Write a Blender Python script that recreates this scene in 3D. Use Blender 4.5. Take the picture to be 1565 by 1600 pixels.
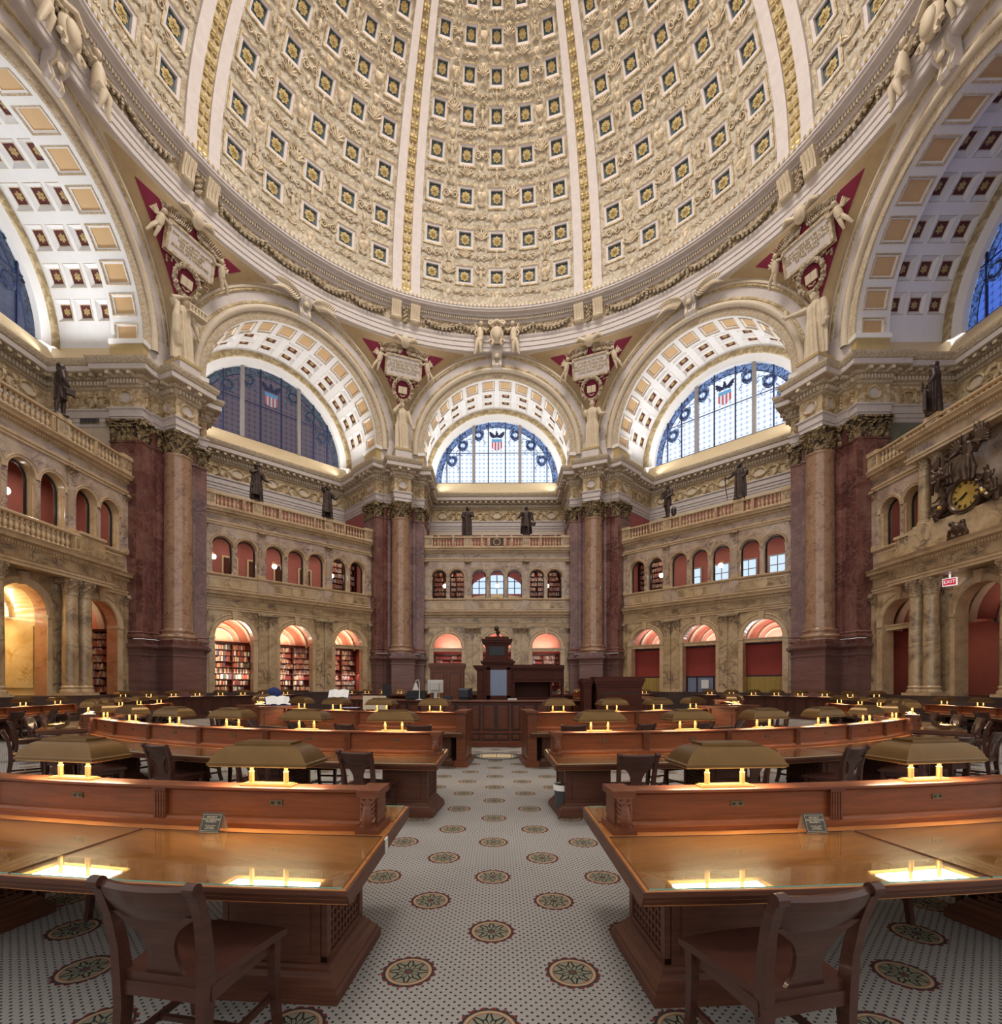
import bpy, math, random
from math import sin, cos, tan, pi, radians, sqrt, atan2, degrees
from mathutils import Vector, Matrix
for o in list(bpy.data.objects): bpy.data.objects.remove(o, do_unlink=True)
SC = bpy.context.scene
COL = SC.collection
random.seed(7)
# ------------------------------------------------------------------ camera
cam_data = bpy.data.cameras.new('camera')
cam = bpy.data.objects.new('camera', cam_data); COL.objects.link(cam)
cam.location = (0.01, -20.788, 1.8)
cam.rotation_euler = (pi/2, 0, 0.0108)
cam_data.sensor_fit = 'HORIZONTAL'; cam_data.sensor_width = 36.0
cam_data.lens = 771.4/1565*36.0
cam_data.shift_x = (782.5-767.9)/1565
cam_data.shift_y = (1071.5-800)/1565
cam_data.clip_start = 0.05; cam_data.clip_end = 300
SC.camera = cam
# ------------------------------------------------------------------ world, exposure
SC.view_settings.view_transform = 'Standard'; SC.view_settings.look = 'None'
SC.view_settings.exposure = 0.0; SC.view_settings.gamma = 1.0
W = bpy.data.worlds.new('world'); SC.world = W; W.use_nodes = True
W.node_tree.nodes['Background'].inputs[0].default_value = (1.0, 0.955, 0.92, 1)
W.node_tree.nodes['Background'].inputs[1].default_value = 1.05
def area_light(name, loc, rot, sx, sy, power, color, parent=None, spread=180):
    d = bpy.data.lights.new(name, 'AREA'); d.shape = 'RECTANGLE'; d.size = sx; d.size_y = sy
    d.energy = power; d.color = color; d.spread = radians(spread)
    o = bpy.data.objects.new(name, d); COL.objects.link(o); o.location = loc; o.rotation_euler = rot
    if parent: o.parent = parent
    return o
# daylight falling through the lantern at the top of the dome
area_light('lantern_daylight', (0, 0, 50.5), (0, 0, 0), 11, 11, 9000, (1.0, 0.95, 0.9))
# cove lamps behind the lip of the ring cornice, washing the dome
for k in range(16):
    a = radians(k*22.5)
    area_light('dome_cove_lamp', (17.95*sin(a), 17.95*cos(a), 31.62), (radians(222), 0, -a), 5.5, 0.15, 50, (1.0, 0.94, 0.88), None, 130)
# strip lamps lying on the cornice ledges, washing the window vaults; the right vault is unlit, its faint purple pair added
for ang, pw, cl in ((-90, 230, (0.95, 0.97, 1)), (-45, 225, (1, 0.97, 0.95)), (0, 250, (1, 0.98, 0.96)), (45, 250, (1, 0.98, 0.97)), (90, 4, (0.6, 0.5, 0.9))):
    a = radians(ang)
    for s in (-1, 1):
        u, w = s*5.30, 22.6
        area_light('vault_strip_lamp', (u*cos(a)+w*sin(a), -u*sin(a)+w*cos(a), 19.55), (Matrix.Rotation(-a, 3, 'Z') @ Matrix.Rotation(s*radians(-28), 3, 'Y') @ Matrix.Rotation(pi, 3, 'X')).to_euler(), 0.3, 3.0, pw, cl, None, 140)
# ------------------------------------------------------------------ materials
MT = {}
class NT:
    def __init__(s, name):
        m = bpy.data.materials.new(name); m.use_nodes = True; s.m = m; s.t = m.node_tree; s.n = s.t.nodes
        s.b = s.n['Principled BSDF']; MT[name] = m
    def node(s, typ, **kw):
        n = s.n.new(typ)
        for k, v in kw.items(): setattr(n, k, v)
        return n
    def link(s, a, b): s.t.links.new(a, b)
    def put(s, sock, v):
        if hasattr(v, 'is_linked') or isinstance(v, bpy.types.NodeSocket): s.link(v, sock)
        else: sock.default_value = v
    def math(s, op, a, b=0.0, c=None):
        n = s.node('ShaderNodeMath', operation=op); s.put(n.inputs[0], a); s.put(n.inputs[1], b)
        if c is not None: s.put(n.inputs[2], c)
        return n.outputs[0]
    def coord(s, which='Object', scale=None):
        o = s.node('ShaderNodeTexCoord').outputs[which]
        if scale is not None:
            mp = s.node('ShaderNodeMapping'); s.link(o, mp.inputs[0]); mp.inputs['Scale'].default_value = scale; o = mp.outputs[0]
        return o
    def noise(s, vec, scale, detail=4, rough=0.55, dist=0.0):
        n = s.node('ShaderNodeTexNoise'); s.link(vec, n.inputs['Vector'])
        n.inputs['Scale'].default_value = scale; n.inputs['Detail'].default_value = detail
        n.inputs['Roughness'].default_value = rough; n.inputs['Distortion'].default_value = dist
        return n.outputs[0]
    def voro(s, vec, scale, feature='F1'):
        n = s.node('ShaderNodeTexVoronoi', feature=feature); s.link(vec, n.inputs['Vector']); n.inputs['Scale'].default_value = scale
        return n.outputs['Distance']
    def ramp(s, fac, stops):
        n = s.node('ShaderNodeValToRGB'); s.put(n.inputs[0], fac); e = n.color_ramp.elements
        while len(e) < len(stops): e.new(0.5)
        for i, (p, c) in enumerate(stops): e[i].position = p; e[i].color = (c[0], c[1], c[2], 1)
        return n.outputs[0]
    def mix(s, f, a, b, mode='MIX'):
        n = s.node('ShaderNodeMix', data_type='RGBA', blend_type=mode); s.put(n.inputs[0], f)
        for sk, v in ((n.inputs[6], a), (n.inputs[7], b)):
            if isinstance(v, tuple): sk.default_value = (v[0], v[1], v[2], 1)
            else: s.link(v, sk)
        return n.outputs[2]
    def bump(s, h, strength, dist):
        n = s.node('ShaderNodeBump'); s.put(n.inputs['Height'], h); n.inputs['Strength'].default_value = strength
        n.inputs['Distance'].default_value = dist; s.link(n.outputs[0], s.b.inputs['Normal'])
    def fin(s, col, rough=0.5, metal=0.0, spec=0.5, coat=0.0):
        if isinstance(col, tuple): s.b.inputs['Base Color'].default_value = (col[0], col[1], col[2], 1)
        else: s.link(col, s.b.inputs['Base Color'])
        s.put(s.b.inputs['Roughness'], rough); s.b.inputs['Metallic'].default_value = metal
        s.b.inputs['Specular IOR Level'].default_value = spec; s.b.inputs['Coat Weight'].default_value = coat
        s.b.inputs['Coat Roughness'].default_value = 0.08
        return s.m
def plain(name, col, rough=0.6, metal=0.0, var=0.06, scale=3.0, spec=0.4, coat=0.0, bump=0.0):
    m = NT(name); v = m.coord(); n = m.noise(v, scale, 3)
    lo = tuple(c*(1-var) for c in col); hi = tuple(min(1, c*(1+var)) for c in col)
    c = m.ramp(n, [(0.3, lo), (0.7, hi)])
    if bump: m.bump(m.noise(v, scale*6, 3), bump, 0.02)
    return m.fin(c, rough, metal, spec, coat)
def marble(name, cols, vein, scale=0.55, vs=0.9, vw=0.035, rough=0.25, coat=0.3, stretch=(1, 1, 1)):
    m = NT(name); v = m.coord(scale=stretch)
    n = m.noise(v, scale, 6, 0.6, 0.9)
    k = len(cols); base = m.ramp(n, [(0.28+0.44*i/(k-1), c) for i, c in enumerate(cols)])
    n2 = m.noise(v, vs, 7, 0.62, 1.4)
    r = m.math('ABSOLUTE', m.math('SUBTRACT', n2, 0.5)); f = m.ramp(r, [(0.0, (1, 1, 1)), (vw, (0, 0, 0))])
    n3 = m.ramp(m.noise(v, scale*1.3, 3), [(0.45, (0, 0, 0)), (0.62, (1, 1, 1))])
    f = m.mix(1.0, f, n3, 'MULTIPLY'); c = m.mix(f, base, vein)
    g = m.noise(v, 9, 3); c = m.mix(m.math('MULTIPLY', g, 0.35), c, cols[0])
    return m.fin(c, rough, 0, 0.5, coat)
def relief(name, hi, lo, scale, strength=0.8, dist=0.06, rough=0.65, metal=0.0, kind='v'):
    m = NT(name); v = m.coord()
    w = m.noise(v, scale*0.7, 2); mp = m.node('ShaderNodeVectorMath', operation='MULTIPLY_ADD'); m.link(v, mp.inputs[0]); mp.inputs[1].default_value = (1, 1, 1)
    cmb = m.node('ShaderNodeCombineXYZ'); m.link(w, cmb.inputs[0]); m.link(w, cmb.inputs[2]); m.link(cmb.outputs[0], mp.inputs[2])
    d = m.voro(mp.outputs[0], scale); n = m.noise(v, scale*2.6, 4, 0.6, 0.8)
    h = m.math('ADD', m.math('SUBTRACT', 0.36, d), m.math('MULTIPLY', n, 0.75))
    c = m.ramp(h, [(0.0, lo), (0.22, tuple((a+b)/2 for a, b in zip(hi, lo))), (0.42, hi)])  # hollows coloured darker: gold wash plus painted-in crevice shade
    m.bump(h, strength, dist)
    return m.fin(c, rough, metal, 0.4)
def wood(name, a, b, scale=1.0, rough=0.35, coat=0.25, axis=(1.0, 1.0, 12.0), spec=0.3):
    m = NT(name); v = m.coord(scale=axis)
    n = m.noise(v, 2.2*scale, 5, 0.6, 0.6); n2 = m.noise(v, 14*scale, 3)
    f = m.math('ADD', m.math('MULTIPLY', n, 0.8), m.math('MULTIPLY', n2, 0.25))
    c = m.ramp(f, [(0.32, a), (0.72, b)])
    return m.fin(c, rough, 0, spec, coat)
def emit(name, col, strength):
    m = NT(name); m.fin((0, 0, 0)); m.b.inputs['Emission Color'].default_value = (*col, 1); m.b.inputs['Emission Strength'].default_value = strength
    return m.m
# stone
marble('marble_siena', [(0.17, 0.115, 0.075), (0.42, 0.29, 0.15), (0.62, 0.46, 0.265), (0.50, 0.38, 0.26)], (0.125, 0.085, 0.07), 0.75, 1.0, 0.06)
marble('marble_upper', [(0.25, 0.17, 0.13), (0.46, 0.335, 0.235), (0.58, 0.45, 0.34), (0.44, 0.35, 0.33)], (0.14, 0.09, 0.09), 0.75, 1.0, 0.05)
marble('marble_trim', [(0.42, 0.28, 0.15), (0.60, 0.44, 0.26), (0.66, 0.50, 0.32)], (0.28, 0.2, 0.15), 0.8, 1.1, 0.02)
marble('marble_column', [(0.27, 0.145, 0.085), (0.46, 0.29, 0.18), (0.36, 0.20, 0.125)], (0.20, 0.08, 0.055), 1.6, 2.0, 0.06, 0.16, 0.5)
def purple():
    m = NT('marble_purple'); v = m.coord(); s = m.node('ShaderNodeSeparateXYZ'); m.link(v, s.inputs[0]); c = m.node('ShaderNodeCombineXYZ')
    for i, p in enumerate((0.62, 0.62, 1.45)): m.link(m.math('FLOOR', m.math('DIVIDE', s.outputs[i], p)), c.inputs[i])
    w = m.node('ShaderNodeTexWhiteNoise'); m.link(c.outputs[0], w.inputs['Vector'])
    n = m.noise(v, 1.1, 6, 0.65, 1.0); f = m.math('ADD', m.math('MULTIPLY', n, 0.8), m.math('MULTIPLY', w.outputs[0], 0.30))
    b = m.ramp(f, [(0.32, (0.075, 0.024, 0.022)), (0.55, (0.155, 0.058, 0.048)), (0.80, (0.25, 0.125, 0.10))])
    r = m.math('ABSOLUTE', m.math('SUBTRACT', m.noise(v, 0.8, 7, 0.62, 1.4), 0.5)); b = m.mix(m.ramp(r, [(0.0, (0.6,)*3), (0.03, (0, 0, 0))]), b, (0.28, 0.15, 0.12))
    m.fin(b, 0.22, 0, 0.5, 0.3)
purple()
marble('marble_plinth', [(0.125, 0.06, 0.055), (0.20, 0.105, 0.09), (0.235, 0.13, 0.115)], (0.09, 0.045, 0.045), 0.6, 0.9, 0.03, 0.4, 0.1, (0.6, 0.6, 7.0))
marble('marble_dark', [(0.035, 0.02, 0.022), (0.07, 0.045, 0.045)], (0.1, 0.07, 0.07), 0.6, 0.9, 0.02, 0.35, 0.1)
marble('marble_green', [(0.13, 0.135, 0.10), (0.20, 0.20, 0.155), (0.25, 0.25, 0.20)], (0.10, 0.105, 0.085), 0.6, 0.8, 0.03, 0.4, 0.1)
marble('marble_gold', [(0.62, 0.40, 0.13), (0.80, 0.60, 0.28), (0.86, 0.70, 0.40)], (0.50, 0.27, 0.06), 0.8, 1.2, 0.06)
marble('marble_rust', [(0.42, 0.17, 0.06), (0.58, 0.30, 0.15), (0.62, 0.36, 0.22)], (0.26, 0.09, 0.04), 0.9, 1.1, 0.03)
# plaster
plain('plaster_mauve', (0.62, 0.555, 0.53), 0.6)
plain('plaster_cream', (0.66, 0.56, 0.43), 0.55)
plain('plaster_white', (0.80, 0.78, 0.76), 0.6, var=0.02)
plain('plaster_tan', (0.50, 0.36, 0.20), 0.6)
plain('panel_tan', (0.62, 0.41, 0.21), 0.6, var=0.03)
plain('plaster_yellow', (0.72, 0.57, 0.35), 0.6, var=0.03)
plain('plaster_gold', (0.50, 0.37, 0.17), 0.5)
plain('crimson', (0.25, 0.02, 0.055), 0.7)
plain('rose_wall', (0.40, 0.12, 0.115), 0.7)
plain('maroon_wall', (0.30, 0.045, 0.035), 0.7)
plain('red_wall', (0.32, 0.095, 0.075), 0.65)
plain('peach_wall', (0.70, 0.31, 0.22), 0.7)
plain('coffer_blue', (0.050, 0.085, 0.095), 0.6, var=0.3, scale=6)
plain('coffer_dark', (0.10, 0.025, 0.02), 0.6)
plain('gilding', (0.46, 0.34, 0.145), 0.62, 0.15, 0.25, 8, 0.3)
plain('statue_plaster', (0.64, 0.53, 0.38), 0.6, bump=0.2)
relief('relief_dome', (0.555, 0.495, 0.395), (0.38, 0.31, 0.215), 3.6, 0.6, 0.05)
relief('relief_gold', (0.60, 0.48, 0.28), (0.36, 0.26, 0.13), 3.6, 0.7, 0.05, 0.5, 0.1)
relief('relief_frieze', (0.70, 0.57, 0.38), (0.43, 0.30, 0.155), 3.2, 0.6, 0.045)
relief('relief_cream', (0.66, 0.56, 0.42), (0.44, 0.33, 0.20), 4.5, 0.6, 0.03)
relief('relief_fine', (0.66, 0.565, 0.44), (0.46, 0.35, 0.215), 9.0, 0.6, 0.02)
relief('relief_garland', (0.60, 0.51, 0.38), (0.26, 0.17, 0.08), 5.0, 0.9, 0.06)
relief('capital_bronze', (0.42, 0.31, 0.16), (0.045, 0.028, 0.015), 4.5, 1.0, 0.05, 0.45, 0.15)
relief('capital_marble', (0.55, 0.42, 0.27), (0.28, 0.19, 0.11), 6, 0.8, 0.03)
relief('foliage_blue', (0.10, 0.13, 0.16), (0.01, 0.015, 0.03), 5, 0.3, 0.02)
# metals, glass
plain('statue_bronze', (0.070, 0.048, 0.042), 0.42, 0.45, 0.3, 4, 0.5)
plain('clock_bronze', (0.085, 0.052, 0.034), 0.36, 0.5, 0.3, 4, 0.5)
plain('lamp_bronze', (0.165, 0.092, 0.030), 0.34, 0.7, 0.12, 5, 0.5)
plain('brass', (0.50, 0.33, 0.12), 0.38, 0.8, 0.06, 5)
plain('brass_plate', (0.16, 0.12, 0.06), 0.4, 0.7, 0.2, 30)
plain('clock_gold', (0.62, 0.42, 0.10), 0.4, 0.5)
plain('black_metal', (0.012, 0.012, 0.013), 0.4)
plain('window_frame', (0.30, 0.27, 0.26), 0.5)
plain('lead', (0.02, 0.028, 0.085), 0.5)
# wood
wood('mahogany', (0.095, 0.027, 0.012), (0.185, 0.058, 0.023), 1.0, 0.42, 0.1)
wood('mahogany_panel', (0.135, 0.036, 0.010), (0.245, 0.070, 0.019), 1.0, 0.4, 0.1)
wood('table_wood', (0.28, 0.098, 0.026), (0.47, 0.19, 0.055), 0.9, 0.32, 0.3, (0.7, 5.0, 5.0))
wood('dark_wood', (0.042, 0.0115, 0.008), (0.090, 0.024, 0.013), 1.0, 0.5, 0.0, spec=0.15)
wood('desk_base', (0.060, 0.021, 0.0125), (0.115, 0.042, 0.023), 1.0, 0.45, 0.05)
wood('counter_wood', (0.070, 0.019, 0.010), (0.145, 0.044, 0.022), 1.0, 0.4, 0.1)
wood('screen_wood', (0.042, 0.015, 0.011), (0.085, 0.030, 0.020), 1.0, 0.35, 0.25)
wood('chair_wood', (0.034, 0.0125, 0.009), (0.070, 0.025, 0.016), 1.5, 0.33, 0.3)
# paper, cloth, plastic
plain('card', (0.70, 0.58, 0.42), 0.8)
plain('sign_face', (0.055, 0.048, 0.036), 0.6)
plain('sign_ink', (0.62, 0.55, 0.40), 0.7)
plain('paper_white', (0.80, 0.79, 0.76), 0.8)
plain('paper_blue', (0.42, 0.45, 0.66), 0.7)
plain('cloth_blue', (0.02, 0.035, 0.14), 0.8)
plain('cloth_red', (0.45, 0.03, 0.03), 0.7)
plain('plastic_grey', (0.52, 0.50, 0.47), 0.5)
plain('plastic_dark', (0.020, 0.022, 0.030), 0.45)
plain('bin_grey', (0.05, 0.06, 0.065), 0.5)
plain('screen_blue', (0.20, 0.24, 0.34), 0.3)
plain('curtain_yellow', (0.40, 0.27, 0.07), 0.8)
plain('switch_plate', (0.62, 0.58, 0.50), 0.5)
emit('lamp_glow', (1.0, 0.80, 0.52), 34.0)
emit('globe_glow', (1.0, 0.88, 0.78), 16.0)
emit('alcove_glow', (1.0, 0.72, 0.45), 5.0)
emit('day_pane', (0.62, 0.78, 1.0), 1.1)
emit('exit_red', (0.75, 0.03, 0.06), 0.7)
emit('exit_white', (1.0, 0.85, 0.85), 0.9)
emit('lunette_glow', (1.0, 0.80, 0.52), 1.0)
def book_mat():
    m = NT('book_cloth'); o = m.node('ShaderNodeObjectInfo').outputs['Random']
    n = m.node('ShaderNodeValToRGB'); m.link(o, n.inputs[0]); n.color_ramp.interpolation = 'CONSTANT'
    cs = [(0.20, 0.03, 0.02), (0.09, 0.02, 0.02), (0.48, 0.10, 0.03), (0.55, 0.42, 0.25), (0.05, 0.07, 0.14), (0.60, 0.55, 0.45), (0.30, 0.05, 0.03), (0.12, 0.07, 0.05), (0.42, 0.22, 0.09), (0.06, 0.10, 0.06), (0.70, 0.62, 0.50), (0.15, 0.03, 0.03)]
    e = n.color_ramp.elements
    while len(e) < len(cs): e.new(0.5)
    for i, c in enumerate(cs): e[i].position = i/len(cs); e[i].color = (*c, 1)
    m.fin(n.outputs[0], 0.6)
book_mat()
def book_bulk():
    m = NT('book_row'); v = m.coord(scale=(14, 14, 3.2))
    w = m.node('ShaderNodeTexVoronoi'); m.link(v, w.inputs['Vector']); w.inputs['Scale'].default_value = 1.0
    sp = m.node('ShaderNodeSeparateColor'); m.link(w.outputs['Color'], sp.inputs[0])
    c = m.ramp(sp.outputs[0], [(0.0, (0.16, 0.03, 0.02)), (0.3, (0.35, 0.10, 0.05)), (0.5, (0.10, 0.06, 0.06)), (0.7, (0.50, 0.38, 0.22)), (0.85, (0.10, 0.12, 0.20)), (1, (0.55, 0.50, 0.42))])
    m.fin(c, 0.6)
book_bulk()
def glass_mat():
    m = NT('desk_glass'); t = m.t; out = m.n['Material Output']
    tr = m.node('ShaderNodeBsdfTransparent'); tr.inputs[0].default_value = (0.95, 0.98, 0.965, 1)
    gl = m.node('ShaderNodeBsdfGlossy'); gl.inputs['Roughness'].default_value = 0.015
    fr = m.node('ShaderNodeLayerWeight'); fr.inputs[0].default_value = 0.5
    mx = m.node('ShaderNodeMixShader'); f = m.math('ADD', m.math('MULTIPLY', m.math('POWER', fr.outputs[1], 4.0), 0.92), 0.05)
    m.link(f, mx.inputs[0]); m.link(tr.outputs[0], mx.inputs[1]); m.link(gl.outputs[0], mx.inputs[2]); m.link(mx.outputs[0], out.inputs[0])
glass_mat()
plain('glass_edge', (0.16, 0.42, 0.36), 0.15)
def pane_mat(name, base, grid, strength, blot):
    # leaded glass lit by the sky behind it
    m = NT(name); v = m.coord(); s = m.node('ShaderNodeSeparateXYZ'); m.link(v, s.inputs[0])
    def saw(x, p, off=0.0): return m.math('ABSOLUTE', m.math('SUBTRACT', m.math('FRACT', m.math('ADD', m.math('DIVIDE', x, p), off)), 0.5))
    gx, gz = saw(s.outputs[0], 0.40), saw(s.outputs[2], 0.40)
    line = m.math('MAXIMUM', m.math('GREATER_THAN', gx, 0.465), m.math('GREATER_THAN', gz, 0.465))
    dx, dz = m.math('SUBTRACT', 0.5, gx), m.math('SUBTRACT', 0.5, gz)
    d = m.math('SQRT', m.math('ADD', m.math('MULTIPLY', dx, dx), m.math('MULTIPLY', dz, dz)))
    spot = m.ramp(d, [(0.06, (1, 1, 1)), (0.30, (0, 0, 0))])
    n = m.noise(v, 1.2, 3); c = m.mix(m.math('MULTIPLY', n, 0.35), base, tuple(min(1, x*1.25) for x in base))
    c = m.mix(m.math('MULTIPLY', line, 0.55), c, grid); c = m.mix(m.mix(1.0, spot, (blot,)*3, 'MULTIPLY'), c, grid)
    m.fin((0.01, 0.01, 0.012), 0.25); m.link(c, m.b.inputs['Emission Color']); m.b.inputs['Emission Strength'].default_value = strength
def motif_mat(name, a, b, strength, scale=5.5):
    m = NT(name); v = m.coord(); n = m.noise(v, scale, 4, 0.6, 1.0)
    c = m.ramp(n, [(0.42, a), (0.56, b)]); m.fin((0.01, 0.01, 0.012), 0.25)
    m.link(c, m.b.inputs['Emission Color']); m.b.inputs['Emission Strength'].default_value = strength
for nm, base, grid, st, ba, bb in (('bright', (0.78, 0.87, 0.97), (0.16, 0.28, 0.66), 1.2, (0.006, 0.013, 0.045), (0.15, 0.25, 0.50)),
                                   ('dusk', (0.085, 0.068, 0.095), (0.022, 0.018, 0.030), 1.0, (0.016, 0.02, 0.032), (0.06, 0.085, 0.12)),
                                   ('night', (0.045, 0.055, 0.10), (0.02, 0.035, 0.10), 1.0, (0.008, 0.012, 0.025), (0.03, 0.06, 0.12)),
                                   ('blue', (0.07, 0.16, 0.62), (0.02, 0.04, 0.2), 1.0, (0.01, 0.02, 0.07), (0.06, 0.14, 0.42))):
    pane_mat('pane_'+nm, base, grid, st, 0.75); motif_mat('motif_'+nm, ba, bb, st)
for nm_, c_ in (('red', (0.34, 0.09, 0.10)), ('white', (0.42, 0.42, 0.46)), ('chief', (0.10, 0.24, 0.42))): emit('dusk_'+nm_, c_, 0.8)
emit('glass_red', (0.62, 0.10, 0.13), 0.9); emit('glass_white', (0.85, 0.88, 0.95), 0.9); emit('glass_chief', (0.16, 0.42, 0.72), 0.9)
def carpet():
    m = NT('carpet'); v = m.coord('Object'); s = m.node('ShaderNodeSeparateXYZ'); m.link(v, s.inputs[0]); X, Y = s.outputs[0], s.outputs[1]
    M = m.math
    def cell(x, p, off=0.0): return M('MULTIPLY', M('SUBTRACT', M('FRACT', M('ADD', M('DIVIDE', x, p), off+0.5)), 0.5), p)
    def ln(a, b): return M('SQRT', M('ADD', M('MULTIPLY', a, a), M('MULTIPLY', b, b)))
    P = 0.058
    d1 = ln(cell(X, P), cell(Y, P)); d2 = ln(cell(X, P, 0.5), cell(Y, P, 0.5)); dot = M('LESS_THAN', M('MINIMUM', d1, d2), 0.0082)
    pile = m.noise(v, 60, 3)
    ground = m.ramp(m.noise(v, 0.9, 3), [(0.3, (0.245, 0.228, 0.212)), (0.7, (0.295, 0.277, 0.258))])
    ground = m.mix(M('MULTIPLY', pile, 0.5), ground, (0.36, 0.33, 0.30))
    col = m.mix(dot, ground, (0.035, 0.032, 0.035))
    Q = 1.03
    for off in (0.0, 0.5):
        a, b = cell(X, Q, off + 0.03), cell(Y, Q, off - 0.333); r = ln(a, b); th = M('ARCTAN2', b, a)
        lob = M('MULTIPLY', M('ABSOLUTE', M('SINE', M('MULTIPLY', th, 8.0))), 0.016)
        R = M('ADD', 0.158, lob)
        ins = M('LESS_THAN', r, R)
        rr = m.ramp(M('DIVIDE', r, 0.18), [(0.0, (0.22, 0.03, 0.03)), (0.06, (0.22, 0.03, 0.03)), (0.07, (0.05, 0.055, 0.05)), (0.15, (0.05, 0.055, 0.05)), (0.17, (0.21, 0.19, 0.135)), (0.66, (0.21, 0.19, 0.135)),
                                              (0.67, (0.17, 0.03, 0.03)), (0.72, (0.38, 0.26, 0.16)), (0.77, (0.38, 0.26, 0.16)), (0.82, (0.035, 0.03, 0.03)), (0.86, (0.035, 0.03, 0.03)), (0.88, (0.17, 0.03, 0.03))])
        pet = M('ABSOLUTE', M('SINE', M('MULTIPLY', th, 4.0)))
        w = M('MULTIPLY', M('SUBTRACT', 1.0, M('ABSOLUTE', M('SUBTRACT', M('DIVIDE', r, 0.062), 1.15))), 1.0)
        edge = M('LESS_THAN', M('ABSOLUTE', M('SUBTRACT', pet, M('MULTIPLY', w, 0.85))), 0.20)
        inner = M('MULTIPLY', M('LESS_THAN', r, 0.118), M('GREATER_THAN', r, 0.025))
        rr = m.mix(M('MULTIPLY', edge, inner), rr, (0.02, 0.026, 0.024))
        gap = M('MULTIPLY', M('GREATER_THAN', r, 0.15), M('GREATER_THAN', M('SINE', M('MULTIPLY', th, 16.0)), 0.55))
        rr = m.mix(gap, rr, (0.04, 0.035, 0.035))
        col = m.mix(ins, col, rr)
    m.bump(pile, 0.25, 0.01); m.fin(col, 0.95, 0, 0.1)
carpet()
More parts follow.
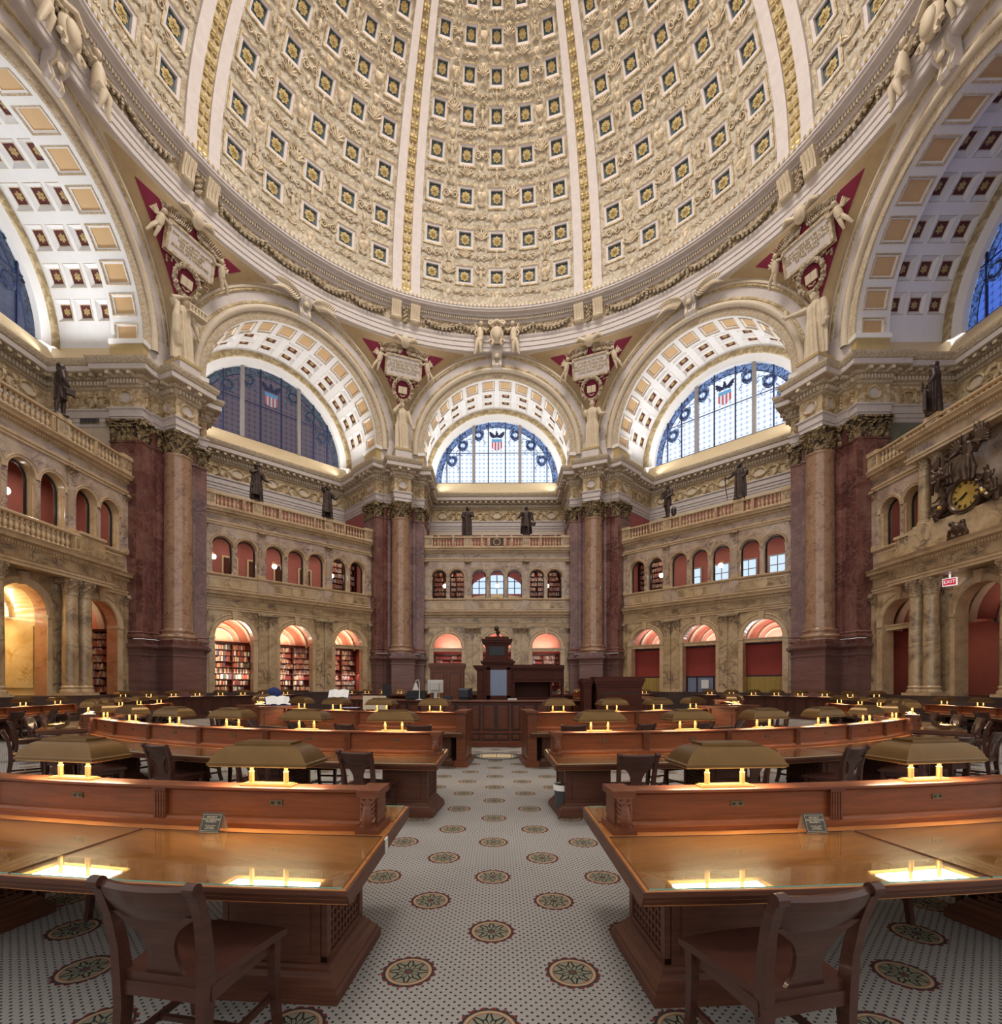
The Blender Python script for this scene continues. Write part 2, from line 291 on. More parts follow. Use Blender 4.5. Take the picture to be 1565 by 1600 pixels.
# ------------------------------------------------------------------ mesh helpers
class MB:
    """collects vertices and faces, then links them as one mesh object"""
    def __init__(s): s.v = []; s.f = []; s.m = []
    def quad(s, a, b, c, d, m=0):
        i = len(s.v); s.v += [a, b, c, d]; s.f.append((i, i+1, i+2, i+3)); s.m.append(m)
    def poly(s, pts, m=0):
        i = len(s.v); s.v += list(pts); s.f.append(tuple(range(i, i+len(pts)))); s.m.append(m)
    def box(s, x0, x1, y0, y1, z0, z1, m=0, M=None):
        p = [(x, y, z) for z in (z0, z1) for y in (y0, y1) for x in (x0, x1)]
        if M is not None: p = [tuple(M @ Vector(q)) for q in p]
        i = len(s.v); s.v += p
        for f in ((0, 2, 3, 1), (4, 5, 7, 6), (0, 1, 5, 4), (2, 6, 7, 3), (0, 4, 6, 2), (1, 3, 7, 5)):
            s.f.append(tuple(i+k for k in f)); s.m.append(m)
    def rings(s, rings, closed=True, m=0, cap0=False, cap1=False, wrap=False):
        """skin successive point rings of equal length"""
        n = len(rings[0]); i0 = len(s.v)
        for r in rings: s.v += [tuple(p) for p in r]
        K = len(rings); cnt = n if closed else n-1
        for k in range(K if wrap else K-1):
            a = i0+k*n; b = i0+((k+1) % K)*n
            for j in range(cnt):
                j2 = (j+1) % n; s.f.append((a+j, a+j2, b+j2, b+j)); s.m.append(m)
        if cap0: s.f.append(tuple(i0+j for j in reversed(range(n)))); s.m.append(m)
        if cap1: s.f.append(tuple(i0+(K-1)*n+j for j in range(n))); s.m.append(m)
    def lathe(s, prof, c=(0, 0, 0), n=16, m=0, cap0=True, cap1=True):
        s.rings([[(c[0]+r*cos(2*pi*j/n), c[1]+r*sin(2*pi*j/n), c[2]+z) for j in range(n)] for r, z in prof], True, m, cap0, cap1)
    def tube(s, pts, rad, n=8, m=0, caps=True, flat=1.0):
        P = [Vector(p) for p in pts]; R = rad if isinstance(rad, (list, tuple)) else [rad]*len(P)
        rings = []; up = Vector((0.13, 0.31, 1)).normalized(); prev = None
        for i, p in enumerate(P):
            t = (P[min(i+1, len(P)-1)]-P[max(i-1, 0)])
            t = t.normalized() if t.length > 1e-9 else Vector((0, 0, 1))
            if prev is None:
                x = t.cross(up)
                if x.length < 1e-3: x = t.cross(Vector((1, 0, 0)))
                x.normalize()
            else:
                x = prev - t*prev.dot(t); x.normalize()
            prev = x; y = t.cross(x)
            rings.append([tuple(p+x*(R[i]*cos(2*pi*j/n))+y*(R[i]*flat*sin(2*pi*j/n))) for j in range(n)])
        s.rings(rings, True, m, caps, caps)
    def ball(s, c, r, n=10, m=0, M=None):
        rx, ry, rz = r if isinstance(r, (tuple, list)) else (r, r, r); rings = []
        for i in range(n//2+1):
            a = -pi/2+pi*i/(n//2); q = max(cos(a), 0.02)
            rings.append([Vector((rx*q*cos(2*pi*j/n), ry*q*sin(2*pi*j/n), rz*sin(a))) for j in range(n)])
        C = Vector(c); rings = [[tuple(C+((M @ p) if M is not None else p)) for p in r_] for r_ in rings]
        s.rings(rings, True, m, True, True)
    def sweep(s, path, prof, m=0, closed=False, caps=False):
        """prof [(offset to the left of travel, z)] along a mitred plan path [(x, y)]"""
        n = len(path); P = [Vector(p) for p in path]; secs = []
        for i in range(n):
            a = P[i]-P[i-1] if (i or closed) else None
            b = P[(i+1) % n]-P[i] if (i < n-1 or closed) else None
            ds = [d.normalized() for d in (a, b) if d is not None and d.length > 1e-9]
            ns = [Vector((-d.y, d.x)) for d in ds]
            if len(ns) == 2:
                mm = ns[0]+ns[1]; mm = mm/mm.dot(ns[0]) if mm.length > 1e-6 else ns[0]
                if mm.length > 3: mm = mm.normalized()*3
            else: mm = ns[0]
            secs.append([(P[i].x+mm.x*o, P[i].y+mm.y*o, z) for o, z in prof])
        s.rings(secs, False, m, wrap=closed)
        if caps:
            s.poly(list(reversed(secs[0])), m); s.poly(secs[-1], m)
    def prism(s, poly, z0, z1, m=0, M=None):
        n = len(poly); a = [(x, y, z0) for x, y in poly]; b = [(x, y, z1) for x, y in poly]
        if M is not None: a = [tuple(M @ Vector(p)) for p in a]; b = [tuple(M @ Vector(p)) for p in b]
        s.rings([a, b], True, m, True, True)
    def add(s, o, M=None, dm=0):
        i = len(s.v); s.v += [tuple(M @ Vector(p)) for p in o.v] if M is not None else o.v
        s.f += [tuple(k+i for k in f) for f in o.f]; s.m += [k+dm for k in o.m]
    def mesh(s, name, mats, smooth=False):
        me = bpy.data.meshes.new(name); me.from_pydata(s.v, [], s.f)
        for k in (mats if isinstance(mats, (list, tuple)) else [mats]): me.materials.append(MT[k])
        me.polygons.foreach_set('material_index', s.m)
        if smooth:
            me.polygons.foreach_set('use_smooth', [True]*len(s.f))
            me.set_sharp_from_angle(angle=radians(smooth if smooth is not True else 40))
        me.update(); return me
    def build(s, name, mats, parent=None, loc=(0, 0, 0), rz=0.0, smooth=False):
        return link(name, s.mesh(name, mats, smooth), parent, loc, rz)
def link(name, data, parent=None, loc=(0, 0, 0), rz=0.0):
    o = bpy.data.objects.new(name, data); COL.objects.link(o); o.location = loc; o.rotation_euler = (0, 0, rz)
    if parent is not None: o.parent = parent
    return o
def tag(o, label=None, cat=None, group=None, kind=None):
    if label: o['label'] = label
    if cat: o['category'] = cat
    if group: o['group'] = group
    if kind: o['kind'] = kind
    return o
def thing(name, label, cat, loc=(0, 0, 0), rz=0.0, group=None, kind=None):
    return tag(link(name, None, None, loc, rz), label, cat, group, kind)
KIDS = {}
def copy_tree(o, parent=None, loc=None, rz=None, label=None, group=None):
    c = o.copy(); COL.objects.link(c)
    if parent is not None: c.parent = parent
    if loc is not None: c.location = loc
    if rz is not None: c.rotation_euler = (0, 0, rz)
    if label: c['label'] = label
    if group: c['group'] = group
    for ch in list(o.children): copy_tree(ch, c)
    return c
def BM(ang): return Matrix.Rotation(-radians(ang), 4, 'Z')       # bay frame (u, w, z) to the room
def bw(ang, u, w, z): return BM(ang) @ Vector((u, w, z))
def arcpts(r, a0, a1, n, cx=0.0, cz=0.0): return [(cx+r*sin(radians(a0+(a1-a0)*i/n)), cz+r*cos(radians(a0+(a1-a0)*i/n))) for i in range(n+1)]
def wall_arches(mb, u0, u1, z0, z1, holes, w0, w1, m=0, mr=None, seg=10):
    """wall u0..u1, z0..z1, front at w0 and back at w1, with round-headed openings (centre, half width, sill, spring)"""
    mr = m if mr is None else mr; x = u0
    def pane(a, b, c, d):
        if b-a > 1e-6 and d-c > 1e-6:
            mb.quad((a, w0, c), (b, w0, c), (b, w0, d), (a, w0, d), m); mb.quad((b, w1, c), (a, w1, c), (a, w1, d), (b, w1, d), m)
    for uc, hw, zb, zs in sorted(holes):
        pane(x, uc-hw, z0, z1); pane(uc-hw, uc+hw, z0, zb); x = uc+hw
        arc = [(uc-hw*cos(pi*i/(2*seg)), zs+hw*sin(pi*i/(2*seg))) for i in range(2*seg+1)]
        for (a, za), (b, zb2) in zip(arc, arc[1:]):
            mb.quad((a, w0, za), (b, w0, zb2), (b, w0, z1), (a, w0, z1), m); mb.quad((b, w1, zb2), (a, w1, za), (a, w1, z1), (b, w1, z1), m)
        out = [(uc-hw, zb)]+arc+[(uc+hw, zb)]
        for (a, za), (b, zb2) in zip(out, out[1:]): mb.quad((a, w0, za), (a, w1, za), (b, w1, zb2), (b, w0, zb2), mr)
        mb.quad((uc-hw, w0, zb), (uc+hw, w0, zb), (uc+hw, w1, zb), (uc-hw, w1, zb), mr)
    pane(x, u1, z0, z1)
def arch_sweep(mb, prof, uc, zc, a0=-90, a1=90, n=32, m=0, stilt=0.0):
    """prof [(radius, w)] carried round a semicircle in the wall plane"""
    A = [a0+(a1-a0)*i/n for i in range(n+1)]
    R = [[(uc+r*sin(radians(a)), w, zc+r*cos(radians(a))) for r, w in prof] for a in A]
    if stilt: R = [[(x, w, z-stilt) for x, w, z in R[0]]]+R+[[(x, w, z-stilt) for x, w, z in R[-1]]]
    mb.rings(R, False, m)
def dentils(mb, path, off, d, z0, z1, pitch, fill=0.55, m=0):
    """little blocks standing off a plan path"""
    for (ax, ay), (bx, by) in zip(path, path[1:]):
        a, b = Vector((ax, ay)), Vector((bx, by)); L = (b-a).length
        if L < pitch: continue
        t = (b-a)/L; nr = Vector((-t.y, t.x)); k = int(L/pitch)
        for i in range(k):
            c = a+t*(L*(i+0.5)/k); h = pitch*fill/2
            p = [c+t*x+nr*y for x, y in ((-h, off), (h, off), (h, off+d), (-h, off+d))]
            mb.prism([(q.x, q.y) for q in p], z0, z1, m)
# ------------------------------------------------------------------ setting: floor, carpet
fl = MB(); N = 96
fl.poly([(26*cos(2*pi*i/N), 26*sin(2*pi*i/N), 0) for i in range(N)])
tag(fl.build('floor', 'carpet'), 'pale dotted carpet with rosette medallions', None, None, 'structure')
# ------------------------------------------------------------------ corner piers
S8, C8 = sin(radians(22.5)), cos(radians(22.5))
def pier_path(hb, qf, o=0.0):
    """plan of a corner pier in its own frame (p across, q outward); hb, qf: half width and front of the block round the column"""
    L = [(-2.301, 21.886), (-2.578, 21.771), (-1.908, 20.154), (-1.326, 20.395), (-1.268, 20.256), (-0.95, 20.39)]
    if hb: L = L[:-1]+[(-hb, 20.36 if hb < 1.1 else 20.33), (-hb, qf)]
    L = L+[(-x, y) for x, y in reversed(L)]
    return L[::-1]
ENT = [(0.0, 16.28), (0.0, 16.5), (0.05, 16.5), (0.05, 16.84), (0.12, 16.9), (0.12, 16.98), (0.0, 17.02)]
FRZ = [(0.0, 17.02), (0.0, 18.0)]
CRN = [(0.0, 18.0), (0.10, 18.06), (0.10, 18.14), (0.14, 18.16), (0.14, 18.42), (0.30, 18.46), (0.30, 18.62), (0.62, 18.66), (0.66, 18.70), (0.66, 18.98), (0.72, 19.02), (0.80, 19.2), (0.82, 19.32), (0.0, 19.36)]
def oval_frame(mb, M, rx, rz, m=0, mf=1):
    n = 20; R = []
    for rr, d in ((1.0, 0.0), (1.0, -0.10), (0.86, -0.13), (0.74, -0.09), (0.70, -0.03)):
        R.append([tuple(M @ Vector((rx*rr*cos(2*pi*j/n), d, rz*rr*sin(2*pi*j/n)))) for j in range(n)])
    mb.rings(R, True, m)
    mb.poly([tuple(M @ Vector((rx*0.7*cos(2*pi*j/n), -0.03, rz*0.7*sin(2*pi*j/n)))) for j in range(n)], mf)
def face_M(a, b, t=0.5, z=0.0, off=0.0):
    """frame on the wall face a-b: x along, -y outward (left of travel)"""
    a, b = Vector(a), Vector(b); d = (b-a).normalized(); n = Vector((-d.y, d.x)); c = a+(b-a)*t+n*off
    return Matrix(((-d.x, -n.x, 0, c.x), (-d.y, -n.y, 0, c.y), (0, 0, 1, z), (0, 0, 0, 1)))
def corinthian(mb, r, h, z, c=(0, 0), n=8, m=0, sq=1.35):
    """bell with two tiers of curling leaves, corner volutes and a hollow-sided abacus"""
    mb.lathe([(r, 0), (r*1.06, 0.02*h), (r*0.98, 0.06*h), (r*0.98, 0.5*h), (r*1.12, 0.82*h), (r*1.25, 0.88*h)], (c[0], c[1], z), 16, m, False, False)
    for tier, (z0, z1, k, out) in enumerate(((0.02, 0.40, n, 0.30), (0.05, 0.66, n, 0.36))):
        for j in range(k):
            a = 2*pi*(j+0.5*tier)/k; t = Vector((-sin(a), cos(a), 0)); d = Vector((cos(a), sin(a), 0)); w = r*2.1*pi/k*0.42; R = []
            for f, o, ww in ((0, 0.0, 0.9), (0.45, 0.05, 1.1), (0.8, 0.14, 0.95), (1.0, out, 0.6), (0.90, out+0.10, 0.28)):
                p = Vector((c[0], c[1], z+h*(z0+(z1-z0)*f)))+d*(r*(1.0+o))
                R.append([tuple(p-t*w*ww), tuple(p+d*r*0.07), tuple(p+t*w*ww), tuple(p-d*r*0.10)])
            mb.rings(R, True, m, True, True)
    for j in range(4):
        a = pi/4+j*pi/2; d = Vector((cos(a), sin(a), 0)); P = []
        for i in range(15):
            q = i/14; th = 2.2*pi*max(0, q-0.35)/0.65; rr = r*0.26*(1-0.55*max(0, q-0.35)/0.65)
            if q < 0.35: P.append(Vector((c[0], c[1], z+h*(0.45+0.46*q/0.35)))+d*(r*(1.0+0.28*(q/0.35)**2)))
            else: P.append(Vector((c[0], c[1], z+h*0.91-rr*0.9))+d*(r*1.30+rr*sin(th))+Vector((0, 0, rr*cos(th)*0.9)))
        mb.tube(P, r*0.085, 6, m)
    A = []
    for j in range(4):
        a = pi/4+j*pi/2; A.append((c[0]+sq*r*1.12*cos(a), c[1]+sq*r*1.12*sin(a)))
        b = a+pi/4; A.append((c[0]+r*1.08*cos(b), c[1]+r*1.08*sin(b)))
    mb.prism(A, z+0.88*h, z+h, m)
    for j in range(4):
        a = j*pi/2; mb.ball((c[0]+r*1.15*cos(a), c[1]+r*1.15*sin(a), z+0.92*h), r*0.16, 8, m)
def pilaster_capital(mb, a, b, z0, z1, proj=0.16, m=0, pitch=0.3):
    """leafy band on a flat face a-b (left of travel is outward)"""
    M = face_M(a, b, 0.5, z0); L = (Vector(b)-Vector(a)).length; h = z1-z0
    mb.box(-L/2, L/2, -0.02, 0.1, 0, h, m, M)
    k = max(2, round(L/pitch)); w = L/k
    for tier, (f0, f1, o) in enumerate(((0.02, 0.36, 0.08), (0.30, 0.62, 0.12))):
        for j in range(k):
            x = -L/2+w*(j+0.5); R = []
            for f, d, ww in ((0, 0.02, 0.44), (0.5, 0.04, 0.46), (0.85, o, 0.40), (1.0, o+0.08, 0.22), (0.88, o+0.12, 0.12)):
                zz = h*(f0+(f1-f0)*f); R.append([tuple(M @ Vector(p)) for p in ((x-w*ww, -d, zz), (x, -d-0.05, zz), (x+w*ww, -d, zz), (x, -0.0, zz))])
            mb.rings(R, True, m, True, True)
    mb.box(-L/2-0.05, L/2+0.05, -0.16, 0.1, h*0.66, h*0.72, m, M)
    for s in (-1, 1):
        P = []
        for i in range(13):
            th = 3.6*pi*i/12; rr = h*0.16*(1-0.65*i/12); P.append(M @ Vector((s*(L/2-0.02)+s*rr*sin(th)*0.9, -0.16, h*0.80+rr*cos(th)*0.8)))
        mb.tube(P, 0.045, 6, m)
    mb.tube([M @ Vector((x*L/2*0.8, -0.15, h*(0.86-0.10*(1-x*x)))) for x in (-1, -0.5, 0, 0.5, 1)], 0.05, 6, m)
    mb.box(-L/2-0.10, L/2+0.10, -proj-0.06, 0.1, h*0.90, h, m, M)
    mb.ball(M @ Vector((0, -proj, h*0.93)), 0.11, 8, m)
pier = thing('corner_pier', 'x', 'pier', kind='structure')
p0 = pier_path(None, None); pb = pier_path(0.90, 19.10)
b = MB(); b.sweep(pb, [(0.08, 0), (0.08, 0.25), (0.03, 0.30), (0.0, 0.36), (0.0, 3.42), (0.04, 3.46), (0.04, 3.56), (0.0, 3.62), (0.03, 3.80), (0.12, 3.86), (0.20, 3.94), (0.20, 4.10), (0.0, 4.12)])
b.build('pedestal', 'marble_plinth', pier)
b = MB(); b.sweep(pb[:], [(-0.02, 4.12), (0.04, 4.12), (0.04, 4.36), (-0.02, 4.38)]); b.sweep(p0, [(0.05, 4.38), (0.13, 4.42), (0.13, 4.54), (0.05, 4.6), (0.02, 4.66), (0.07, 4.72), (0.0, 4.80)])
b.build('pilaster_base', 'marble_purple', pier)
b = MB(); b.sweep(p0, [(0, 4.78), (0, 15.05), (0.05, 15.08), (0.05, 15.16), (0.0, 15.2), (0, 16.3)]); b.build('pilaster_shaft', 'marble_purple', pier)
b = MB()
for i, (A, B) in enumerate(zip(p0, p0[1:])):
    L = (Vector(B)-Vector(A)).length
    if 0.4 < L < 2.0: pilaster_capital(b, A, B, 15.16, 16.28)
b.build('pilaster_capital', 'capital_bronze', pier, smooth=35)
b = MB(); b.lathe([(0.95, 0), (0.95, 0.12), (1.0, 0.16), (1.02, 0.24), (0.95, 0.32), (0.84, 0.36), (0.82, 0.46), (0.88, 0.52), (0.88, 0.60), (0.78, 0.66), (0.73, 0.70)], (0, 20.0, 4.36), 32); b.build('column_base', 'marble_column', pier, smooth=35)
b = MB(); b.lathe([(0.735, 5.04), (0.73, 8), (0.715, 11), (0.68, 14.8), (0.70, 14.86), (0.74, 14.92), (0.74, 15.0), (0.68, 15.05)], (0, 20.0, 0), 40); b.build('column_shaft', 'marble_column', pier, smooth=35)
b = MB(); corinthian(b, 0.68, 1.26, 15.02, (0, 20.0), 8); b.build('column_capital', 'capital_bronze', pier, smooth=35)
pe = pier_path(0.66, 19.22)
b = MB(); b.sweep(pe, ENT); b.build('architrave', 'plaster_mauve', pier)
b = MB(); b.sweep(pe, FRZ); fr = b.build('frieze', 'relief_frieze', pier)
b = MB()
for A, B in zip(pe, pe[1:]):
    L = (Vector(B)-Vector(A)).length
    if 1.0 < L < 2.2: oval_frame(b, face_M(A, B, 0.5, 17.52), min(0.42, L*0.34), 0.36)
for s in (-1, 1):      # hanging drops on the narrow faces
    for px, qx in ((s*1.62, 20.24), (s*0.98, 20.30)):
        for z in (17.75, 17.55, 17.38, 17.22): b.ball((px*1.0, qx-0.02, z), 0.09 if z != 17.22 else 0.13, 8, 0)
b.build('cartouche', ['relief_frieze', 'plaster_mauve'], fr, smooth=35)
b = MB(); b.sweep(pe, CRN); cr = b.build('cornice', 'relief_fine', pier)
b = MB(); dentils(b, pe, 0.14, 0.14, 18.18, 18.40, 0.17); b.build('dentil_course', 'plaster_cream', cr)
b = MB(); b.sweep(pe, [(0.655, 18.70), (0.672, 18.71), (0.672, 18.97), (0.655, 18.98)]); b.build('corona', 'plaster_mauve', cr)
b = MB(); dentils(b, pe, 0.28, 0.36, 18.48, 18.64, 0.46, 0.42); b.build('modillion_course', 'plaster_cream', cr)
b = MB(); b.box(-0.62, 0.62, 18.95, 20.6, 19.34, 20.12); b.box(-0.66, 0.66, 18.90, 20.6, 20.12, 20.28, 1); b.build('statue_pedestal', ['plaster_mauve', 'plaster_gold'], pier)
b = MB(); b.prism([(-2.25, 21.7), (-1.72, 20.3), (-0.9, 20.3), (0.9, 20.3), (1.72, 20.3), (2.25, 21.7)], 19.30, 21.3); b.build('arch_impost', 'plaster_mauve', pier)
PIER_AX = {-112.5: 'purple marble corner pier at the left edge, nearest of the left-hand piers', -67.5: 'purple marble corner pier with engaged column between the left wall and the dark purple window',
           -22.5: 'purple marble corner pier with engaged column between the dark purple window and the centre window', 22.5: 'purple marble corner pier with engaged column between the centre window and the bright window right of it',
           67.5: 'purple marble corner pier with engaged column next to the clock wall', 112.5: 'purple marble corner pier at the right edge beyond the clock'}
first = True
for ax, lb in PIER_AX.items():
    rz = -radians(ax)
    if first: pier.rotation_euler.z = rz; pier['label'] = lb; pier['group'] = 'corner piers'; first = False
    else: copy_tree(pier, None, None, rz, lb)
# ------------------------------------------------------------------ bays: back wall, lunette, vault
ZC = 20.7            # centre height of the great arches
bp = [(-6.25, 21.05), (-6.25, 24.9), (6.25, 24.9), (6.25, 21.05)][::-1]     # recess plan, travelled so that left faces the room
BAYS = {-90: ('left', 'night'), -45: ('far_left', 'dusk'), 0: ('far', 'bright'), 45: ('far_right', 'bright'), 90: ('right', 'blue')}
back = MB(); back.sweep(bp, [(0, 12.9), (0, 14.0), (0, 16.22)], 0)
back.sweep(bp, [(0.02, 16.05), (0.06, 16.1), (0.06, 16.28), (0.10, 16.3), (0.10, 16.5), (0.15, 16.52), (0.15, 16.84), (0.22, 16.9), (0.22, 16.98), (0.10, 17.02)], 1)
back.sweep(bp, [(0.10, 17.02), (0.10, 18.0)], 2); back.sweep(bp, [(o+0.10, z) for o, z in CRN[:-1]], 3)
back.sweep(bp, [(0.745, 18.70), (0.775, 18.71), (0.775, 18.97), (0.745, 18.98)], 1)
dentils(back, bp, 0.22, 0.14, 18.18, 18.40, 0.19, 0.55, 4); dentils(back, bp, 0.36, 0.34, 18.48, 18.64, 0.5, 0.42, 3)
def frieze_figure(mb, M, h, m):
    """winged child with swags to both sides, cast in low relief"""
    T = lambda *p: M @ Vector(p)
    mb.ball(T(0, -0.07, 0.36*h), 0.085*h, 6, m); mb.tube([T(0, -0.05, 0.27*h), T(0, -0.09, 0.02*h), T(0, -0.05, -0.22*h)], [0.07*h, 0.12*h, 0.08*h], 6, m)
    for s in (-1, 1):
        for k in range(3): mb.tube([T(s*0.05*h, -0.04, 0.2*h), T(s*(0.26+0.1*k)*h, -0.06, (0.34-0.05*k)*h), T(s*(0.44+0.12*k)*h, -0.02, (0.40-0.16*k)*h)], [0.05*h, 0.06*h, 0.02*h], 5, m)
        mb.tube([T(s*0.05*h, -0.06, -0.2*h), T(s*0.16*h, -0.08, -0.40*h), T(s*0.3*h, -0.03, -0.46*h)], [0.08*h, 0.06*h, 0.03*h], 5, m)
        P = [T(s*(0.62*h+0.22*h*(1-0.7*i/10)*cos(3.1*pi*i/10)), -0.04, -0.15*h+0.24*h*(1-0.7*i/10)*sin(3.1*pi*i/10)) for i in range(11)]; mb.tube(P, 0.035*h, 5, m)
for i in range(9):
    if i % 2: frieze_figure(back, face_M(bp[1], bp[2], (i+1)/10, 17.48, 0.1), 0.92, 2)
for e0, e1 in ((bp[0], bp[1]), (bp[2], bp[3])):
    for t in (0.25, 0.62): frieze_figure(back, face_M(e0, e1, t, 17.48, 0.1), 0.92, 2)
for t in (0.1, 0.3, 0.5, 0.7, 0.9):
    oval_frame(back, face_M(bp[1], bp[2], t, 17.5, 0.1), 0.5, 0.36, 2, 4)
for k in range(-4, 5):   # slim grey stiles on the coloured strip
    back.box(k*1.35-0.09, k*1.35+0.09, 24.84, 24.9, 13.0, 16.05, 4)
back.box(-6.25, 6.25, 24.86, 24.9, 15.72, 16.05, 4)
lun = MB()
lun.quad((-6.25, 24.1, 19.32), (6.25, 24.1, 19.32), (6.25, 24.85, 20.52), (-6.25, 24.85, 20.52), 0)       # sloping sill
for s in (-1, 1):
    lun.quad((s*6.25, 21.0, 19.34), (s*6.25, 24.9, 19.34), (s*6.6, 24.9, 20.7), (s*6.6, 21.0, 20.7), 0)
arch_sweep(lun, [(5.68, 24.98), (5.72, 24.7), (6.1, 24.6), (6.18, 24.55)], 0, 20.55, -90, 90, 40, 1)
arch_sweep(lun, [(6.18, 24.55), (6.22, 24.45), (6.5, 24.4), (6.62, 24.45)], 0, 20.55, -90, 90, 40, 2)
arch_sweep(lun, [(6.62, 24.45), (6.9, 24.5)], 0, 20.55, -90, 90, 40, 1)
def grid_surface(mb, f, A, B, holes, m=0, amax=3.0, bmax=9e9):
    """surface f(a, b, depth) over grid lines A x B leaving out cells in holes"""
    for i in range(len(A)-1):
        for j in range(len(B)-1):
            if (i, j) in holes: continue
            na = max(1, math.ceil((A[i+1]-A[i])/amax)); nb = max(1, math.ceil((B[j+1]-B[j])/bmax))
            mb.rings([[f(A[i]+(A[i+1]-A[i])*x/na, B[j]+(B[j+1]-B[j])*y/nb, 0.0) for x in range(na+1)] for y in range(nb+1)], False, m)
def coffer(mb, f, a0, a1, b0, b1, steps):
    """nested frames [(share of the half size, depth outward, material)], closed by a panel"""
    ca, cb, ha, hb = (a0+a1)/2, (b0+b1)/2, (a1-a0)/2, (b1-b0)/2
    ring = lambda k, d: [f(ca+ha*k*x, cb+hb*k*y, d) for x, y in ((-1, -1), (0, -1), (1, -1), (1, 0), (1, 1), (0, 1), (-1, 1), (-1, 0))]
    prev = ring(1.0, 0.0)
    for k, d, m in steps:
        r = ring(k, d); mb.rings([prev, r], True, m); prev = r
    mb.poly(prev, steps[-1][2])
def rosette(n=8, r=1.0):
    mb = MB()
    for ring, (rr, z, w, k, ph) in enumerate(((0.78, 0.10, 0.30, n, 0.0), (0.46, 0.20, 0.22, n, 0.5))):
        for j in range(k):
            a = 2*pi*(j+ph)/k; d = Vector((cos(a), sin(a), 0)); t = Vector((-sin(a), cos(a), 0)); R = []
            for f, ww, h in ((0.15, 0.25, 0.4), (0.6, 0.85, 1.0), (0.95, 1.0, 0.9), (1.25, 0.45, 0.5)):
                p = d*(rr*f)*r; R.append([tuple(p-t*w*ww*r+Vector((0, 0, z*h*r*0.6))), tuple(p+Vector((0, 0, z*h*r*1.3))), tuple(p+t*w*ww*r+Vector((0, 0, z*h*r*0.6))), tuple(p+Vector((0, 0, -0.02*r)))])
            mb.rings(R, True, 0, True, True)
    mb.ball((0, 0, 0.2*r), 0.2*r, 10)
    return mb
ROS = rosette().mesh('rosette', 'gilding', 50)
ROS6 = rosette(6).mesh('small_rosette', 'gilding', 50)
def put_rosette(name, mesh, f, a, b, depth, size, parent):
    p = Vector(f(a, b, depth)); da = (Vector(f(a+0.05, b, depth))-p).normalized(); n = (Vector(f(a, b, depth-0.05))-p).normalized(); db = n.cross(da)
    o = bpy.data.objects.new(name, mesh); COL.objects.link(o); o.parent = parent
    o.matrix_local = Matrix.Translation(p) @ Matrix((da, db, n)).transposed().to_4x4() @ Matrix.Diagonal((size, size, size, 1))
    return o
def band_f(r, zc=ZC):
    return lambda a, b, d: ((r+d)*sin(radians(a)), b, zc+(r+d)*cos(radians(a)))
DA = 180/13.5
cent = [DA*(k+0.5) for k in range(-7, 7)]
def vault_surfaces():
    front = MB(); A = [-90.0]
    for c in cent:
        for e in (c-DA*0.38, c+DA*0.38): A.append(min(90, max(-90, e)))
    A.append(90.0); A = sorted(set(A)); B = [19.35, 19.55, 20.9, 21.1]
    f = band_f(6.0); holes = set()
    for i in range(len(A)-1):
        mid = (A[i]+A[i+1])/2
        if any(abs(mid-c) < DA*0.3 for c in cent): holes.add((i, 1))
    grid_surface(front, f, A, B, holes, 0)
    for i, j in sorted(holes): coffer(front, f, A[i], A[i+1], B[1], B[2], [(0.93, -0.05, 1), (0.84, 0.02, 1), (0.80, 0.06, 0), (0.72, 0.06, 0), (0.70, 0.10, 2)])
    rear = MB(); f2 = band_f(6.6); A2 = [-90.0]; ch = [c for c in cent if abs(c) < 84]
    for c in ch: A2 += [c-DA*0.345, c+DA*0.345]
    A2.append(90.0); B2 = [21.1, 21.22, 22.17, 22.37, 23.32, 23.5, 24.4, 24.6]; h2 = set()
    for i in range(len(A2)-1):
        mid = (A2[i]+A2[i+1])/2
        if any(abs(mid-c) < DA*0.2 for c in ch): h2 |= {(i, 1), (i, 3), (i, 5)}
    grid_surface(rear, f2, A2, B2, h2, 0)
    spots = []
    for i, j in sorted(h2):
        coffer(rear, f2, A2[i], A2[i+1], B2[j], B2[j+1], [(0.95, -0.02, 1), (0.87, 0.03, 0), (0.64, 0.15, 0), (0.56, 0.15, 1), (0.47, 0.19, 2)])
        spots.append(((A2[i]+A2[i+1])/2, (B2[j]+B2[j+1])/2))
    rear.rings([[f2(a, 21.1, 0) for a in range(-90, 91, 6)], [f(a, 21.1, 0) for a in range(-90, 91, 6)]], False, 0)
    for s in (-1, 1):   # impost below the springing
        front.box(min(s*5.95, s*6.35), max(s*5.95, s*6.35), 19.3, 21.12, 19.34, 20.45, 3); front.box(min(s*5.85, s*6.4), max(s*5.85, s*6.4), 19.2, 21.15, 20.45, 20.7, 0)
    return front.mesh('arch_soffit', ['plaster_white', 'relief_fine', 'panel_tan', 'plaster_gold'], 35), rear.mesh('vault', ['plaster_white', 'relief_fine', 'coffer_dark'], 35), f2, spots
FRONT_ME, REAR_ME, F2, SPOTS = vault_surfaces()
arv = MB()      # archivolt: leaf band, cream roll, white fascia, dentilled rim
arch_sweep(arv, [(6.0, 19.35), (6.02, 19.25), (6.08, 19.22), (6.40, 19.20), (6.45, 19.14)], 0, ZC, -90, 90, 48, 0, 0.25)
arch_sweep(arv, [(6.45, 19.14)]+[(6.62-0.20*cos(radians(t)), 19.14-0.2*sin(radians(t))) for t in range(0, 181, 22)]+[(6.85, 19.14)], 0, ZC, -90, 90, 48, 1, 0.25)
